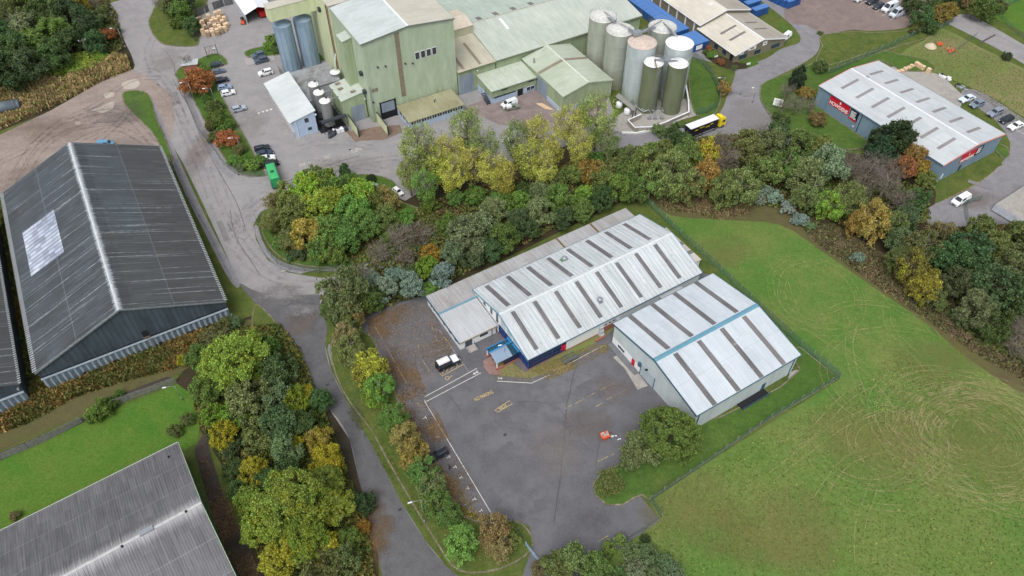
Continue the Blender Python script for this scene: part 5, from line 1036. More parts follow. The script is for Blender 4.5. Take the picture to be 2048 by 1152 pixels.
# --- blue-grey trade unit
YU = 121.65-180
ang = R(YU); g = Vector((89.61, 192.59)); ox, oy = g.x*math.cos(ang)+g.y*math.sin(ang), -g.x*math.sin(ang)+g.y*math.cos(ang)
b = Bld('trade_unit', 'blue-grey clad trade unit with white roof and red wall signs', 'warehouse', YU, ox, oy)
X0, X1, Y0, Y1 = ox, ox+42.98, oy, oy+25.71
rp = gable(b, X0, X1, Y0, Y1, 6.38, 7.9, 'x', [howd_wall], [howd_roof], frame_w, inset=.25, verge=red_trim, gutter=plain('blue_gutter', S(90,112,130), .6))
for i in range(7):
    u = X0+4.4+i*5.5; quad_on_roof(b, rp, 'rooflight', u, u+.95, .30, .82, 0, rl_howd, .03); quad_on_roof(b, rp, 'rooflight', u, u+.95, .33, .80, 1, rl_howd, .03)
x, y = fr(YU, 1735, 154, 7.8); b.box('roof_fixing', steel, x-.5, x+.5, y-.3, y+.3, 7.7, 8.0)
def txt(body, size, mat, parent, loc, rx, rz, name='lettering', bold=.0, align='LEFT', sx=1):
    cu = bpy.data.curves.new('t', 'FONT'); cu.body = body; cu.size = size; cu.extrude = .01; cu.offset = bold; cu.align_x = align
    t = bpy.data.objects.new('t', cu); COL.objects.link(t); bpy.context.view_layer.update()
    me = bpy.data.meshes.new_from_object(t.evaluated_get(bpy.context.evaluated_depsgraph_get())); bpy.data.objects.remove(t)
    o = bpy.data.objects.new(name, me); COL.objects.link(o); me.materials.clear(); me.materials.append(mat)
    o.parent = parent; o.location = loc; o.rotation_euler = (rx, 0, rz); bpy.context.view_layer.update(); o.scale = ((sx/o.dimensions.x) if sx != 1 else 1, 1, 1); return o
# left wall is y=Y0 side (faces the trees)
wf = Y0+.25
f = wallbox(b, 'fascia_sign', sign_red, 'y', wf, X0+4.8, X0+12.0, 3.1, 6.0, -.1)
txt('HOWDENS', 1.55, sign_white, b.o, (5.0, .12, 3.35), math.pi/2, 0, 'sign_lettering', .03, 'LEFT', 6.6)
m = MB()
for i, (a0, rr) in enumerate(((.5,.45),(1.1,.6),(1.7,.45))): m.P([(X0+8.4,wf-.13,4.8),(X0+8.4+rr*math.cos(a0-.25),wf-.13,4.8+rr*1.4*math.sin(a0-.25)),(X0+8.4+rr*1.1*math.cos(a0),wf-.13,4.8+rr*1.7*math.sin(a0)),(X0+8.4+rr*math.cos(a0+.25),wf-.13,4.8+rr*1.4*math.sin(a0+.25))])
b.part('sign_emblem', m, sign_white)
s2_ = wallbox(b, 'list_sign', sign_navy, 'y', wf, X0+12.3, X0+15.2, 2.6, 5.7, -.1)
m = MB()
for i, w2 in enumerate((1.9,1.5,1.9,1.6,2.0,2.2)): m.box(X0+12.6, X0+12.6+w2, wf-.12, wf-.1, 5.1-i*.38, 5.28-i*.38)
b.part('sign_lettering', m, sign_white, s2_); wallbox(b, 'sign_foot', sign_red, 'y', wf-.1, X0+12.3, X0+15.2, 2.6, 3.05, -.02, s2_)
b.box('downpipe', plain('navy_pipe', S(44,58,74), .6), X0+16.2, X0+16.35, wf-.15, wf, 0, 6.2); d = wallbox(b, 'door', sign_navy, 'y', wf, X0+22.9, X0+24.0, 0, 2.1, -.06); wallbox(b, 'door_light', frame_w, 'y', wf, X0+23.4, X0+23.7, 2.4, 2.7, -.3); wallbox(b, 'vent_cover', frame_w, 'y', wf, X0+14.6, X0+15.0, .9, 1.3, -.1)
xg = X1-.25                                        # gable facing the yard
wallbox(b, 'fascia_sign', sign_red, 'x', xg, Y0+8.2, Y0+14.4, 3.3, 6.1, .1)
txt('HOWDENS', 1.3, sign_white, b.o, (xg-X0+.13, 8.4, 3.5), math.pi/2, math.pi/2, 'sign_lettering', .03, 'LEFT', 5.7)
m = MB()
for i, (a0, rr) in enumerate(((.5,.4),(1.1,.55),(1.7,.4))): m.P([(xg+.13,Y0+11.3,4.9),(xg+.13,Y0+11.3+rr*math.cos(a0-.25),4.9+rr*1.4*math.sin(a0-.25)),(xg+.13,Y0+11.3+rr*1.1*math.cos(a0),4.9+rr*1.7*math.sin(a0)),(xg+.13,Y0+11.3+rr*math.cos(a0+.25),4.9+rr*1.4*math.sin(a0+.25))])
b.part('sign_emblem', m, sign_white)
s2_ = wallbox(b, 'list_sign', sign_navy, 'x', xg, Y0+14.6, Y0+17.4, 3.3, 6.0, .1); m = MB()
for i, w2 in enumerate((1.9,1.5,1.9,1.6,2.0)): m.box(xg+.1, xg+.12, Y0+14.9, Y0+14.9+w2, 5.5-i*.42, 5.68-i*.42)
b.part('sign_lettering', m, sign_white, s2_); wallbox(b, 'door', dsteel, 'x', xg, Y0+9.6, Y0+10.6, 0, 2.1, .05); wallbox(b, 'meter_box', frame_w, 'x', xg, Y0+2.4, Y0+2.9, .6, 2.2, .1)
# --- pale flat building at the right edge
g0, g1 = G(1992, 408, 1.9), G(2080, 352, 1.9); yq = math.degrees(math.atan2(g1.y-g0.y, g1.x-g0.x))
o = empty('flat_store', (g0.x, g0.y, 0), yq); tag(o, 'pale flat-roofed store with grey tarpaulin edge at the right', 'building')
MB().box(.2, 30, -9.5, -.2, 0, 1.8).build('wall', grey_brickw, o); MB().box(0, 30, -9.7, 0, 1.8, 1.95).build('roof', conc, o)
m = MB(); m.P([(0,-.0,1.97),(-.9,.0,.4),(-.9,-9.7,.4),(0,-9.7,1.97)]); m.build('tarpaulin', plain('grey_tarpaulin', S(150,154,162), .6, 0, .12, 1), o)
# --- white shed top left of the mill yard
W7 = lambda x, y: (380+x/5.486, y/5.486)
b = Bld('store_shed', 'white-roofed open store shed at the top edge by the pallets', 'shed', YM, 36, 236)
p = fr(YM, *W7(600,165), 3.5); p2 = fr(YM, *W7(890,60), 3.5)
x0_, y0_, x1_ = p[0], p[1], p2[0]; hm = 3.5
m = MB(); m.box(x0_+.1, x0_+.3, y0_+.3, y0_+30, 0, hm); m.box(x1_-.3, x1_-.1, y0_+.3, y0_+30, 0, hm); m.box(x0_+.1, x1_-.1, y0_+25, y0_+25.2, 0, hm); b.part('wall', m, grey_brickw)
rp = gable(b, x0_, x1_, y0_, y0_+30, hm, 5.2, 'y', None, [plain('white_shed_roof', S(222,226,230), .6, 0, .05, .6)], None, wall=False)
o_ = x0_+(x1_-x0_)*.62; b = Bld('red_trailer', 'red trailer body parked inside the open white shed', 'trailer', YM, o_, y0_); b.part('body', MB().box(o_-1.0, o_+2.2, y0_+1.2, y0_+9, .7, 2.4), red_m); b.part('chassis', MB().box(o_-.8, o_+2.0, y0_+1.4, y0_+8.8, .4, .7), black_pl)
for k in (3, 7): b.part('wheel', MB().tube((o_-1.05,y0_+k,.45),(o_+2.25,y0_+k,.45),.45,n=12), tyre)

# --- painted words on the car park
def ground_text(body, x0, y0, x1, y1, mat, label, size):
    a, c = G(x0, y0), G(x1, y1); d = c-a; o = txt(body, 1, mat, None, (a.x, a.y, .157), 0, math.atan2(d.y, d.x), 'painted_lettering'); w_ = o.dimensions.x or 1; o.scale = (d.length/w_, size, 1); tag(o, label, 'road marking', None, 'structure')
ground_text('NO PARKING', 951, 804, 987, 787, yel_p, 'painted words NO PARKING in faded yellow', 1.25)
ground_text('HGV', 1001, 822, 1015, 814, yel_p, 'painted letters HGV inside the yellow box', 1.3)
# ---------------------------------------------------------------- vehicles
def setcol(o, c):
    o.color = c
    for ch in o.children:
        ch.color = c
        for g in ch.children: g.color = c
def side_extrude(prof, w, bev=.07, crown=.96):     # closed side outline (x,z) pulled across the car with rounded flanks
    m = MB(); n = len(prof); cx = sum(p[0] for p in prof)/n
    lay = [(-w/2, .965), (-w/2+bev, 1.0), (w/2-bev, 1.0), (w/2, .965)]; zc = .75
    for y, s in lay:
        for x, z in prof: m.v.append((x*s, y, zc+(z-zc)*(s if z > zc else 1)))
    for l in range(3):
        for i in range(n): m.f.append((l*n+i, l*n+(i+1) % n, (l+1)*n+(i+1) % n, (l+1)*n+i)[::-1]); m.mi.append(0); m.sm.append(False)
    m.f.append(tuple(range(n))); m.mi.append(0); m.sm.append(False)
    m.f.append(tuple(range(4*n-1, 3*n-1, -1))); m.mi.append(0); m.sm.append(False)
    return m
def arch(x, r=.38, z=.3, n=6): return [(x+r*math.cos(math.pi-i*math.pi/n), z+r*math.sin(math.pi-i*math.pi/n)) for i in range(n+1)]
SPEC = {  # L, W, belt, roof z, hood z, cabin base rear/front x, roof rear/front x, wheel x
 'hatch': (4.1,1.78,.92,1.46,.82,-1.98,.95,-1.6,.22,(-1.28,1.28)),
 'saloon': (4.6,1.82,.9,1.42,.8,-1.75,.85,-1.0,.15,(-1.4,1.4)),
 'estate': (4.7,1.84,.92,1.48,.84,-2.28,.95,-2.0,.2,(-1.42,1.42)),
 'suv': (4.5,1.88,1.05,1.66,1.0,-2.18,.95,-1.85,.25,(-1.36,1.36)),
 'boxy': (4.7,1.98,1.2,1.95,1.15,-2.25,.72,-2.15,.4,(-1.38,1.42)),
 'van': (4.9,1.92,1.15,1.95,1.0,-2.4,1.65,-2.35,.95,(-1.5,1.5)),
 'bigvan': (5.6,2.05,1.3,2.55,1.15,-2.75,2.1,-2.7,1.25,(-1.75,1.85)),
 'pickup': (5.1,1.86,1.0,1.72,.98,-.55,1.0,-.3,.35,(-1.6,1.6))}
PROTO = {}
def make_car(kind):
    L, W, belt, rz, hz, cb, cf, rb, rf, wx = SPEC[kind]; h = L/2; o = empty(kind+'_car' if 'van' not in kind else kind, (0,0,0))
    pr = [(-h,.32),(-h,belt-.12),(-h+.06,belt),(cf+.05,belt),(h-.35,hz),(h-.06,hz-.16),(h,.5),(h-.02,.28)]
    bot = [(h-.1,.24)] + arch(wx[1])[::-1] + arch(wx[0])[::-1] + [(-h+.1,.26)]
    side_extrude(pr+bot, W).build('body', paint, o)
    m = MB(); wb, wt = W/2-.06, W/2-.24
    m.hexa([(cb,-wb,belt),(cf,-wb,belt),(cf,wb,belt),(cb,wb,belt)], [(rb,-wt,rz-.05),(rf,-wt,rz-.05),(rf,wt,rz-.05),(rb,wt,rz-.05)])
    m.hexa([(rb,-wt,rz-.05),(rf,-wt,rz-.05),(rf,wt,rz-.05),(rb,wt,rz-.05)], [(rb+.15,-wt+.08,rz),(rf-.15,-wt+.08,rz),(rf-.15,wt-.08,rz),(rb+.15,wt-.08,rz)]); m.build('cabin', paint, o)
    e = .012
    def lerp(a, b, t): return tuple(a[i]+(b[i]-a[i])*t for i in range(3))
    def pane(nm, A, B, C, D, u0, u1, v0, v1, out):
        q = [lerp(lerp(A,B,u),lerp(D,C,u),v) for u, v in ((u0,v0),(u1,v0),(u1,v1),(u0,v1))]
        n = (Vector(q[1])-Vector(q[0])).cross(Vector(q[3])-Vector(q[0])).normalized()
        if n.dot(Vector(out)) < 0: n = -n
        m = MB(); qq = [tuple(Vector(p)+n*e) for p in q]; m.P(qq if (Vector(qq[1])-Vector(qq[0])).cross(Vector(qq[3])-Vector(qq[0])).dot(n) > 0 else qq[::-1]); m.build(nm, carglass, o)
    z1 = rz-.05
    pane('windscreen', (cf,-wb,belt),(cf,wb,belt),(rf,wt,z1),(rf,-wt,z1), .06,.94,.08,.95,(1,0,1))
    if kind not in ('van','bigvan'): pane('rear_window', (cb,-wb,belt),(cb,wb,belt),(rb,wt,z1),(rb,-wt,z1), .1,.9,.15,.9,(-1,0,1))
    for s in (-1, 1):
        A, B, C, D = (cb,s*wb,belt),(cf,s*wb,belt),(rf,s*wt,z1),(rb,s*wt,z1)
        for u0, u1 in (((.55,.93),) if kind in ('van','bigvan') else ((.06,.30),(.33,.6),(.63,.92)) if kind in ('estate','suv','boxy') else ((.08,.45),(.49,.9))): pane('side_window', A, B, C, D, u0, u1, .12, .88, (0, s, .2))
    r = .40 if kind in ('suv','boxy','pickup') else .34
    for x in wx:
        for s in (-1, 1):
            m = MB(); m.tube((x, s*(W/2-.24), r), (x, s*(W/2+.005), r), r, n=18); wl = m.build('wheel', tyre, o)
            m = MB(); m.tube((x, s*(W/2), r), (x, s*(W/2+.02), r), r*.62, n=10); m.build('rim', rimm, wl)
    for s in (-1, 1):
        m = MB(); m.box(h-.16, h+.005, s*(W/2-.52), s*(W/2-.12), hz-.34, hz-.17); m.build('headlight', lampw, o)
        m = MB(); m.box(-h-.006, -h+.1, s*(W/2-.38), s*(W/2-.12), belt-.34, belt-.1); m.build('tail_light', lampr, o)
        m = MB(); m.box(cf-.32, cf-.16, s*(W/2-.04), s*(W/2+.16), belt-.02, belt+.14); m.build('wing_mirror', paint, o)
    m = MB(); m.box(h-.06, h+.012, -W/2+.5, W/2-.5, .36, .58); m.build('grille', black_pl, o)
    m = MB(); m.box(-h-.01, -h+.1, -W/2+.15, W/2-.15, .3, .45); m.build('bumper', black_pl, o)
    if kind == 'boxy':
        m = MB(); m.tube((-h-.2,0,1.0),(-h-.01,0,1.0),.36,n=16); m.build('spare_wheel', tyre, o)
        m = MB(); m.box(cb-.012, cf+.02, -W/2-.012, -W/2+.03, .55, belt+.02); m.box(cb-.012, cf+.02, W/2-.03, W/2+.012, .55, belt+.02); m.build('side_panel', black_pl, o)
        m = MB(); m.box(rb+.1, rf-.12, -wt+.06, wt-.06, rz, rz+.035); m.build('roof_panel', frame_w, o); m = MB(); m.hexa([(cf+.1,-W/2+.12,belt-.02),(h-.3,-W/2+.14,hz-.02),(h-.3,W/2-.14,hz-.02),(cf+.1,W/2-.12,belt-.02)], [(cf+.1,-W/2+.12,belt+.03),(h-.3,-W/2+.14,hz+.04),(h-.3,W/2-.14,hz+.04),(cf+.1,W/2-.12,belt+.03)]); m.build('bonnet', frame_w, o)
        m = MB(); m.box(rb+.3, rf-.1, -.55, -.5, rz, rz+.04); m.box(rb+.3, rf-.1, .5, .55, rz, rz+.04); m.build('roof_rail', black_pl, o)
    if kind in ('suv','estate'):
        for s in (-1, 1): MB().box(rb+.2, rf-.1, s*(wt-.1)-.02, s*(wt-.1)+.02, rz, rz+.04).build('roof_rail', steel, o)
    if kind == 'pickup':
        m = MB(); m.box(-h+.05, cb-.03, -W/2+.1, W/2-.1, belt-.05, belt+.06); m.build('load_cover', black_pl, o)
    PROTO[kind] = [o, False]
def car(kind, rx, ry, fx, fy, col, label, cat='car', name=None, group=None, scale=None):
    if kind not in PROTO: make_car(kind)
    P = PROTO[kind]; o = P[0] if not P[1] else dup(P[0]); P[1] = True
    a, b_ = G(rx, ry), G(fx, fy); d = b_-a; c = (a+b_)/2; k = scale or min(1.12, max(.86, d.length*1.06/SPEC[kind][0]))
    o.location = (c.x, c.y, .13); o.rotation_euler = (0, 0, math.atan2(d.y, d.x)); o.scale = (k, k, k)
    o.name = name or {'hatch':'parked_car','saloon':'parked_car','estate':'parked_car','suv':'parked_car','boxy':'parked_car','van':'parked_van','bigvan':'camper_van','pickup':'pickup_truck'}[kind]
    setcol(o, S(*col)); tag(o, label, cat, group); return o
ML, MR, UC, VN = 'cars parked in the mill car park', 'cars parked below the mill', 'cars parked beside the trade unit', 'vehicles parked on the gravel compound'
bc = car('boxy', 875.5, 740, 916.5, 721, (52,58,64), 'boxy white-topped off-roader with black sides by yellow hatching')
car('suv', 893.5, 904, 862, 921, (34,40,48), 'black estate-like car parked alone beside the lower birches')
car('hatch', 422.5, 135.5, 446, 130, (52,60,76), 'dark car highest in the left row of the mill car park', group=ML)
car('estate', 426, 148.5, 451, 143.5, (92,104,124), 'slate blue estate second from the top of the left row', group=ML)
car('hatch', 431.5, 166.5, 457.5, 161, (30,36,52), 'black hatchback standing third in the left mill row', group=ML)
car('hatch', 437.5, 180.8, 464, 176.5, (140,160,188), 'light blue hatchback touching a white car in the left row', group=ML)
car('hatch', 444, 192.8, 471, 186.5, (228,230,232), 'white hatchback lowest in the left row by the rust tree', group=ML)
car('suv', 466, 225, 492.5, 218, (168,178,190), 'silver car alone beside the crossing squares', group=ML)
car('suv', 529.5, 110.5, 505, 118, (84,100,118), 'blue-grey car tucked behind a dark one near twin silos', group=ML)
car('suv', 536.5, 121, 510.5, 128, (74,84,100), 'dark slate car in front of its neighbour near twin silos', group=ML)
car('suv', 545.5, 146, 518.5, 153, (232,234,234), 'white car with black windows alone below the twin silos', group=ML)
car('estate', 510.5, 303, 540, 296.5, (40,46,56), 'black estate uppermost of the row behind the green truck', group=MR)
car('saloon', 515, 313, 547, 307, (54,66,86), 'dark blue saloon between black estate and white car', group=MR)
car('estate', 519, 323.5, 551, 317.5, (226,228,230), 'white car wedged beside the black pickup', group=MR)
car('pickup', 523, 336, 558, 328, (30,32,38), 'black pickup with covered bed next to the green truck', 'pickup', group=MR)
car('van', 1032, 207, 1005, 217, (226,230,234), 'white panel van with black windscreen by the lilac lean-to', 'van')
o = car('pickup', 1012, 221, 1038, 215.5, (120,128,116), 'grey-green pickup with white canopy beside a white van', 'pickup')
MB().box(-2.3, -.5, -.8, .8, 1.0, 1.8).build('canopy', frame_w, o)
car('hatch', 920, 236, 945, 233, (24,24,26), 'black car half hidden by poplar at the office corner')
car('van', 1008, 283, 1031, 296, (234,236,238), 'white van seen through the yellow-green poplars', 'van')
car('hatch', 1080, 296, 1094, 306, (232,234,236), 'white car seen between poplars below the green gabled shed')
car('hatch', 790, 381, 803, 392, (232,234,236), 'white car nose just showing at the tree island edge')
car('van', 1577, 73, 1563, 84, (236,238,240), 'small white van with black emblem at the brick office', 'van')
car('saloon', 1945, 197, 1919, 206, (210,222,232), 'pale silver saloon, first beside the concrete slab', group=UC)
car('hatch', 1964, 208, 1940, 217, (120,136,150), 'grey-blue hatchback second beside the trade unit', group=UC)
car('suv', 2001, 224, 1974, 236, (134,144,158), 'grey large car third beside the trade unit', group=UC)
car('hatch', 2022, 238, 1999, 248, (38,44,54), 'near-black hatchback fourth beside the trade unit', group=UC)
car('saloon', 2043, 250, 2015, 262, (236,238,240), 'white saloon last at the right edge of the photo', group=UC)
car('bigvan', 1809, 26, 1777, 38, (198,208,220), 'silver-blue camper van with rails on its roof', 'camper van', group=VN)
car('bigvan', 1791, 15, 1763, 27, (222,228,236), 'white camper van between the black car and silver camper', 'camper van', group=VN)
car('hatch', 1765, 12, 1746, 20, (58,64,74), 'small dark grey car beside the white camper van', group=VN)
car('suv', 1754, 2, 1732, 11, (48,56,64), 'dark car at the top edge beside a white vehicle', group=VN)
car('bigvan', 1731, -5, 1709, 5, (232,234,236), 'white vehicle cut by the top edge of the photo', 'van', group=VN)
car('van', 1931, 398, 1906, 412, (238,240,242), 'white panel van driving on the grey yard road', 'van', name='delivery_van')
car('van', 206, 292, 222, 292, (96,150,186), 'light blue vehicle peeping over the black barn roof', 'van')
# articulated lorry
def oriented(name, label, cat, rx, ry, fx, fy):
    a, b_ = G(rx, ry), G(fx, fy); d = b_-a; return tag(empty(name, (a.x, a.y, .13), math.degrees(math.atan2(d.y, d.x))), label, cat), d.length
o, L = oriented('articulated_lorry', 'articulated lorry with yellow cab and white-topped black trailer', 'lorry', 1372, 277, 1442, 250)
L = max(L, 13.5)
MB().box(0, L-3.4, -1.25, 1.25, 3.7, 3.85).build('trailer_roof', frame_w, o); tr = MB().box(.05, L-3.45, -1.22, 1.22, 1.1, 3.7).build('trailer_side', plain('black_curtain', S(34,34,40), .5), o)
m = MB()
for i, (x, w2, z) in enumerate(((1.5,1.2,2.6),(3.2,1.8,2.9),(5.5,1.5,2.4),(7.2,.9,2.8))): m.box(x, x+w2, -1.235, -1.221, z, z+.22)
m.build('side_lettering', yellow_m, tr)
MB().box(.0, L-3.3, -1.0, 1.0, .8, 1.08).build('chassis', dsteel, o); MB().box(1.5, 9, -1.24, -1.2, .5, .95).build('side_guard', steel, o)
m = MB(); m.hexa([(L-2.7,-1.22,.6),(L-.3,-1.22,.6),(L-.3,1.22,.6),(L-2.7,1.22,.6)], [(L-2.6,-1.15,3.2),(L-.5,-1.15,3.0),(L-.5,1.15,3.0),(L-2.6,1.15,3.2)]); m.hexa([(L-2.6,-1.1,3.2),(L-.9,-1.1,3.15),(L-.9,1.1,3.15),(L-2.6,1.1,3.2)], [(L-2.6,-.95,3.75),(L-1.8,-.95,3.7),(L-1.8,.95,3.7),(L-2.6,.95,3.75)]); cb = m.build('cab', yellow_m, o)
m = MB(); m.P([(L-.29,-1.0,1.75),(L-.29,1.0,1.75),(L-.44,.98,2.8),(L-.44,-.98,2.8)]); m.build('windscreen', carglass, cb)
for s in (-1,1): m = MB(); m.box(L-1.7, L-.7, s*1.2-.02, s*1.2+.02, 1.8, 2.6); m.build('side_window', carglass, cb); MB().box(L-.4, L-.28, s*1.0-.15, s*1.0+.15, .8, 1.1).build('headlight', lampw, cb)
for x in (1.8, 3.1, 4.4, L-4.2, L-1.3):
    for s in (-1, 1): w_ = MB().tube((x,s*.95,.5),(x,s*1.24,.5),.5,n=16).build('wheel', tyre, o); MB().tube((x,s*1.24,.5),(x,s*1.26,.5),.28,n=10).build('rim', rimm, w_)
# green bin lorry
o, L = oriented('bin_lorry', 'green bodied bin lorry with dark cab parked below the cars', 'lorry', 556, 379, 524, 341)
a_, b_ = G(556, 379), G(540, 329, 3.4); o.rotation_euler.z = math.atan2(b_.y-a_.y, b_.x-a_.x); L = 9.4
m = MB(); m.hexa([(.7,-1.25,1.0),(L-2.3,-1.25,1.0),(L-2.3,1.25,1.0),(.7,1.25,1.0)], [(.7,-1.2,3.2),(L-2.3,-1.2,3.2),(L-2.3,1.2,3.2),(.7,1.2,3.2)]); m.hexa([(.7,-1.2,3.2),(L-2.3,-1.2,3.2),(L-2.3,1.2,3.2),(.7,1.2,3.2)], [(.9,-.9,3.4),(L-2.4,-.9,3.4),(L-2.4,.9,3.4),(.9,.9,3.4)]); bd_ = m.build('body', gtruck, o)
m = MB()
for x in (3.0, 3.5): m.box(x, x+.12, -.4, .5, 3.4, 3.6)
m.box(2.8, 3.8, -.1, .05, 3.4, 3.55); m.build('roof_hatch', dsteel, bd_); m = MB(); m.tube((.69,0,2.3),(.66,0,2.3),.3,n=14); m.build('round_emblem', frame_w, bd_)
m = MB(); m.hexa([(.0,-1.2,.7),(.7,-1.2,.7),(.7,1.2,.7),(.0,1.2,.7)], [(.5,-1.2,3.1),(.7,-1.2,3.1),(.7,1.2,3.1),(.5,1.2,3.1)]); m.build('tailgate', plain('truck_green_dark', S(48,140,88), .5), o)
m = MB(); 
for y in (-1.25, 1.2): m.box(0, .7, y, y+.06, .5, .9); m.box(-.2, L-2.3, y, y+.07, .75, 1.0); m.box(.0, .08, y, y+.06, .5, 2.6)
m.box(-.3,-.2,-1.2,1.2,.5,.7); m.build('chassis', black_pl, o)
m = MB(); m.hexa([(L-2.0,-1.2,.6),(L,-1.2,.6),(L,1.2,.6),(L-2.0,1.2,.6)], [(L-2.0,-1.15,2.8),(L-.3,-1.15,2.8),(L-.3,1.15,2.8),(L-2.0,1.15,2.8)]); cb = m.build('cab', plain('cab_dark', S(40,56,52), .4), o)
m = MB(); m.P([(L+.005,-1,1.6),(L+.005,1,1.6),(L-.22,.95,2.6),(L-.22,-.95,2.6)]); m.build('windscreen', carglass, cb)
for x in (1.6, 2.7, L-1.2):
    for s in (-1, 1): w_ = MB().tube((x,s*.9,.5),(x,s*1.22,.5),.5,n=16).build('wheel', tyre, o); MB().tube((x,s*1.22,.5),(x,s*1.24,.5),.26,n=10).build('rim', rimm, w_)
# red forklift-like loader at the white shed
g = G(487, 47); o = empty('loader', (g.x, g.y, 0), 100); tag(o, 'small orange-red loader parked beside the white shed wall', 'loader')
MB().hexa([(-1.2,-.6,.4),(1.0,-.6,.4),(1.0,.6,.4),(-1.2,.6,.4)], [(-1.1,-.55,1.3),(.6,-.55,1.1),(.6,.55,1.1),(-1.1,.55,1.3)]).build('body', orange_m, o)
m = MB()
for x, y in ((-.6,-.5),(.4,-.5),(.4,.5),(-.6,.5)): m.tube((x,y,1.2),(x,y,2.0),.04,n=4)
m.box(-.7,.5,-.55,.55,2.0,2.06); m.build('roll_cage', black_pl, o); m = MB(); m.box(1.0,1.1,-.4,.4,.2,1.9); m.box(1.1,2.2,-.35,-.22,.1,.16); m.box(1.1,2.2,.22,.35,.1,.16); m.build('forks', dsteel, o)
for x in (-.8,.7):
    for s in (-1,1): MB().tube((x,s*.5,.35),(x,s*.72,.35),.35,n=12).build('wheel', tyre, o)
# orange skip with rubble
g = G(1209, 876); o = empty('skip', (g.x, g.y, .13), 20); o.scale = (.85, .85, .85); tag(o, 'small orange bin full of pale rubbish standing in the yard', 'skip')
m = MB(); m.hexa([(-.8,-.65,.1),(.8,-.65,.1),(.8,.65,.1),(-.8,.65,.1)], [(-1.0,-.8,1.25),(1.0,-.8,1.25),(1.0,.8,1.25),(-1.0,.8,1.25)]); m.build('bin', orange_m, o)
m = MB(); m.box(-1.05,1.05,-.86,-.78,1.2,1.3); m.box(-1.05,1.05,.78,.86,1.2,1.3); m.box(-1.05,-.97,-.85,.85,1.2,1.3); m.box(.97,1.05,-.85,.85,1.2,1.3); m.build('rim', orange_m, o)
m = MB(); rq = random.Random(2)
for i in range(26): x, y, s = rq.uniform(-.8,.8), rq.uniform(-.6,.6), rq.uniform(.1,.25); m.hexa([(x-s,y-s*.6,1.2),(x+s,y-s*.5,1.25),(x+s*.8,y+s*.6,1.22),(x-s,y+s,1.2)], [(x-s*.8,y-s*.5,1.3+s*.5),(x+s*.8,y-s*.4,1.3+s*.4),(x+s*.6,y+s*.5,1.3+s*.5),(x-s*.7,y+s*.8,1.3+s*.6)])
m.build('rubbish', plain('pale_rubbish', S(178,170,166), .7, 0, .2, 3), o)
m = MB()
for i in range(9): x, y, s = rq.uniform(-.9,.9), rq.uniform(-.5,.5), rq.uniform(.12,.3); m.hexa([(x-s,y-s*.4,0),(x+s,y-s*.3,0),(x+s*.8,y+s*.5,0),(x-s,y+s*.4,0)], [(x-s*.7,y-s*.3,.12),(x+s*.7,y-s*.2,.1),(x+s*.6,y+s*.3,.13),(x-s*.7,y+s*.3,.12)])
o = m.build('litter_heap', tarp_w); g = G(1232, 876); o.location = (g.x, g.y, .13); tag(o, 'scatter of white plastic litter beside the orange bin', 'litter')
# person
def person(px, py, yaw, label):
    g = G(px, py); me = bpy.data.meshes.new('person')
    J = dict(pel=(0,0,.95),sp=(0,0,1.2),ch=(0,.0,1.4),nk=(0,0,1.52),hd=(0,.02,1.62),ht=(0,.02,1.74),
      hl=(-.1,0,.92),kl=(-.11,.05,.5),al=(-.12,0,.08),tl=(-.13,.16,.03),hr=(.1,0,.92),kr=(.12,.1,.5),ar=(.13,-.02,.08),tr=(.14,.14,.03),
      sl=(-.19,0,1.42),el=(-.26,-.02,1.14),wl=(-.22,.14,.94),fl=(-.2,.2,.88),sr=(.19,0,1.42),er=(.26,-.02,1.14),wr=(.22,.14,.94),fr=(.2,.2,.88))
    K = list(J); E_ = [('pel','sp'),('sp','ch'),('ch','nk'),('nk','hd'),('hd','ht'),('pel','hl'),('hl','kl'),('kl','al'),('al','tl'),('pel','hr'),('hr','kr'),('kr','ar'),('ar','tr'),('ch','sl'),('sl','el'),('el','wl'),('wl','fl'),('ch','sr'),('sr','er'),('er','wr'),('wr','fr')]
    RR = dict(pel=.15,sp=.13,ch=.15,nk=.06,hd=.1,ht=.07,hl=.1,kl=.065,al=.045,tl=.04,hr=.1,kr=.065,ar=.045,tr=.04,sl=.075,el=.045,wl=.032,fl=.035,sr=.075,er=.045,wr=.032,fr=.035)
    me.from_pydata([J[k] for k in K], [(K.index(a), K.index(b)) for a, b in E_], []); o = bpy.data.objects.new('person', me); COL.objects.link(o)
    md = o.modifiers.new('skin', 'SKIN')
    for i, k in enumerate(K): me.skin_vertices[0].data[i].radius = (RR[k], RR[k]*.8)
    me.skin_vertices[0].data[0].use_root = True; o.modifiers.new('sub', 'SUBSURF').render_levels = 1
    bpy.context.view_layer.update()
    nm = bpy.data.meshes.new_from_object(o.evaluated_get(bpy.context.evaluated_depsgraph_get())); o.modifiers.clear(); o.data = nm
    nm.materials.clear(); [nm.materials.append(q) for q in (plain('dark_jacket', S(40,44,60), .8), plain('skin', S(206,164,140), .6), plain('dark_trousers', S(36,36,42), .8))]
    for p in nm.polygons: z = p.center.z; p.material_index = 1 if z > 1.5 or (z < .93 and abs(p.center.x) > .17) else (0 if z > .93 else 2); p.use_smooth = True
    h_ = MB().lathe([(.105,1.66),(.11,1.72),(.08,1.79),(0,1.81)], (0,.01,0), 10).build('hair', plain('hair', S(50,40,34), .8), o)
    o.location = (g.x, g.y, .13); o.rotation_euler = (0, 0, yaw); tag(o, label, 'person')
person(900, 939, 2.4, 'person in dark clothes standing beside the black parked car')
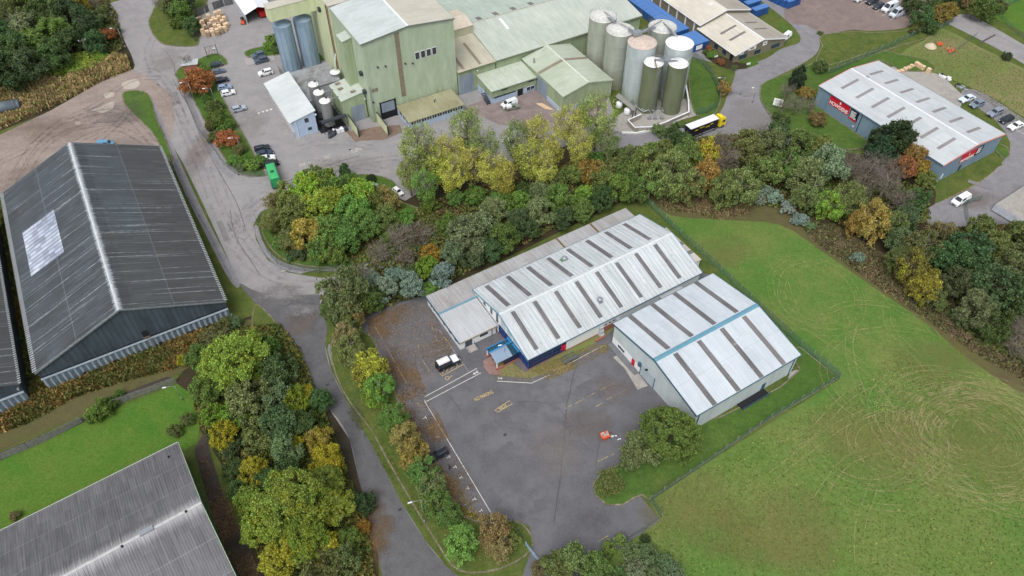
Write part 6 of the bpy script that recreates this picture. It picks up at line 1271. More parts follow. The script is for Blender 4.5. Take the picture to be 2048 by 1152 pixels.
# ---------------------------------------------------------------- trees
RNG = np.random.default_rng(11)
def quads_mesh(name, C, U, V, mat):
    n = len(C); co = np.empty((n, 4, 3)); co[:,0] = C-U-V; co[:,1] = C+U-V; co[:,2] = C+U+V; co[:,3] = C-U+V
    me = bpy.data.meshes.new(name); me.vertices.add(4*n); me.vertices.foreach_set('co', co.ravel()); me.loops.add(4*n); me.loops.foreach_set('vertex_index', np.arange(4*n, dtype=np.int32))
    me.polygons.add(n); me.polygons.foreach_set('loop_start', np.arange(0, 4*n, 4, dtype=np.int32)); me.polygons.foreach_set('loop_total', np.full(n, 4, dtype=np.int32))
    me.materials.append(mat); me.update(); me.validate(); return me
def unit(n): v = RNG.normal(size=(n, 3)); return v/np.linalg.norm(v, axis=1, keepdims=True)
def leaves(name, C, out, s, mat, el=1.0, hang=0., jit=1.):
    n = len(C); nrm = out*.8 + unit(n)*jit; nrm /= np.linalg.norm(nrm, axis=1, keepdims=True)
    t = unit(n); 
    if hang: t = t*(1-hang) + np.array([0,0,-1.])*hang
    u = np.cross(nrm, t); u /= np.linalg.norm(u, axis=1, keepdims=True)+1e-9; v = np.cross(nrm, u)
    sz = (s*RNG.uniform(.6, 1.3, n))[:, None]*.5
    return quads_mesh(name, C, u*sz/el**.5, v*sz*el**.5, mat)
def crown(name, n, leaf, lobes=13, sub=9, lr=(.32,.42), sr=(.09,.16), zmin=-.5, asp=1., el=1., hang=0., shape='ball', core=.62):
    d = unit(lobes*4); d = d[d[:, 2] > zmin]; keep = [d[0]]                     # spread the lobes
    for v in d[1:]:
        if len(keep) < lobes and min(np.linalg.norm(v-k) for k in keep) > 1.5/lobes**.5: keep.append(v)
    L = np.array(keep); k = len(L); L = L*RNG.uniform(core-.1, core+.1, (k, 1)); r = RNG.uniform(*lr, k)
    L = np.vstack([L, RNG.normal(0, .16, (3, 3))]); r = np.append(r, [.4]*3); k += 3
    sd = unit(k*sub); li = np.repeat(np.arange(k), sub); sd += L[li]*.9; sd /= np.linalg.norm(sd, axis=1, keepdims=True)
    C = L[li] + sd*(r[li]*RNG.uniform(.7, 1.12, len(li)))[:, None]; s_ = RNG.uniform(*sr, len(li)); out = C/np.linalg.norm(C, axis=1, keepdims=True)
    if shape == 'cone': C[:, :2] *= (1.08-.62*(C[:, 2:3]+1)/2)
    if shape == 'egg': C[:, :2] *= (1.0-.3*np.clip(C[:, 2:3], 0, 1))
    if shape == 'vase': C[:, :2] *= (.5+.55*np.clip((C[:, 2:3]+.9)/1.5, 0, 1))
    w_ = s_**2; idx = RNG.choice(len(li), n, p=w_/w_.sum()); g = RNG.normal(size=(n, 3)); P = C[idx] + g*(s_[idx]*.52)[:, None]; dd = out[idx]*.6 + unit(n)*.6 + np.array([0,0,.35]); dd /= np.linalg.norm(dd, axis=1, keepdims=True); P[:, 2] *= asp
    return leaves(name, P, dd, leaf, leaf_g, el, hang)
def trunk(K, r=.045, limbs=7, mat=bark, spread=.62, top=.55, pale=False, up=.5, sub=3, seed=0):
    rr = random.Random(seed); m = MB(); p = Vector((0,0,-K)); q = Vector((rr.gauss(0,.03), rr.gauss(0,.03), -.35)); m.tube(p, q, r*1.25, r*.9, 7); z = Vector((rr.gauss(0,.06), rr.gauss(0,.06), top)); m.tube(q, z, r*.9, r*.22, 6)
    for i in range(limbs):
        t = rr.uniform(0, .85); s = q.lerp(z, t); a = i*2.4+rr.uniform(-.4,.4); e = s + Vector((math.cos(a)*spread*(1-.4*t), math.sin(a)*spread*(1-.4*t), up*rr.uniform(.5,1.1))); mid = s.lerp(e, .5)+Vector((0,0,-.05)); m.tube(s, mid, r*.5, r*.33, 5, False); m.tube(mid, e, r*.33, r*.1, 5, False)
        for j in range(sub):
            s2 = mid.lerp(e, rr.random()); e2 = s2+Vector((rr.gauss(0,.2), rr.gauss(0,.2), rr.uniform(.05,.3))); m.tube(s2, e2, r*.18, r*.05, 4, False)
    ob = m.build('trunk_src', mat); me = ob.data; bpy.data.objects.remove(ob); return me
def bare_crown(seed, n=900, up=.45):
    rr = random.Random(seed); C, U, V = [], [], []
    def grow(p, d, L, w, lv):
        e = p + d*L; side = d.cross(Vector((rr.gauss(0,1), rr.gauss(0,1), rr.gauss(0,1)))).normalized()*w
        C.append((p+e)/2); U.append(side); V.append((e-p)/2)
        if lv == 0: return
        for i in range(3 if lv > 1 else 4):
            nd = (d + Vector((rr.gauss(0,.5), rr.gauss(0,.5), rr.gauss(.08,.4)))).normalized(); grow(p.lerp(e, rr.uniform(.4, 1)), nd, L*rr.uniform(.6,.85), w*.62, lv-1)
    for i in range(20):
        a = i*2.4; grow(Vector((0,0,-.55+.05*i)), Vector((math.cos(a), math.sin(a), rr.uniform(.3,1.3))).normalized(), .42, .014, 4)
    return quads_mesh('bare', np.array(C), np.array(U), np.array(V), twigm)
# kind: (crown meshes, height of crown centre in radii, aspect)
KIND = {
 'broad': ([crown('broad_crown', 15000, .058) for _ in range(4)], 1.35),
 'birch': ([crown('birch_crown', 14000, .05, 18, 8, (.22,.32), (.07,.13), -.8, 1.3, 2.4, .75, 'egg') for _ in range(3)], 1.56),
 'bush': ([crown('bush_crown', 12000, .058, 11, 9, (.32,.44), (.09,.16), -.2, .85) for _ in range(3)], .72),
 'poplar': ([crown('poplar_crown', 6800, .036, 20, 9, (.22,.32), (.09,.17), -.85, 1.3, 1.2, 0, 'vase') for _ in range(3)], 1.9),
 'sparse': ([crown('sparse_crown', 6500, .045, 14, 8, (.26,.36), (.09,.17), -.6, 1.05) for _ in range(3)], 1.3),
 'big': ([crown('maple_crown', 34000, .034, 24, 14, (.22,.32), (.06,.11), -.4, .9, core=.7) for _ in range(2)], 1.15),
 'pine': ([crown('pine_crown', 17000, .05, 20, 8, (.2,.28), (.08,.13), -.7, 1.25, 1.6, 0, 'cone') for _ in range(2)], 1.4),
 'hedge': ([crown('dense_crown', 52000, .03, 110, 8, (.13,.16), (.05,.07), -.6, .92, core=.86)], .85)}
TR = {}
for k, sd in (('broad',1),('birch',2),('bush',3),('poplar',4),('sparse',5),('big',6),('pine',7),('hedge',8),('bare',9)):
    K = {'broad':1.35,'birch':1.56,'bush':.72,'poplar':1.9,'sparse':1.3,'big':1.15,'pine':1.4,'hedge':.85,'bare':1.1}[k]
    TR[k] = [trunk(K, {'poplar':.05,'bush':.03}.get(k,.045), {'poplar':16,'bare':10}.get(k,8), bark_p if k in ('birch','poplar','bare') else bark, {'poplar':.55}.get(k,.62), {'poplar':1.0,'birch':1.0}.get(k,.5), up={'poplar':.8}.get(k,.4), seed=sd*10+j) for j in range(2)]
BARE = [bare_crown(s) for s in (1, 2, 3)]
COLS = {'dg':((68,87,50),0.,'dark green'),'mg':((84,108,50),.25,'mid green'),'lg':((100,128,58),.2,'light green'),'yg':((102,126,48),.3,'yellow-green'),'ye':((140,138,50),.55,'golden yellow'),
 'or':((128,116,60),.45,'amber'),'ru':((138,92,60),.3,'rust red'),'gg':((96,112,74),.1,'grey-green'),'ol':((92,103,56),.22,'olive'),'br':((114,106,66),.3,'brownish'),'sg':((116,132,112),.05,'silvery green'),
 'md':((88,112,52),.08,'deep green'),'bg':((108,124,50),.36,'yellow-green'),'py':((122,124,58),.3,'yellowish'),'dk':((48,64,40),.1,'very dark green'),'bn':((138,126,116),0.,'leafless grey'),'gc':((122,114,98),.1,'grey twiggy')}
KN = {'broad':'leafy tree','birch':'birch','bush':'bush','poplar':'poplar','sparse':'thin-crowned tree','big':'maple','pine':'pine','hedge':'clipped round shrub','bare':'bare tree'}
ONM = {'broad':'leafy_tree','birch':'birch_tree','bush':'bush','poplar':'poplar_tree','sparse':'thin_tree','big':'maple_tree','pine':'pine_tree','hedge':'round_shrub','bare':'bare_tree'}
tri = random.Random(77)
def tree(px, py, rp_, kc, place, t='g', asp=1., turn=None, kz=1.):
    kind, ck = kc.split('.')
    if kind == 'poplar' and ck == 'ye': ck = 'yg'
    if kind == 'poplar' and ck == 'yg': ck = 'py'
    if kind == 'big': ck = 'bg'
    if kind == 'birch': rp_ *= 1.12
    if place.startswith('in the birch strip'): rp_ *= 1.18

    if kind == 'bare' or ck == 'gc': me = BARE[tri.randrange(3)]; K = 1.1
    else: meshes, K = KIND[kind]; me = tri.choice(meshes)
    if kind == 'poplar': rp_ *= 1.45
    r = 4.
    for _ in range(4):
        zc = (K*r)*asp*kz; g = G(px, py, zc); r = rp_*depth(g)/F
    r *= 1.14
    o = empty(ONM[kind], (g.x, g.y, 0), tri.uniform(0, 360))
    c = bpy.data.objects.new('crown', me); COL.objects.link(c); c.parent = o; c.location = (0,0,zc)
    if me not in BARE: c.material_slots[0].link = 'OBJECT'; c.material_slots[0].material = {'y': leaf_y, 'o': leaf_o, 'g': leaf_g}['y' if kind == 'big' else 'g' if kind in ('pine','hedge') else t]
    c.scale = (r*tri.uniform(.94,1.06), r*tri.uniform(.84,1.12), r*asp*tri.uniform(.94,1.06))
    if kind in ('broad','bush','sparse','birch'): c.rotation_euler = (tri.uniform(-.22,.22), tri.uniform(-.22,.22), 0)
    tm = bpy.data.objects.new('trunk', tri.choice(TR[kind])); COL.objects.link(tm); tm.parent = o; tm.location = (0,0,zc); tm.scale = (r, r, r*asp*kz)
    rgb, tu, cn = COLS[ck]; j = tri.uniform(.92, 1.08)*(1.2 if kind == 'poplar' else 1.04 if kind == 'big' else 1.1 if place.startswith(('on the round','in the tree belt','in the birch')) else 1.); rgb = (rgb[0], rgb[1], rgb[2]+6); q = S(*[max(0, min(255, v*j+tri.uniform(-5,5))) for v in rgb])
    c.color = (q[0]*LB, q[1]*LB, q[2]*LB, (turn if turn is not None else max(0, tu+tri.uniform(-.1,.1))))
    autolabel(o, cn+' '+KN[kind] if kind != 'bare' else 'grey leafless tree', place, px, None, 'bush' if kind in ('bush','hedge') else 'tree')
    GR.setdefault(place, []).append(o); return o
GR = {}; LB = 2.02
def grove(place, spec, **kw):
    for s in spec.split():
        a = s.split(','); tree(float(a[0]), float(a[1]), float(a[2]), a[3], place, **({'t': a[4]} if len(a) > 4 else {}), **kw)
grove('in the wood at the top left corner', '12,30,30,sparse.ol 50,12,26,broad.ol 58,62,30,broad.gg 95,28,30,broad.dg 78,92,30,broad.mg,y 112,66,28,broad.mg,y 135,30,26,broad.dg,g 30,105,34,broad.dg,g 12,150,32,broad.dg,g 60,135,30,broad.dg,g 105,112,28,broad.dg,g 135,84,24,broad.dg,g 150,14,24,broad.or,y 172,48,30,pine.dg 190,86,20,broad.dg,g 118,2,24,broad.dg,g 0,75,28,broad.dg,g 190,12,16,bare.bn 40,60,24,bare.bn 205,25,14,bush.ol')
grove('on the bank by the junction lamp post', '213,72,19,bush.ru,o 196,40,18,bush.ol 228,60,12,bush.ol')
grove('on the grass corner by the pallets', '362,26,20,broad.mg,y 384,52,15,broad.dg,g 340,10,18,broad.ol 372,0,18,broad.dg,g 318,8,14,bare.bn 352,50,12,bush.mg')
grove('in the long bed between mill car park and road', '394,166,31,bush.ru,o 427,216,16,bush.ol 440,238,20,bush.mg,g 452,252,15,bush.mg,g 424,250,14,bush.ol 455,280,21,bush.ru,o 430,275,12,bush.ol 478,300,12,bush.ol 468,322,12,bush.lg,y 488,322,13,bush.mg,y 504,332,14,bush.lg,y 520,322,11,bush.mg,y 480,334,10,bush.gg,g 404,140,10,bush.mg,g 374,124,13,bare.bn 410,198,10,bush.mg')
grove('beside the twin silos', '544,82,12,bush.lg,g 534,94,9,bush.lg,g 548,100,9,bush.mg,g')
grove('on the round island between the two roads', '556,408,28,sparse.br 548,440,24,sparse.ol 580,398,30,broad.ol,y 612,380,30,broad.yg,y 650,368,28,broad.mg,y 690,342,15,pine.dg 686,372,28,broad.mg,y 722,392,30,broad.yg,y 590,438,32,broad.ol,y 632,418,34,broad.yg,y 668,408,32,broad.yg,y 708,430,32,broad.mg,y 745,400,26,sparse.ol 772,398,24,sparse.br 616,470,32,broad.or,y 655,462,32,broad.mg,y 692,474,30,broad.mg,y 732,452,28,broad.mg,y 768,436,26,sparse.ol 586,480,24,broad.ol,y 600,508,16,bush.dg,g 640,500,24,broad.mg,y 672,508,20,broad.mg,y 560,484,16,bush.mg,g 742,358,9,hedge.dk 628,354,22,broad.ol,y 584,514,10,bush.dg,g 700,400,24,broad.mg,y 808,440,20,bush.mg,g 780,470,20,bush.ol')
grove('in the row screening the mill yard', '838,300,30,poplar.ol,o 872,335,24,poplar.yg,y 905,350,22,poplar.yg,y 935,268,28,poplar.ol,o 948,330,22,poplar.yg,y 984,342,24,poplar.yg,y 1035,282,24,poplar.ol,o 1062,322,24,poplar.yg,y 1012,356,20,poplar.ye,y 1108,300,20,poplar.yg,y 1140,252,24,poplar.yg,y 1158,298,22,poplar.yg,y 1194,238,28,poplar.ol,g 1216,290,18,poplar.ol,o 1088,340,22,poplar.ye,y 858,318,24,poplar.ol,o 900,310,24,poplar.yg,y 965,300,24,poplar.ol,o 1075,270,22,poplar.yg,y 850,372,20,poplar.mg,y 818,350,20,poplar.ol,o 890,300,18,poplar.yg,o 1190,320,18,bush.mg,y 905,395,20,bush.mg,y 950,392,20,bush.mg,y 1000,398,18,bush.mg,g 1045,384,18,bush.dg,g 860,410,18,bush.mg,y')
grove('in the belt behind the white hall', '1182,342,24,broad.or,o 1140,350,20,broad.ol,y 1102,368,20,broad.ol 1225,338,20,broad.ol 932,478,38,broad.gg,g 900,450,22,broad.mg,y 962,452,28,broad.gg,g 990,420,24,broad.gg,g 1008,476,28,broad.mg,g 980,500,22,broad.dg,g 1040,446,28,broad.dg,g 1036,408,22,broad.mg,y 1078,426,28,broad.gg,g 1082,388,22,broad.gg,g 1120,402,28,broad.mg,g 1168,394,20,broad.yg,y 1128,436,20,broad.dg,g 1164,420,20,broad.mg,g 1204,396,24,broad.dg,g 1238,378,26,broad.mg,g 1262,352,24,broad.mg,g 1270,388,20,broad.mg,g 1205,360,22,broad.ol 944,516,20,broad.dg,g 905,508,22,broad.gg,g 1060,460,18,broad.dg,g')
grove('by the lane mouth left of the white hall', '862,512,20,broad.ye,o 856,540,24,broad.yg,y 884,552,22,broad.sg,g 822,572,24,broad.sg,g 770,578,24,broad.sg,g 800,480,32,bare.bn 836,470,26,sparse.gc 758,508,26,bare.bn 812,520,22,sparse.gc 830,545,18,bush.dg,g 790,552,20,bush.sg,g 684,590,42,birch.ol,g 718,560,28,sparse.gc 716,606,26,broad.mg,g 742,596,24,broad.mg,g 700,630,26,birch.br 668,620,24,birch.ol 745,560,18,bush.sg,g 860,578,16,bush.lg,g')
grove('in the tree belt below the estate junction', '1292,330,34,birch.ol,o 1348,268,20,pine.dg 1372,282,16,broad.dg,g 1322,300,20,broad.ol 1340,350,38,birch.ol,g 1410,312,26,birch.ye,o 1412,350,24,birch.or,o 1382,372,26,birch.ol,o 1372,318,26,birch.ol,g 1452,330,34,sparse.gc 1440,288,26,sparse.gc 1448,380,26,birch.ol,g 1496,300,32,broad.ol 1522,270,20,bare.bn 1482,372,32,birch.ol,g 1540,294,30,broad.ol 1528,346,30,broad.ol 1572,330,30,birch.mg,g 1602,290,28,broad.ol 1556,270,24,broad.dg,g 1612,350,34,broad.ol 1650,336,36,broad.gg,g 1642,300,26,broad.ol 1622,392,28,birch.ol,y 1660,410,26,birch.yg,y 1696,400,28,birch.ol 1700,340,30,bare.bn 1738,342,32,bare.bn 1770,372,34,bare.bn 1722,380,26,sparse.gc 1800,408,30,sparse.gc 1746,442,32,birch.or,o 1712,450,20,birch.or,o 1786,450,24,birch.ol 1832,400,24,broad.dg,g 1812,440,26,broad.dg,g 1320,262,14,bush.ol,g 1262,316,20,birch.ol,o 1300,372,24,birch.mg,g')
grove('beside the blue-grey trade unit', '1597,156,21,pine.dk 1574,186,18,sparse.gc 1612,188,14,bush.or,o 1590,212,20,sparse.gc 1620,215,16,sparse.gc 1566,214,14,bare.bn 1635,240,16,bush.br 1786,278,36,broad.dk,g 1762,300,28,broad.dk,g 1806,284,24,broad.dk,g 1826,318,26,broad.or,o 1806,336,24,broad.ru,o 1784,346,26,sparse.gc 1844,336,16,broad.ye,o 1755,330,22,bare.bn 1640,134,14,bush.ol,g 1560,242,16,bush.dg,g 1850,362,18,bush.ol')
grove('along the upper right edge of the field', '1802,484,24,broad.gg,g 1842,494,32,birch.ol,o 1826,540,30,birch.ye,g 1850,572,26,birch.ye,g 1800,520,22,birch.ol 1880,470,28,sparse.br 1900,520,38,broad.dg,g 1940,500,38,broad.dg,g 1912,572,32,broad.dg,g 1965,548,34,broad.dg,g 1872,600,18,birch.ol 1990,498,30,broad.ol 1995,580,42,broad.dg,g 2030,530,34,broad.ol,g 1952,620,34,broad.gg,g 1990,650,30,broad.dg,g 2034,610,34,broad.dg,g 1930,640,20,bush.gg,g 2042,662,30,bare.bn 2030,700,26,bush.gc 2046,470,26,broad.ol 1960,460,24,broad.ol 2060,590,30,broad.dg,g')
grove('in the scrub above the field', '1530,382,14,bush.sg,g 1552,398,16,bush.sg,g 1576,416,14,bush.sg,g 1600,440,14,bush.sg,g 1518,400,12,bush.sg,g 1716,516,12,bush.sg,g 1440,402,10,bush.gg 1620,452,10,bush.gg,g')
grove('in the roadside clump at lower left', '470,728,58,big.yg 432,678,28,bush.ol,g 528,700,30,broad.mg,g 404,720,28,broad.mg,g 366,722,12,broad.ye,y 556,742,32,broad.dg,g 412,782,30,broad.mg,y 500,800,40,broad.ol,g 546,790,30,broad.gg,g 448,868,27,broad.ye,y 594,800,24,broad.yg,y 640,802,22,broad.dg,g 614,786,16,broad.ye,y 560,848,36,broad.dg,g 470,832,26,broad.yg,y 430,830,22,broad.yg,y 520,872,30,broad.ol,g 606,850,26,broad.dg,g 574,900,28,broad.gg,g 508,942,28,broad.ye,y 640,882,26,broad.or,y 596,888,16,broad.ye,y 652,920,30,broad.ye,y 590,1000,66,big.yg 540,1050,46,big.yg 650,970,36,big.mg 500,1000,26,broad.yg,y 668,1020,36,big.yg 612,1082,48,big.mg 654,1096,30,broad.ye,y 722,1010,26,bush.dk,g 726,1054,14,broad.ye,o 700,1080,24,broad.mg,y 560,1120,38,broad.ye,y 640,1140,40,broad.ol,g 690,1120,30,broad.ol,y 470,896,22,bush.dg,g 470,940,24,bush.dg,g 480,980,20,bush.mg,g 450,900,16,bush.ol 535,958,22,broad.dg,g 575,946,26,broad.dg,g 480,770,30,big.yg 520,740,34,big.yg')
grove('in the birch strip along the car park', '692,676,20,birch.br 700,700,22,birch.ol 724,724,20,birch.ol 742,738,26,birch.ye,g 762,776,22,birch.mg,g 748,792,18,birch.yg,g 788,838,22,birch.mg,g 812,870,20,birch.br 826,908,24,birch.or,g 846,942,22,birch.mg,g 864,976,22,birch.ol,g 878,1012,24,birch.mg,g 896,1028,20,birch.mg,g 924,1086,26,birch.lg,g 984,1060,24,birch.br 998,1094,20,birch.br 1018,1080,16,bush.ol 700,656,18,birch.ol')
grove('on the grass corner below the white warehouse', '1340,870,53,hedge.md 1286,900,36,bush.ol,g 1262,922,20,bush.ol 1216,964,26,sparse.ol,g')
grove('at the bottom edge of the photo', '1080,1140,16,bush.br 1112,1140,30,broad.ol,g 1150,1126,32,broad.ol,g 1190,1136,30,broad.mg,g 1222,1156,24,broad.mg,g 1240,1080,12,bush.lg,g 1218,1098,14,bush.lg,g 1262,1104,20,bush.gg,g 1296,1112,20,bush.gg,g 1272,1140,24,bush.gg,g 1330,1126,16,bush.gg,g 1346,1150,22,bush.gg,g 1310,1156,20,bush.gg,g 1290,1080,10,bush.dg,g')
grove('on the lawn by the timber fence', '200,826,24,bush.mg,g 222,806,14,bush.mg,g 238,790,10,bush.mg,g 350,862,13,bush.ol,g 372,842,14,bush.ol,g 30,1032,10,bush.br 185,836,12,bush.mg,g')
grove('around the gravel compound and public road', '1846,34,20,broad.dg,g 1826,8,18,broad.dg,g 1862,58,14,bush.dg,g 1888,28,21,bush.or,g 1866,12,14,bush.dg,g 1975,16,22,broad.ol,g 1948,20,14,broad.ol 1930,4,14,bush.br 1830,62,10,bush.ol 2014,114,9,bush.dg,g 1640,66,5,bush.ol 1900,2,16,bush.dg,g 1998,14,14,bush.ol')
grove('near the silo lawn and office', '1449,176,12,broad.or,o 1444,160,8,bush.ol 1422,110,8,bush.lg,g 1416,98,7,bush.ru,o 1442,125,7,bush.ru,o 1468,136,6,bush.ol 1410,104,5,bush.ol,g')
grove('on the black barn verge', '450,650,16,bush.ol,g 470,645,14,bush.gg,g 398,700,14,bush.mg,g')
for place, L in GR.items():
    for o in L: o['group'] = 'trees and bushes '+place
# fallen leaves are thin sheets; undergrowth, reeds and brambles stand up
def tufts(name, label, cat, px, n, size, h, cols, lean=.5, el=2.6, wide=False):
    P = [G(x, y) for x, y in pairs(px)]; xs = [p.x for p in P]; ys = [p.y for p in P]; pts = []
    poly = [(p.x, p.y) for p in P]
    def inside(x, y):
        c = False; j = len(poly)-1
        for i in range(len(poly)):
            if (poly[i][1] > y) != (poly[j][1] > y) and x < (poly[j][0]-poly[i][0])*(y-poly[i][1])/(poly[j][1]-poly[i][1])+poly[i][0]: c = not c
            j = i
        return c
    while len(pts) < n:
        x, y = RNG.uniform(min(xs), max(xs)), RNG.uniform(min(ys), max(ys))
        if inside(x, y): pts.append((x, y))
    C = np.array([(x, y, 0) for x, y in pts]); hh = RNG.uniform(.4, 1, n)*h; C[:, 2] = hh*RNG.uniform(.35, .8, n) if not wide else hh
    up = np.stack([RNG.normal(0, lean, n), RNG.normal(0, lean, n), np.ones(n)], 1); up /= np.linalg.norm(up, axis=1, keepdims=True)
    s = unit(n); u = np.cross(up, s); u /= np.linalg.norm(u, axis=1, keepdims=True)+1e-9
    me = quads_mesh(name, C, u*(size*RNG.uniform(.5, 1.3, n))[:, None], up*(size*el*RNG.uniform(.6, 1.2, n))[:, None] if wide else up*(hh*.6)[:, None], None) if False else quads_mesh(name, C, u*(size*RNG.uniform(.5,1.3,n))[:,None], up*((size*el) if wide else h*.5)*RNG.uniform(.6,1.2,n)[:,None], tuft_mat(name+str(len(bpy.data.materials)), *cols))
    o = bpy.data.objects.new(name, me); COL.objects.link(o); tag(o, label, cat, None, 'stuff'); return o
def tuft_mat(nm, a, b, c):
    n = N(nm); ge = n.n('NewGeometry'); r_ = ge.outputs['Random Per Island']; f = n.noise(.12, 4, .6)
    col = n.mix(n.ramp(f, .42, .58), a, b); col = n.mix(n.ramp(r_, .55, .75), col, c); m = n.n('VectorMath'); m.operation = 'SCALE'; n.l(col, m.inputs[0]); n.set(m.inputs['Scale'], n.ramp(n.math('FRACT', n.math('MULTIPLY', r_, 17)), 0, 1, .7, 1.7)); return n.done(m.outputs[0], .9, 0, .1)
tufts('reeds', 'tall straw and brown reeds edging the dirt yard', 'reeds', [-60,190,20,175,70,152,120,165,160,150,230,112,256,118,262,140,200,165,110,212,0,258,-60,280], 26000, .16, 1.7, (S(160,136,100), S(128,108,80), S(120,124,70)))
tufts('brambles', 'mound of bright green brambles below the wood', 'brambles', [95,160,108,138,130,120,165,112,205,108,222,118,190,140,150,152], 12000, .3, 1.5, (S(112,142,56), S(132,142,64), S(92,120,50)), 1.4, 1, True)
tufts('rusty_weeds', 'rust brown waist-high weeds along the black barn', 'weeds', [-60,860,0,838,60,800,150,765,260,715,350,672,440,645,470,650,400,695,350,738,240,765,150,795,60,845,-60,888], 26000, .16, 1.2, (S(134,104,64), S(98,92,54), S(86,100,52)))
tufts('weeds', 'dark weeds in the gap between the two black barns', 'weeds', [-2,400,8,390,105,780,85,800,62,800,20,560], 5000, .2, 1.0, (S(84,92,48), S(110,92,56), S(96,104,48)))
tufts('dead_bracken', 'brown dead bracken patch above the field', 'bracken', [1305,392,1350,380,1400,388,1440,382,1500,378,1510,400,1500,425,1440,440,1380,425,1340,425], 18000, .16, 1.0, (S(120,100,78), S(100,86,66), S(104,108,66)))
tufts('dead_bracken', 'purplish brown bracken strip below the tree belt', 'bracken', [1600,446,1650,440,1700,470,1780,520,1840,600,1900,640,1990,700,2060,740,2060,770,1945,705,1855,640,1765,580,1695,530,1625,482], 18000, .15, .7, (S(112,94,76), S(92,84,62), S(96,104,62)))
tufts('undergrowth', 'low green and brown undergrowth under the belt of trees', 'undergrowth', [640,600,760,470,850,410,1000,365,1240,300,1460,270,1560,290,1850,380,1860,440,1790,480,1500,405,1290,390,1180,425,860,585,720,640], 34000, .24, .9, (S(92,98,52), S(96,80,56), S(78,92,46)), 1.2, 1.2, True)
tufts('undergrowth', 'green undergrowth beneath the roadside maples', 'undergrowth', [380,780,440,660,560,650,600,700,680,900,735,1050,755,1180,540,1180,470,960,400,850], 22000, .24, .9, (S(84,98,48), S(112,104,56), S(70,88,44)), 1.2, 1.2, True)
tufts('undergrowth', 'undergrowth on the round tree island', 'undergrowth', [535,440,600,400,700,365,780,395,840,440,760,500,690,528,590,522,548,490], 12000, .22, .7, (S(92,104,50), S(104,88,56), S(78,94,46)), 1.2, 1.2, True)
tufts('undergrowth', 'undergrowth below the trees at the top left corner', 'undergrowth', [-60,-20,200,-20,235,30,250,100,200,120,120,160,0,190,-60,200], 20000, .26, 1.0, (S(84,92,50), S(96,82,58), S(70,86,46)), 1.2, 1.2, True)
tufts('undergrowth', 'weeds in the wild margin at the right of the field', 'undergrowth', [1780,470,1880,460,2060,450,2060,740,1960,690,1860,610,1790,540], 20000, .24, .9, (S(84,92,52), S(96,84,60), S(70,84,46)), 1.2, 1.2, True)
tufts('fallen_leaves', 'loose fallen leaves along the birch strip', 'fallen leaves', [680,690,740,660,770,740,860,900,960,1030,1060,1060,1040,1110,960,1140,900,1110,820,990,740,850], 16000, .11, .1, (S(140,112,66), S(150,130,70), S(96,104,50)), 3, 1, True)
tufts('fallen_leaves', 'loose brown leaves drifted over the upper parking bays', 'fallen leaves', [735,640,850,605,900,700,870,745,850,800,870,890,830,860,790,790,750,690], 9000, .1, .03, (S(134,106,72), S(112,88,62), S(160,132,88)), 3, 1, True)
tufts('grass_tufts', 'scattered tufts of longer grass across the field', 'grass', [1310,1010,1400,945,1560,850,1700,780,1800,700,2060,840,2060,1160,1230,1160,1240,1110,1325,1045], 9000, .13, .25, (S(92,112,50), S(120,118,66), S(80,104,46)), .9, 1.2)
tufts('grass_tufts', 'dark weedy tufts in the rough ground by the public road', 'grass', [1800,118,1850,84,1880,60,1960,98,2060,150,2060,260,1990,215,1940,180,1880,150], 9000, .12, .2, (S(92,106,58), S(120,108,80), S(82,98,52)), .9, 1.0)
# ---------------------------------------------------------------- fences, lamps, small things
def fence(px, h, label, mat=chain, pm=post_m, step=3.0, name='mesh_fence', crank=True, pr=.035, z=.1):
    P = [G(x, y) for x, y in pairs(px)]; o = empty(name, (P[0].x, P[0].y, z)); tag(o, label, 'fence'); B0 = P[0]
    m = MB(); ps = []
    for a, b_ in zip(P, P[1:]):
        m.P([(a.x-B0.x,a.y-B0.y,0),(b_.x-B0.x,b_.y-B0.y,0),(b_.x-B0.x,b_.y-B0.y,h),(a.x-B0.x,a.y-B0.y,h)]); L = (b_-a).length; k = max(1, round(L/step)); ps += [a+(b_-a)*i/k for i in range(k)]
    ps.append(P[-1]); m.build('mesh_panel', mat, o); me = None
    for p in ps[:95]:
        if me is None:
            q = MB(); q.tube((0,0,0),(0,0,h+.1),pr,n=6)
            if crank: q.tube((0,0,h+.08),(.18,-.18,h+.35),pr*.9,n=5)
            c = q.build('post', pm, o); me = c.data
        else: c = bpy.data.objects.new('post', me); COL.objects.link(c); c.parent = o
        c.location = (p.x-B0.x, p.y-B0.y, 0)
    return o
fence([1290,404,1345,458,1440,545,1480,583,1600,694,1678,757,1540,839,1402,934], 2.2, 'long green mesh fence running round behind the white warehouse', chain_g)
fence([1402,934,1300,1003,1322,1036], 2.2, 'mesh fence angling down to the end of the car park', chain_g)
fence([1322,1036,1290,1060,1222,1096,1190,1120], 1.6, 'low fence at the bottom corner of the car park', chain, crank=False)
fence([350,170,378,215,400,265,428,300,448,330,470,348,500,356,540,352], 2.0, 'dark chain fence round the mill car park bed', chain, dpost, crank=False)
fence([512,440,522,470,535,505,555,528,580,540,640,546,690,540], 2.0, 'dark chain fence round the foot of the tree island', chain, dpost)
fence([1655,150,1700,130,1760,104,1800,86,1845,64], 2.2, 'pale chain fence with cranked posts behind the trade unit', chain_g)
fence([1845,64,1880,60,1905,44], 2.2, 'green mesh fence at the end of the gravel compound', chain_g)
fence([1386,118,1404,130,1418,146,1430,172,1438,197,1432,216,1412,228,1392,230], 2.4, 'curving mesh fence round the silo lawn', chain_g, dpost, crank=False)
fence([1926,412,1936,408,1960,402], 2.0, 'short green fence panel in the right hand yard', chain_g, crank=False); fence([1926,412,1930,440,1945,470], 2.0, 'leaning fence run below the short green panel', chain_g, crank=False)
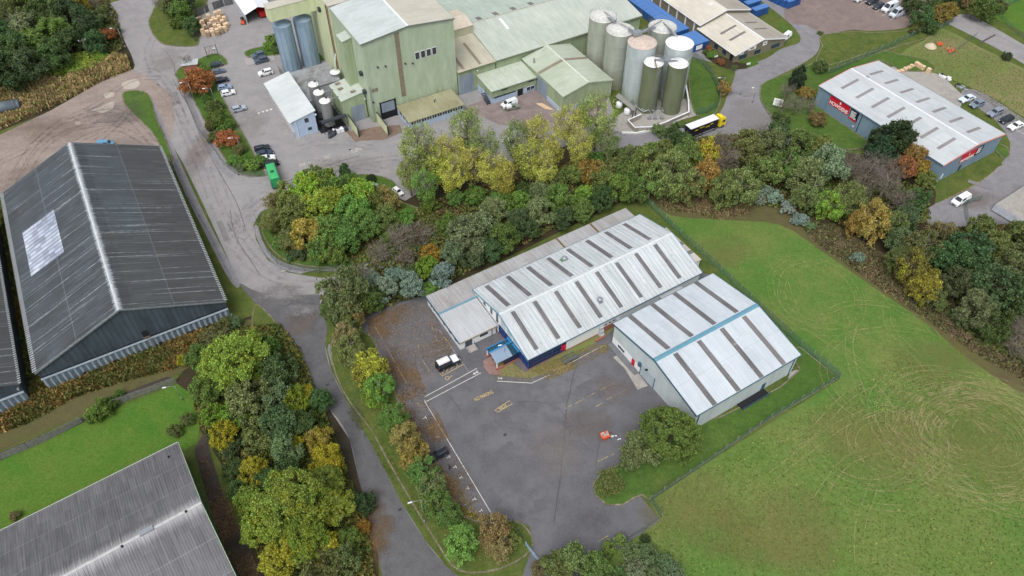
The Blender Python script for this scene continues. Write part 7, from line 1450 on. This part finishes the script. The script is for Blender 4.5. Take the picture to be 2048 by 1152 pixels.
fence([1985,22,2020,10,2060,-6], 2.4, 'pale green fence across the far bright field', chain_g, crank=False); fence([1995,30,2012,50,2035,70,2060,90], 1.6, 'dark post fence beside the far bright field', chain, dpost, 4, crank=False)
fence([1900,112,1945,78,1952,72], 1.8, 'thin wire fence in the rough ground', chain, crank=False); fence([1024,1044,1036,1062,1052,1090], 1.4, 'low mesh fence across the birch island', chain_g, crank=False)
fence([300,205,340,300,380,400,420,470,462,560], 1.0, 'low wire fence between the barn verge and pavement', chain, dpost, 4, crank=False)
def palisade(px, h, label, mat, step=.22, wd=.14):
    P = [G(x, y) for x, y in pairs(px)]; B0 = P[0]; o = empty('timber_fence', (B0.x, B0.y, .1)); tag(o, label, 'fence'); m = MB()
    r2 = MB()
    for a, b_ in zip(P, P[1:]):
        L = (b_-a).length; d = (b_-a).normalized(); n = Vector((-d.y, d.x, 0))*.03; k = int(L/step)
        for i in range(k):
            p = a+d*(i*step)-B0; q = p+d*wd; hh = h*(1+.02*math.sin(i*7.3)); m.hexa([tuple(p-n), tuple(q-n), tuple(q+n), tuple(p+n)], [(p.x-n.x,p.y-n.y,hh), (q.x-n.x,q.y-n.y,hh), (q.x+n.x,q.y+n.y,hh), (p.x+n.x,p.y+n.y,hh)])
        for z in (.4, h-.4): r2.tube(tuple(a-B0+n*2+Vector((0,0,z))), tuple(b_-B0+n*2+Vector((0,0,z))), .05, n=4)
    m.build('pale', mat, o); r2.build('rail', mat, o)
wg = plain('weathered_pale', S(132,134,128), .9, 0, .2, 2)
palisade([-60,942,0,921,60,897,110,874,168,843], 1.9, 'grey palisade fence left of the big green bush', wg); palisade([228,812,260,800,300,786,356,764], 1.9, 'grey palisade fence right of the big green bush', wg)
palisade([382,42,398,32,412,26,420,22], 2.6, 'grey timber screen behind the stacked pallets', wood_grey, .5, .46); palisade([428,20,450,12,470,8], 2.6, 'grey board fence between screen and white shed', wood_grey, .5, .46)
def lamp(bx, by, tx, ty, label, arm=1.6, col=None):
    g = G(bx, by); best = min(((abs(1024+F*g.x/((g.y*CP+(CH-z)*SP))-tx)+abs(576-F*((g.y*SP-(CH-z)*CP)/(g.y*CP+(CH-z)*SP))-ty)), z) for z in [i*.25 for i in range(8, 60)])
    h = max(5, min(11, best[1])); o = empty('street_lamp', (g.x, g.y, .1), 200); autolabel(o, 'street lamp', label, bx, 'street lamps', 'street lamp')
    MB().tube((0,0,0),(0,0,1.2),.11,n=8).build('lamp_base', steel, o); MB().tube((0,0,1.2),(0,0,h),.07,.05,8).build('pole', steel, o); a_ = MB().tube((0,0,h),(arm,0,h+.3),.045,n=6).build('arm', steel, o)
    m = MB(); m.hexa([(arm-.1,-.14,h+.2),(arm+.7,-.1,h+.28),(arm+.7,.1,h+.28),(arm-.1,.14,h+.2)], [(arm-.05,-.1,h+.38),(arm+.65,-.07,h+.4),(arm+.65,.07,h+.4),(arm-.05,.1,h+.38)]); m.build('lamp_head', frame_w, o)
lamp(252, 98, 238, 56, 'on the bank by the top left junction'); lamp(393, 212, 361, 166, 'on the pavement left of the rust tree'); lamp(431, 206, 424, 181, 'in the long bed above the picnic table'); lamp(483, 305, 475, 280, 'beside the lower rust bush'); lamp(350, 345, 363, 326, 'on the black barn verge'); lamp(850, 1046, 836, 1000, 'among the lower car park birches'); lamp(1010, 720, 1020, 690, 'in the weeds by the hall canopy', .8); lamp(443, 126, 437, 98, 'at the mill car park gate', 0.6); lamp(1440, 196, 1452, 155, 'on the silo lawn fence'); lamp(365, 800, 367, 788, 'at the corner of the bright lawn')
lamp(1505, 205, 1497, 176, 'on the grass across from the silos', 1)
g = G(184, 124); o = empty('power_pole', (g.x, g.y, 0), 30); tag(o, 'wooden power pole with white insulators by the green mound', 'power pole'); MB().tube((0,0,0),(0,0,8),.16,.12,8).build('pole', bark, o); MB().box(-1.1,1.1,-.08,.08,7.4,7.6).build('crossarm', wood_grey, o)
m = MB()
for x in (-1,0,1): m.lathe([(.1,7.6),(.12,7.75),(0,7.9)], (x,0,0), 8)
m.build('insulator', frame_w, o)
# tank at left edge, box, pallets
a_, b_ = G(-40, 224, 1.7), G(38, 210, 1.7); o = empty('storage_tank', (b_.x, b_.y, 1.75), math.degrees(math.atan2(a_.y-b_.y, a_.x-b_.x))); tag(o, 'long grey cylindrical tank lying at the left edge', 'tank')
me = MB(); me.tube((0,0,0),(14,0,0),1.75,n=28); me.build('shell', tankm, o); MB().tube((-.35,0,0),(.0,0,0),1.2,1.74,28).build('end_cap', tankm, o); MB().tube((.5,0,0),(.65,0,0),1.8,n=28).build('band', dsteel, o)
m = MB(); m.box(2.5,3.3,-1.5,1.5,-1.85,-1.2); m.box(9,9.8,-1.5,1.5,-1.85,-1.2); m.build('cradle', conc, o)
g = G(69, 214); o = empty('water_trough', (g.x, g.y, 0), 30); tag(o, 'small white square box among reeds by the grey tank', 'box'); MB().box(-.6,.6,-.6,.6,0,.7).build('box_side', frame_w, o); MB().box(-.35,.35,-.35,.35,.7,.76).build('box_lid', dsteel, o)
PW = lambda x, y, z=0: G(380+x/5.486, y/5.486, z)
def pallet_stack(x, y, n, i, yaw=30, place='in the block left of the white shed', w_=wood, gp='stacked wooden pallets', hh=None):
    g = PW(x, y, 0) if hh is None else G(x, y, 0); h = n*.145; o = empty('pallet_stack', (g.x, g.y, .05), yaw+(i*37 % 9)-4)
    m = MB()
    for k in range(n):
        z = k*.145
        for yy in (-.5, -.05, .4): m.box(-.6,.6,yy,yy+.1,z,z+.1)
        m.box(-.62+.02*(k%2),.6,-.52,.52,z+.105,z+.13)
    m.build('pallets', w_, o); autolabel(o, 'stack of wooden pallets', place, 380+x/5.486 if hh is None else x, gp, 'pallets')
sp = [(340,118),(295,135),(365,150),(215,160),(385,180),(270,178),(330,172),(115,175),(180,200),(250,210),(300,205),(365,215),(85,205),(150,225),(108,235),(225,238),(395,250),(280,240),(330,240),(120,260),(168,265),(235,265),(285,265),(330,265),(385,285),(150,300),(250,305),(345,295),(305,310),(200,325),(255,330),(205,345),(310,330),(350,310),(150,325),(140,280),(60,215),(410,235)]
rz_ = random.Random(5)
ROWS = ['back', 'second', 'third', 'fourth', 'fifth', 'front']
sp.sort(key=lambda p: p[1])
for i, (x, y) in enumerate(sp): lt = rz_.random() < .72; pallet_stack(x, y+60, rz_.randint(10, 15), i, place='in the %s row left of the white shed' % ROWS[min(5, i//7)], w_=wood if lt else wood2)
for i, (x, y, n) in enumerate(((1796,146,5),(1803,143,4),(1810,140,5),(1817,137,4),(1823,134,5),(1832,132,9),(1838,136,9),(1844,139,9),(1855,146,11))): pallet_stack(x, y, n, i, -58, 'on the slab behind the trade unit', hh=1, gp='pallets behind the trade unit')
for i, (x, y, lb) in enumerate(((1891,156,'black and white'),(1923,177,'dark'))):
    g = G(x, y); o = empty('scrap_heap', (g.x, g.y, 0), -50); tag(o, lb+' heap of broken kitchen units beside the slab', 'scrap'); m = MB()
    for k in range(9): u, v, s = rq.uniform(-1.6,1.6), rq.uniform(-.6,.6), rq.uniform(.25,.6); m.hexa([(u-s,v-s*.5,.05),(u+s,v-s*.4,.1),(u+s,v+s*.5,.05),(u-s,v+s*.4,.1)], [(u-s,v-s*.5,.3+s),(u+s,v-s*.4,.2+s*.5),(u+s,v+s*.5,.4+s*.5),(u-s,v+s*.4,.3+s*.8)])
    m.build('panel_pile', tarp_w if i == 0 else steel, o); MB().box(-1.9,-1.0,-.5,.5,.1,.8).build('cabinet', black_pl, o)
for i, (x, y, lb) in enumerate(((1880,92,'larger orange netting heap near the sand pile'),(1902,104,'smaller orange netting heap further right'))):
    g = G(x, y); m = MB(); 
    for k in range(22): u, v, s = rq.gauss(0,.8), rq.gauss(0,.45), rq.uniform(.15,.35); m.P([(u-s,v,rq.uniform(0,.8)),(u+s,v-s*.4,rq.uniform(0,.9)),(u+s*.5,v+s,rq.uniform(.2,1.1)),(u-s,v+s*.6,rq.uniform(.1,.8))])
    o = m.build('barrier_netting', orange_m); o.location = (g.x, g.y, .2); tag(o, lb, 'netting')
g = G(1861, 94); o = MB().lathe([(1.9,0),(1.5,.5),(.8,1.0),(0,1.2)], (0,0,0), 16).build('sand_pile', plain('pale_sand', S(190,178,156), .9, 0, .1, 2)); o.location = (g.x, g.y, .12); tag(o, 'small pale sand pile beside the orange netting', 'sand')
g = G(437, 216); o = empty('picnic_table', (g.x, g.y, .14), 10); tag(o, 'round pale picnic table with benches above the shrubs', 'table'); MB().lathe([(0,.7),(.9,.7),(.9,.78),(0,.79)], (0,0,0), 16).build('table_top', conc, o); MB().tube((0,0,0),(0,0,.7),.12,n=8).build('pedestal', conc, o)
for k in range(4): a_ = k*math.pi/2+.5; MB().lathe([(0,.4),(.32,.4),(.32,.47),(0,.48)], (1.35*math.cos(a_),1.35*math.sin(a_),0), 10).build('seat', frame_w, o); MB().tube((0,0,.1),(1.35*math.cos(a_),1.35*math.sin(a_),.4),.05,n=5).build('leg', steel, o)
def gate(x0, y0, x1, y1, h, label, mat, name='gate', bars=5):
    a, b_ = G(x0, y0), G(x1, y1); d = b_-a; L = d.length; o = empty(name, (a.x, a.y, .1), math.degrees(math.atan2(d.y, d.x))); tag(o, label, 'gate')
    for x in (0, L): MB().box(x-.08, x+.08, -.08, .08, 0, h+.2).build('post', mat, o)
    m = MB()
    for z in (.2, h*.55, h): m.box(.0, L, -.03, .03, z-.03, z+.03)
    for i in range(bars): x = .1+(L-.2)*i/(bars-1); m.box(x-.03, x+.03, -.025, .025, .2, h)
    m.tube((.1,0,.2),(L/2,0,h),.03,n=4); m.tube((L-.1,0,.2),(L/2,0,h),.03,n=4); m.build('frame', mat, o)
gate(416, 116, 437, 110, 3.6, 'tall rusty steel gate frame at the mill car park entrance', plain('rusty_steel', S(84,64,58), .8, 0, .15, 2)); gate(392, 84, 406, 66, 2.6, 'dark wire gate beside the stacked pallets', dsteel); gate(1052, 1092, 1076, 1124, 1.3, 'pale blue swing gate at the car park mouth', plain('pale_blue_steel', S(150,176,196), .5), bars=9); gate(556, 392, 566, 400, 1.4, 'black barrier frame on the edge of the tree island', dsteel)
gate(1462, 188, 1482, 190, 1.8, 'grey wire gate standing open at the silo road', steel)
g = G(1556, 205, 2.4); o = empty('board_sign', (g.x, g.y, 0), -25); tag(o, 'white estate notice board on posts among brown shrubs', 'sign')
MB().box(-1.3,1.3,-.05,.05,1.3,3.6).build('board', sign_white, o); m = MB()
for i, w2 in enumerate((1.6,2.0,1.2,1.8,1.4)): m.box(-w2/2, w2/2, -.07, -.055, 3.2-i*.38, 3.32-i*.38)
m.build('lettering', plain('sign_grey', S(120,124,130), .6), o); MB().box(-1.1,-1.0,-.05,.05,0,1.3).build('post', steel, o); MB().box(1.0,1.1,-.05,.05,0,1.3).build('post', steel, o)
for i, (x, y, sgn) in enumerate(((1431,117,'left'),(1496,132,'right'))): g = G(x, y); o = empty('small_sign', (g.x, g.y, 0), 20); tag(o, 'tiny white sign board in the office bed, the %s one' % sgn, 'sign'); MB().box(-.7,.7,-.04,.04,.5,1.1).build('board', sign_white, o); MB().box(-.05,.05,-.03,.03,0,.5).build('post', steel, o)
g = G(752, 376); o = empty('small_sign', (g.x, g.y, 0), -20); tag(o, 'pale blue pennant sign on the tree island lawn', 'sign'); MB().box(-1.0,.9,-.04,.04,1.0,1.6).build('board', plain('pale_blue_sign', S(190,216,226), .6), o); MB().tube((-.9,0,0),(-.9,0,1.6),.05,n=6).build('post', steel, o)
b = Bld('brick_shelter', 'small grey flat-roofed shelter behind the upper rust bush', 'shelter', YM, 0, 0); bpy.data.objects.remove(b.o)
g = G(384, 138); o = empty('shelter', (g.x, g.y, 0), 12); tag(o, 'small grey flat-roofed shelter behind the rust red bush', 'shelter'); MB().box(-2.2,2.2,-1.4,1.4,0,2.3).build('wall', brick, o); MB().box(-2.5,2.5,-1.7,1.7,2.3,2.45).build('roof', roof_fb2, o)
m = MB()                                          # clutter below the gabled shed
o = empty('timber_pile', tuple(G(1092, 215)), -45); tag(o, 'pile of pale timber lengths beside the sliding door', 'timber')
for k in range(7): m.box(-3.4+k*.2, .5+k*.4, -.8+k*.22, -.65+k*.22, 0, .15+.05*(k % 3))
m.build('timber', wood, o)
o = empty('bicycle_rack', tuple(G(1116, 232)), -50); tag(o, 'black bicycles in a rack by the green gabled shed', 'bicycles'); m = MB()
for k in range(4):
    for x in (0, 1.0): Q = [(x+.32*math.cos(t*.785), k*.4, .33+.32*math.sin(t*.785)) for t in range(9)]; m.path(Q, .03, 4)
    m.path([(0,k*.4,.33),(.35,k*.4,.75),(.85,k*.4,.8),(1.0,k*.4,.33)], .025, 4)
m.build('bicycle_frames', black_pl, o)
g = G(570, 388); m = MB(); m.box(-.5,.5,-.3,.3,0,.12); o = m.build('manhole_cover', conc); g = G(167//3+512, 478//3+384); o.location = (g.x, g.y, .1); tag(o, 'small pale manhole cover in the pavement round the island', 'manhole cover')
# ---------------------------------------------------------------- ceiling of labels
finish_labels()
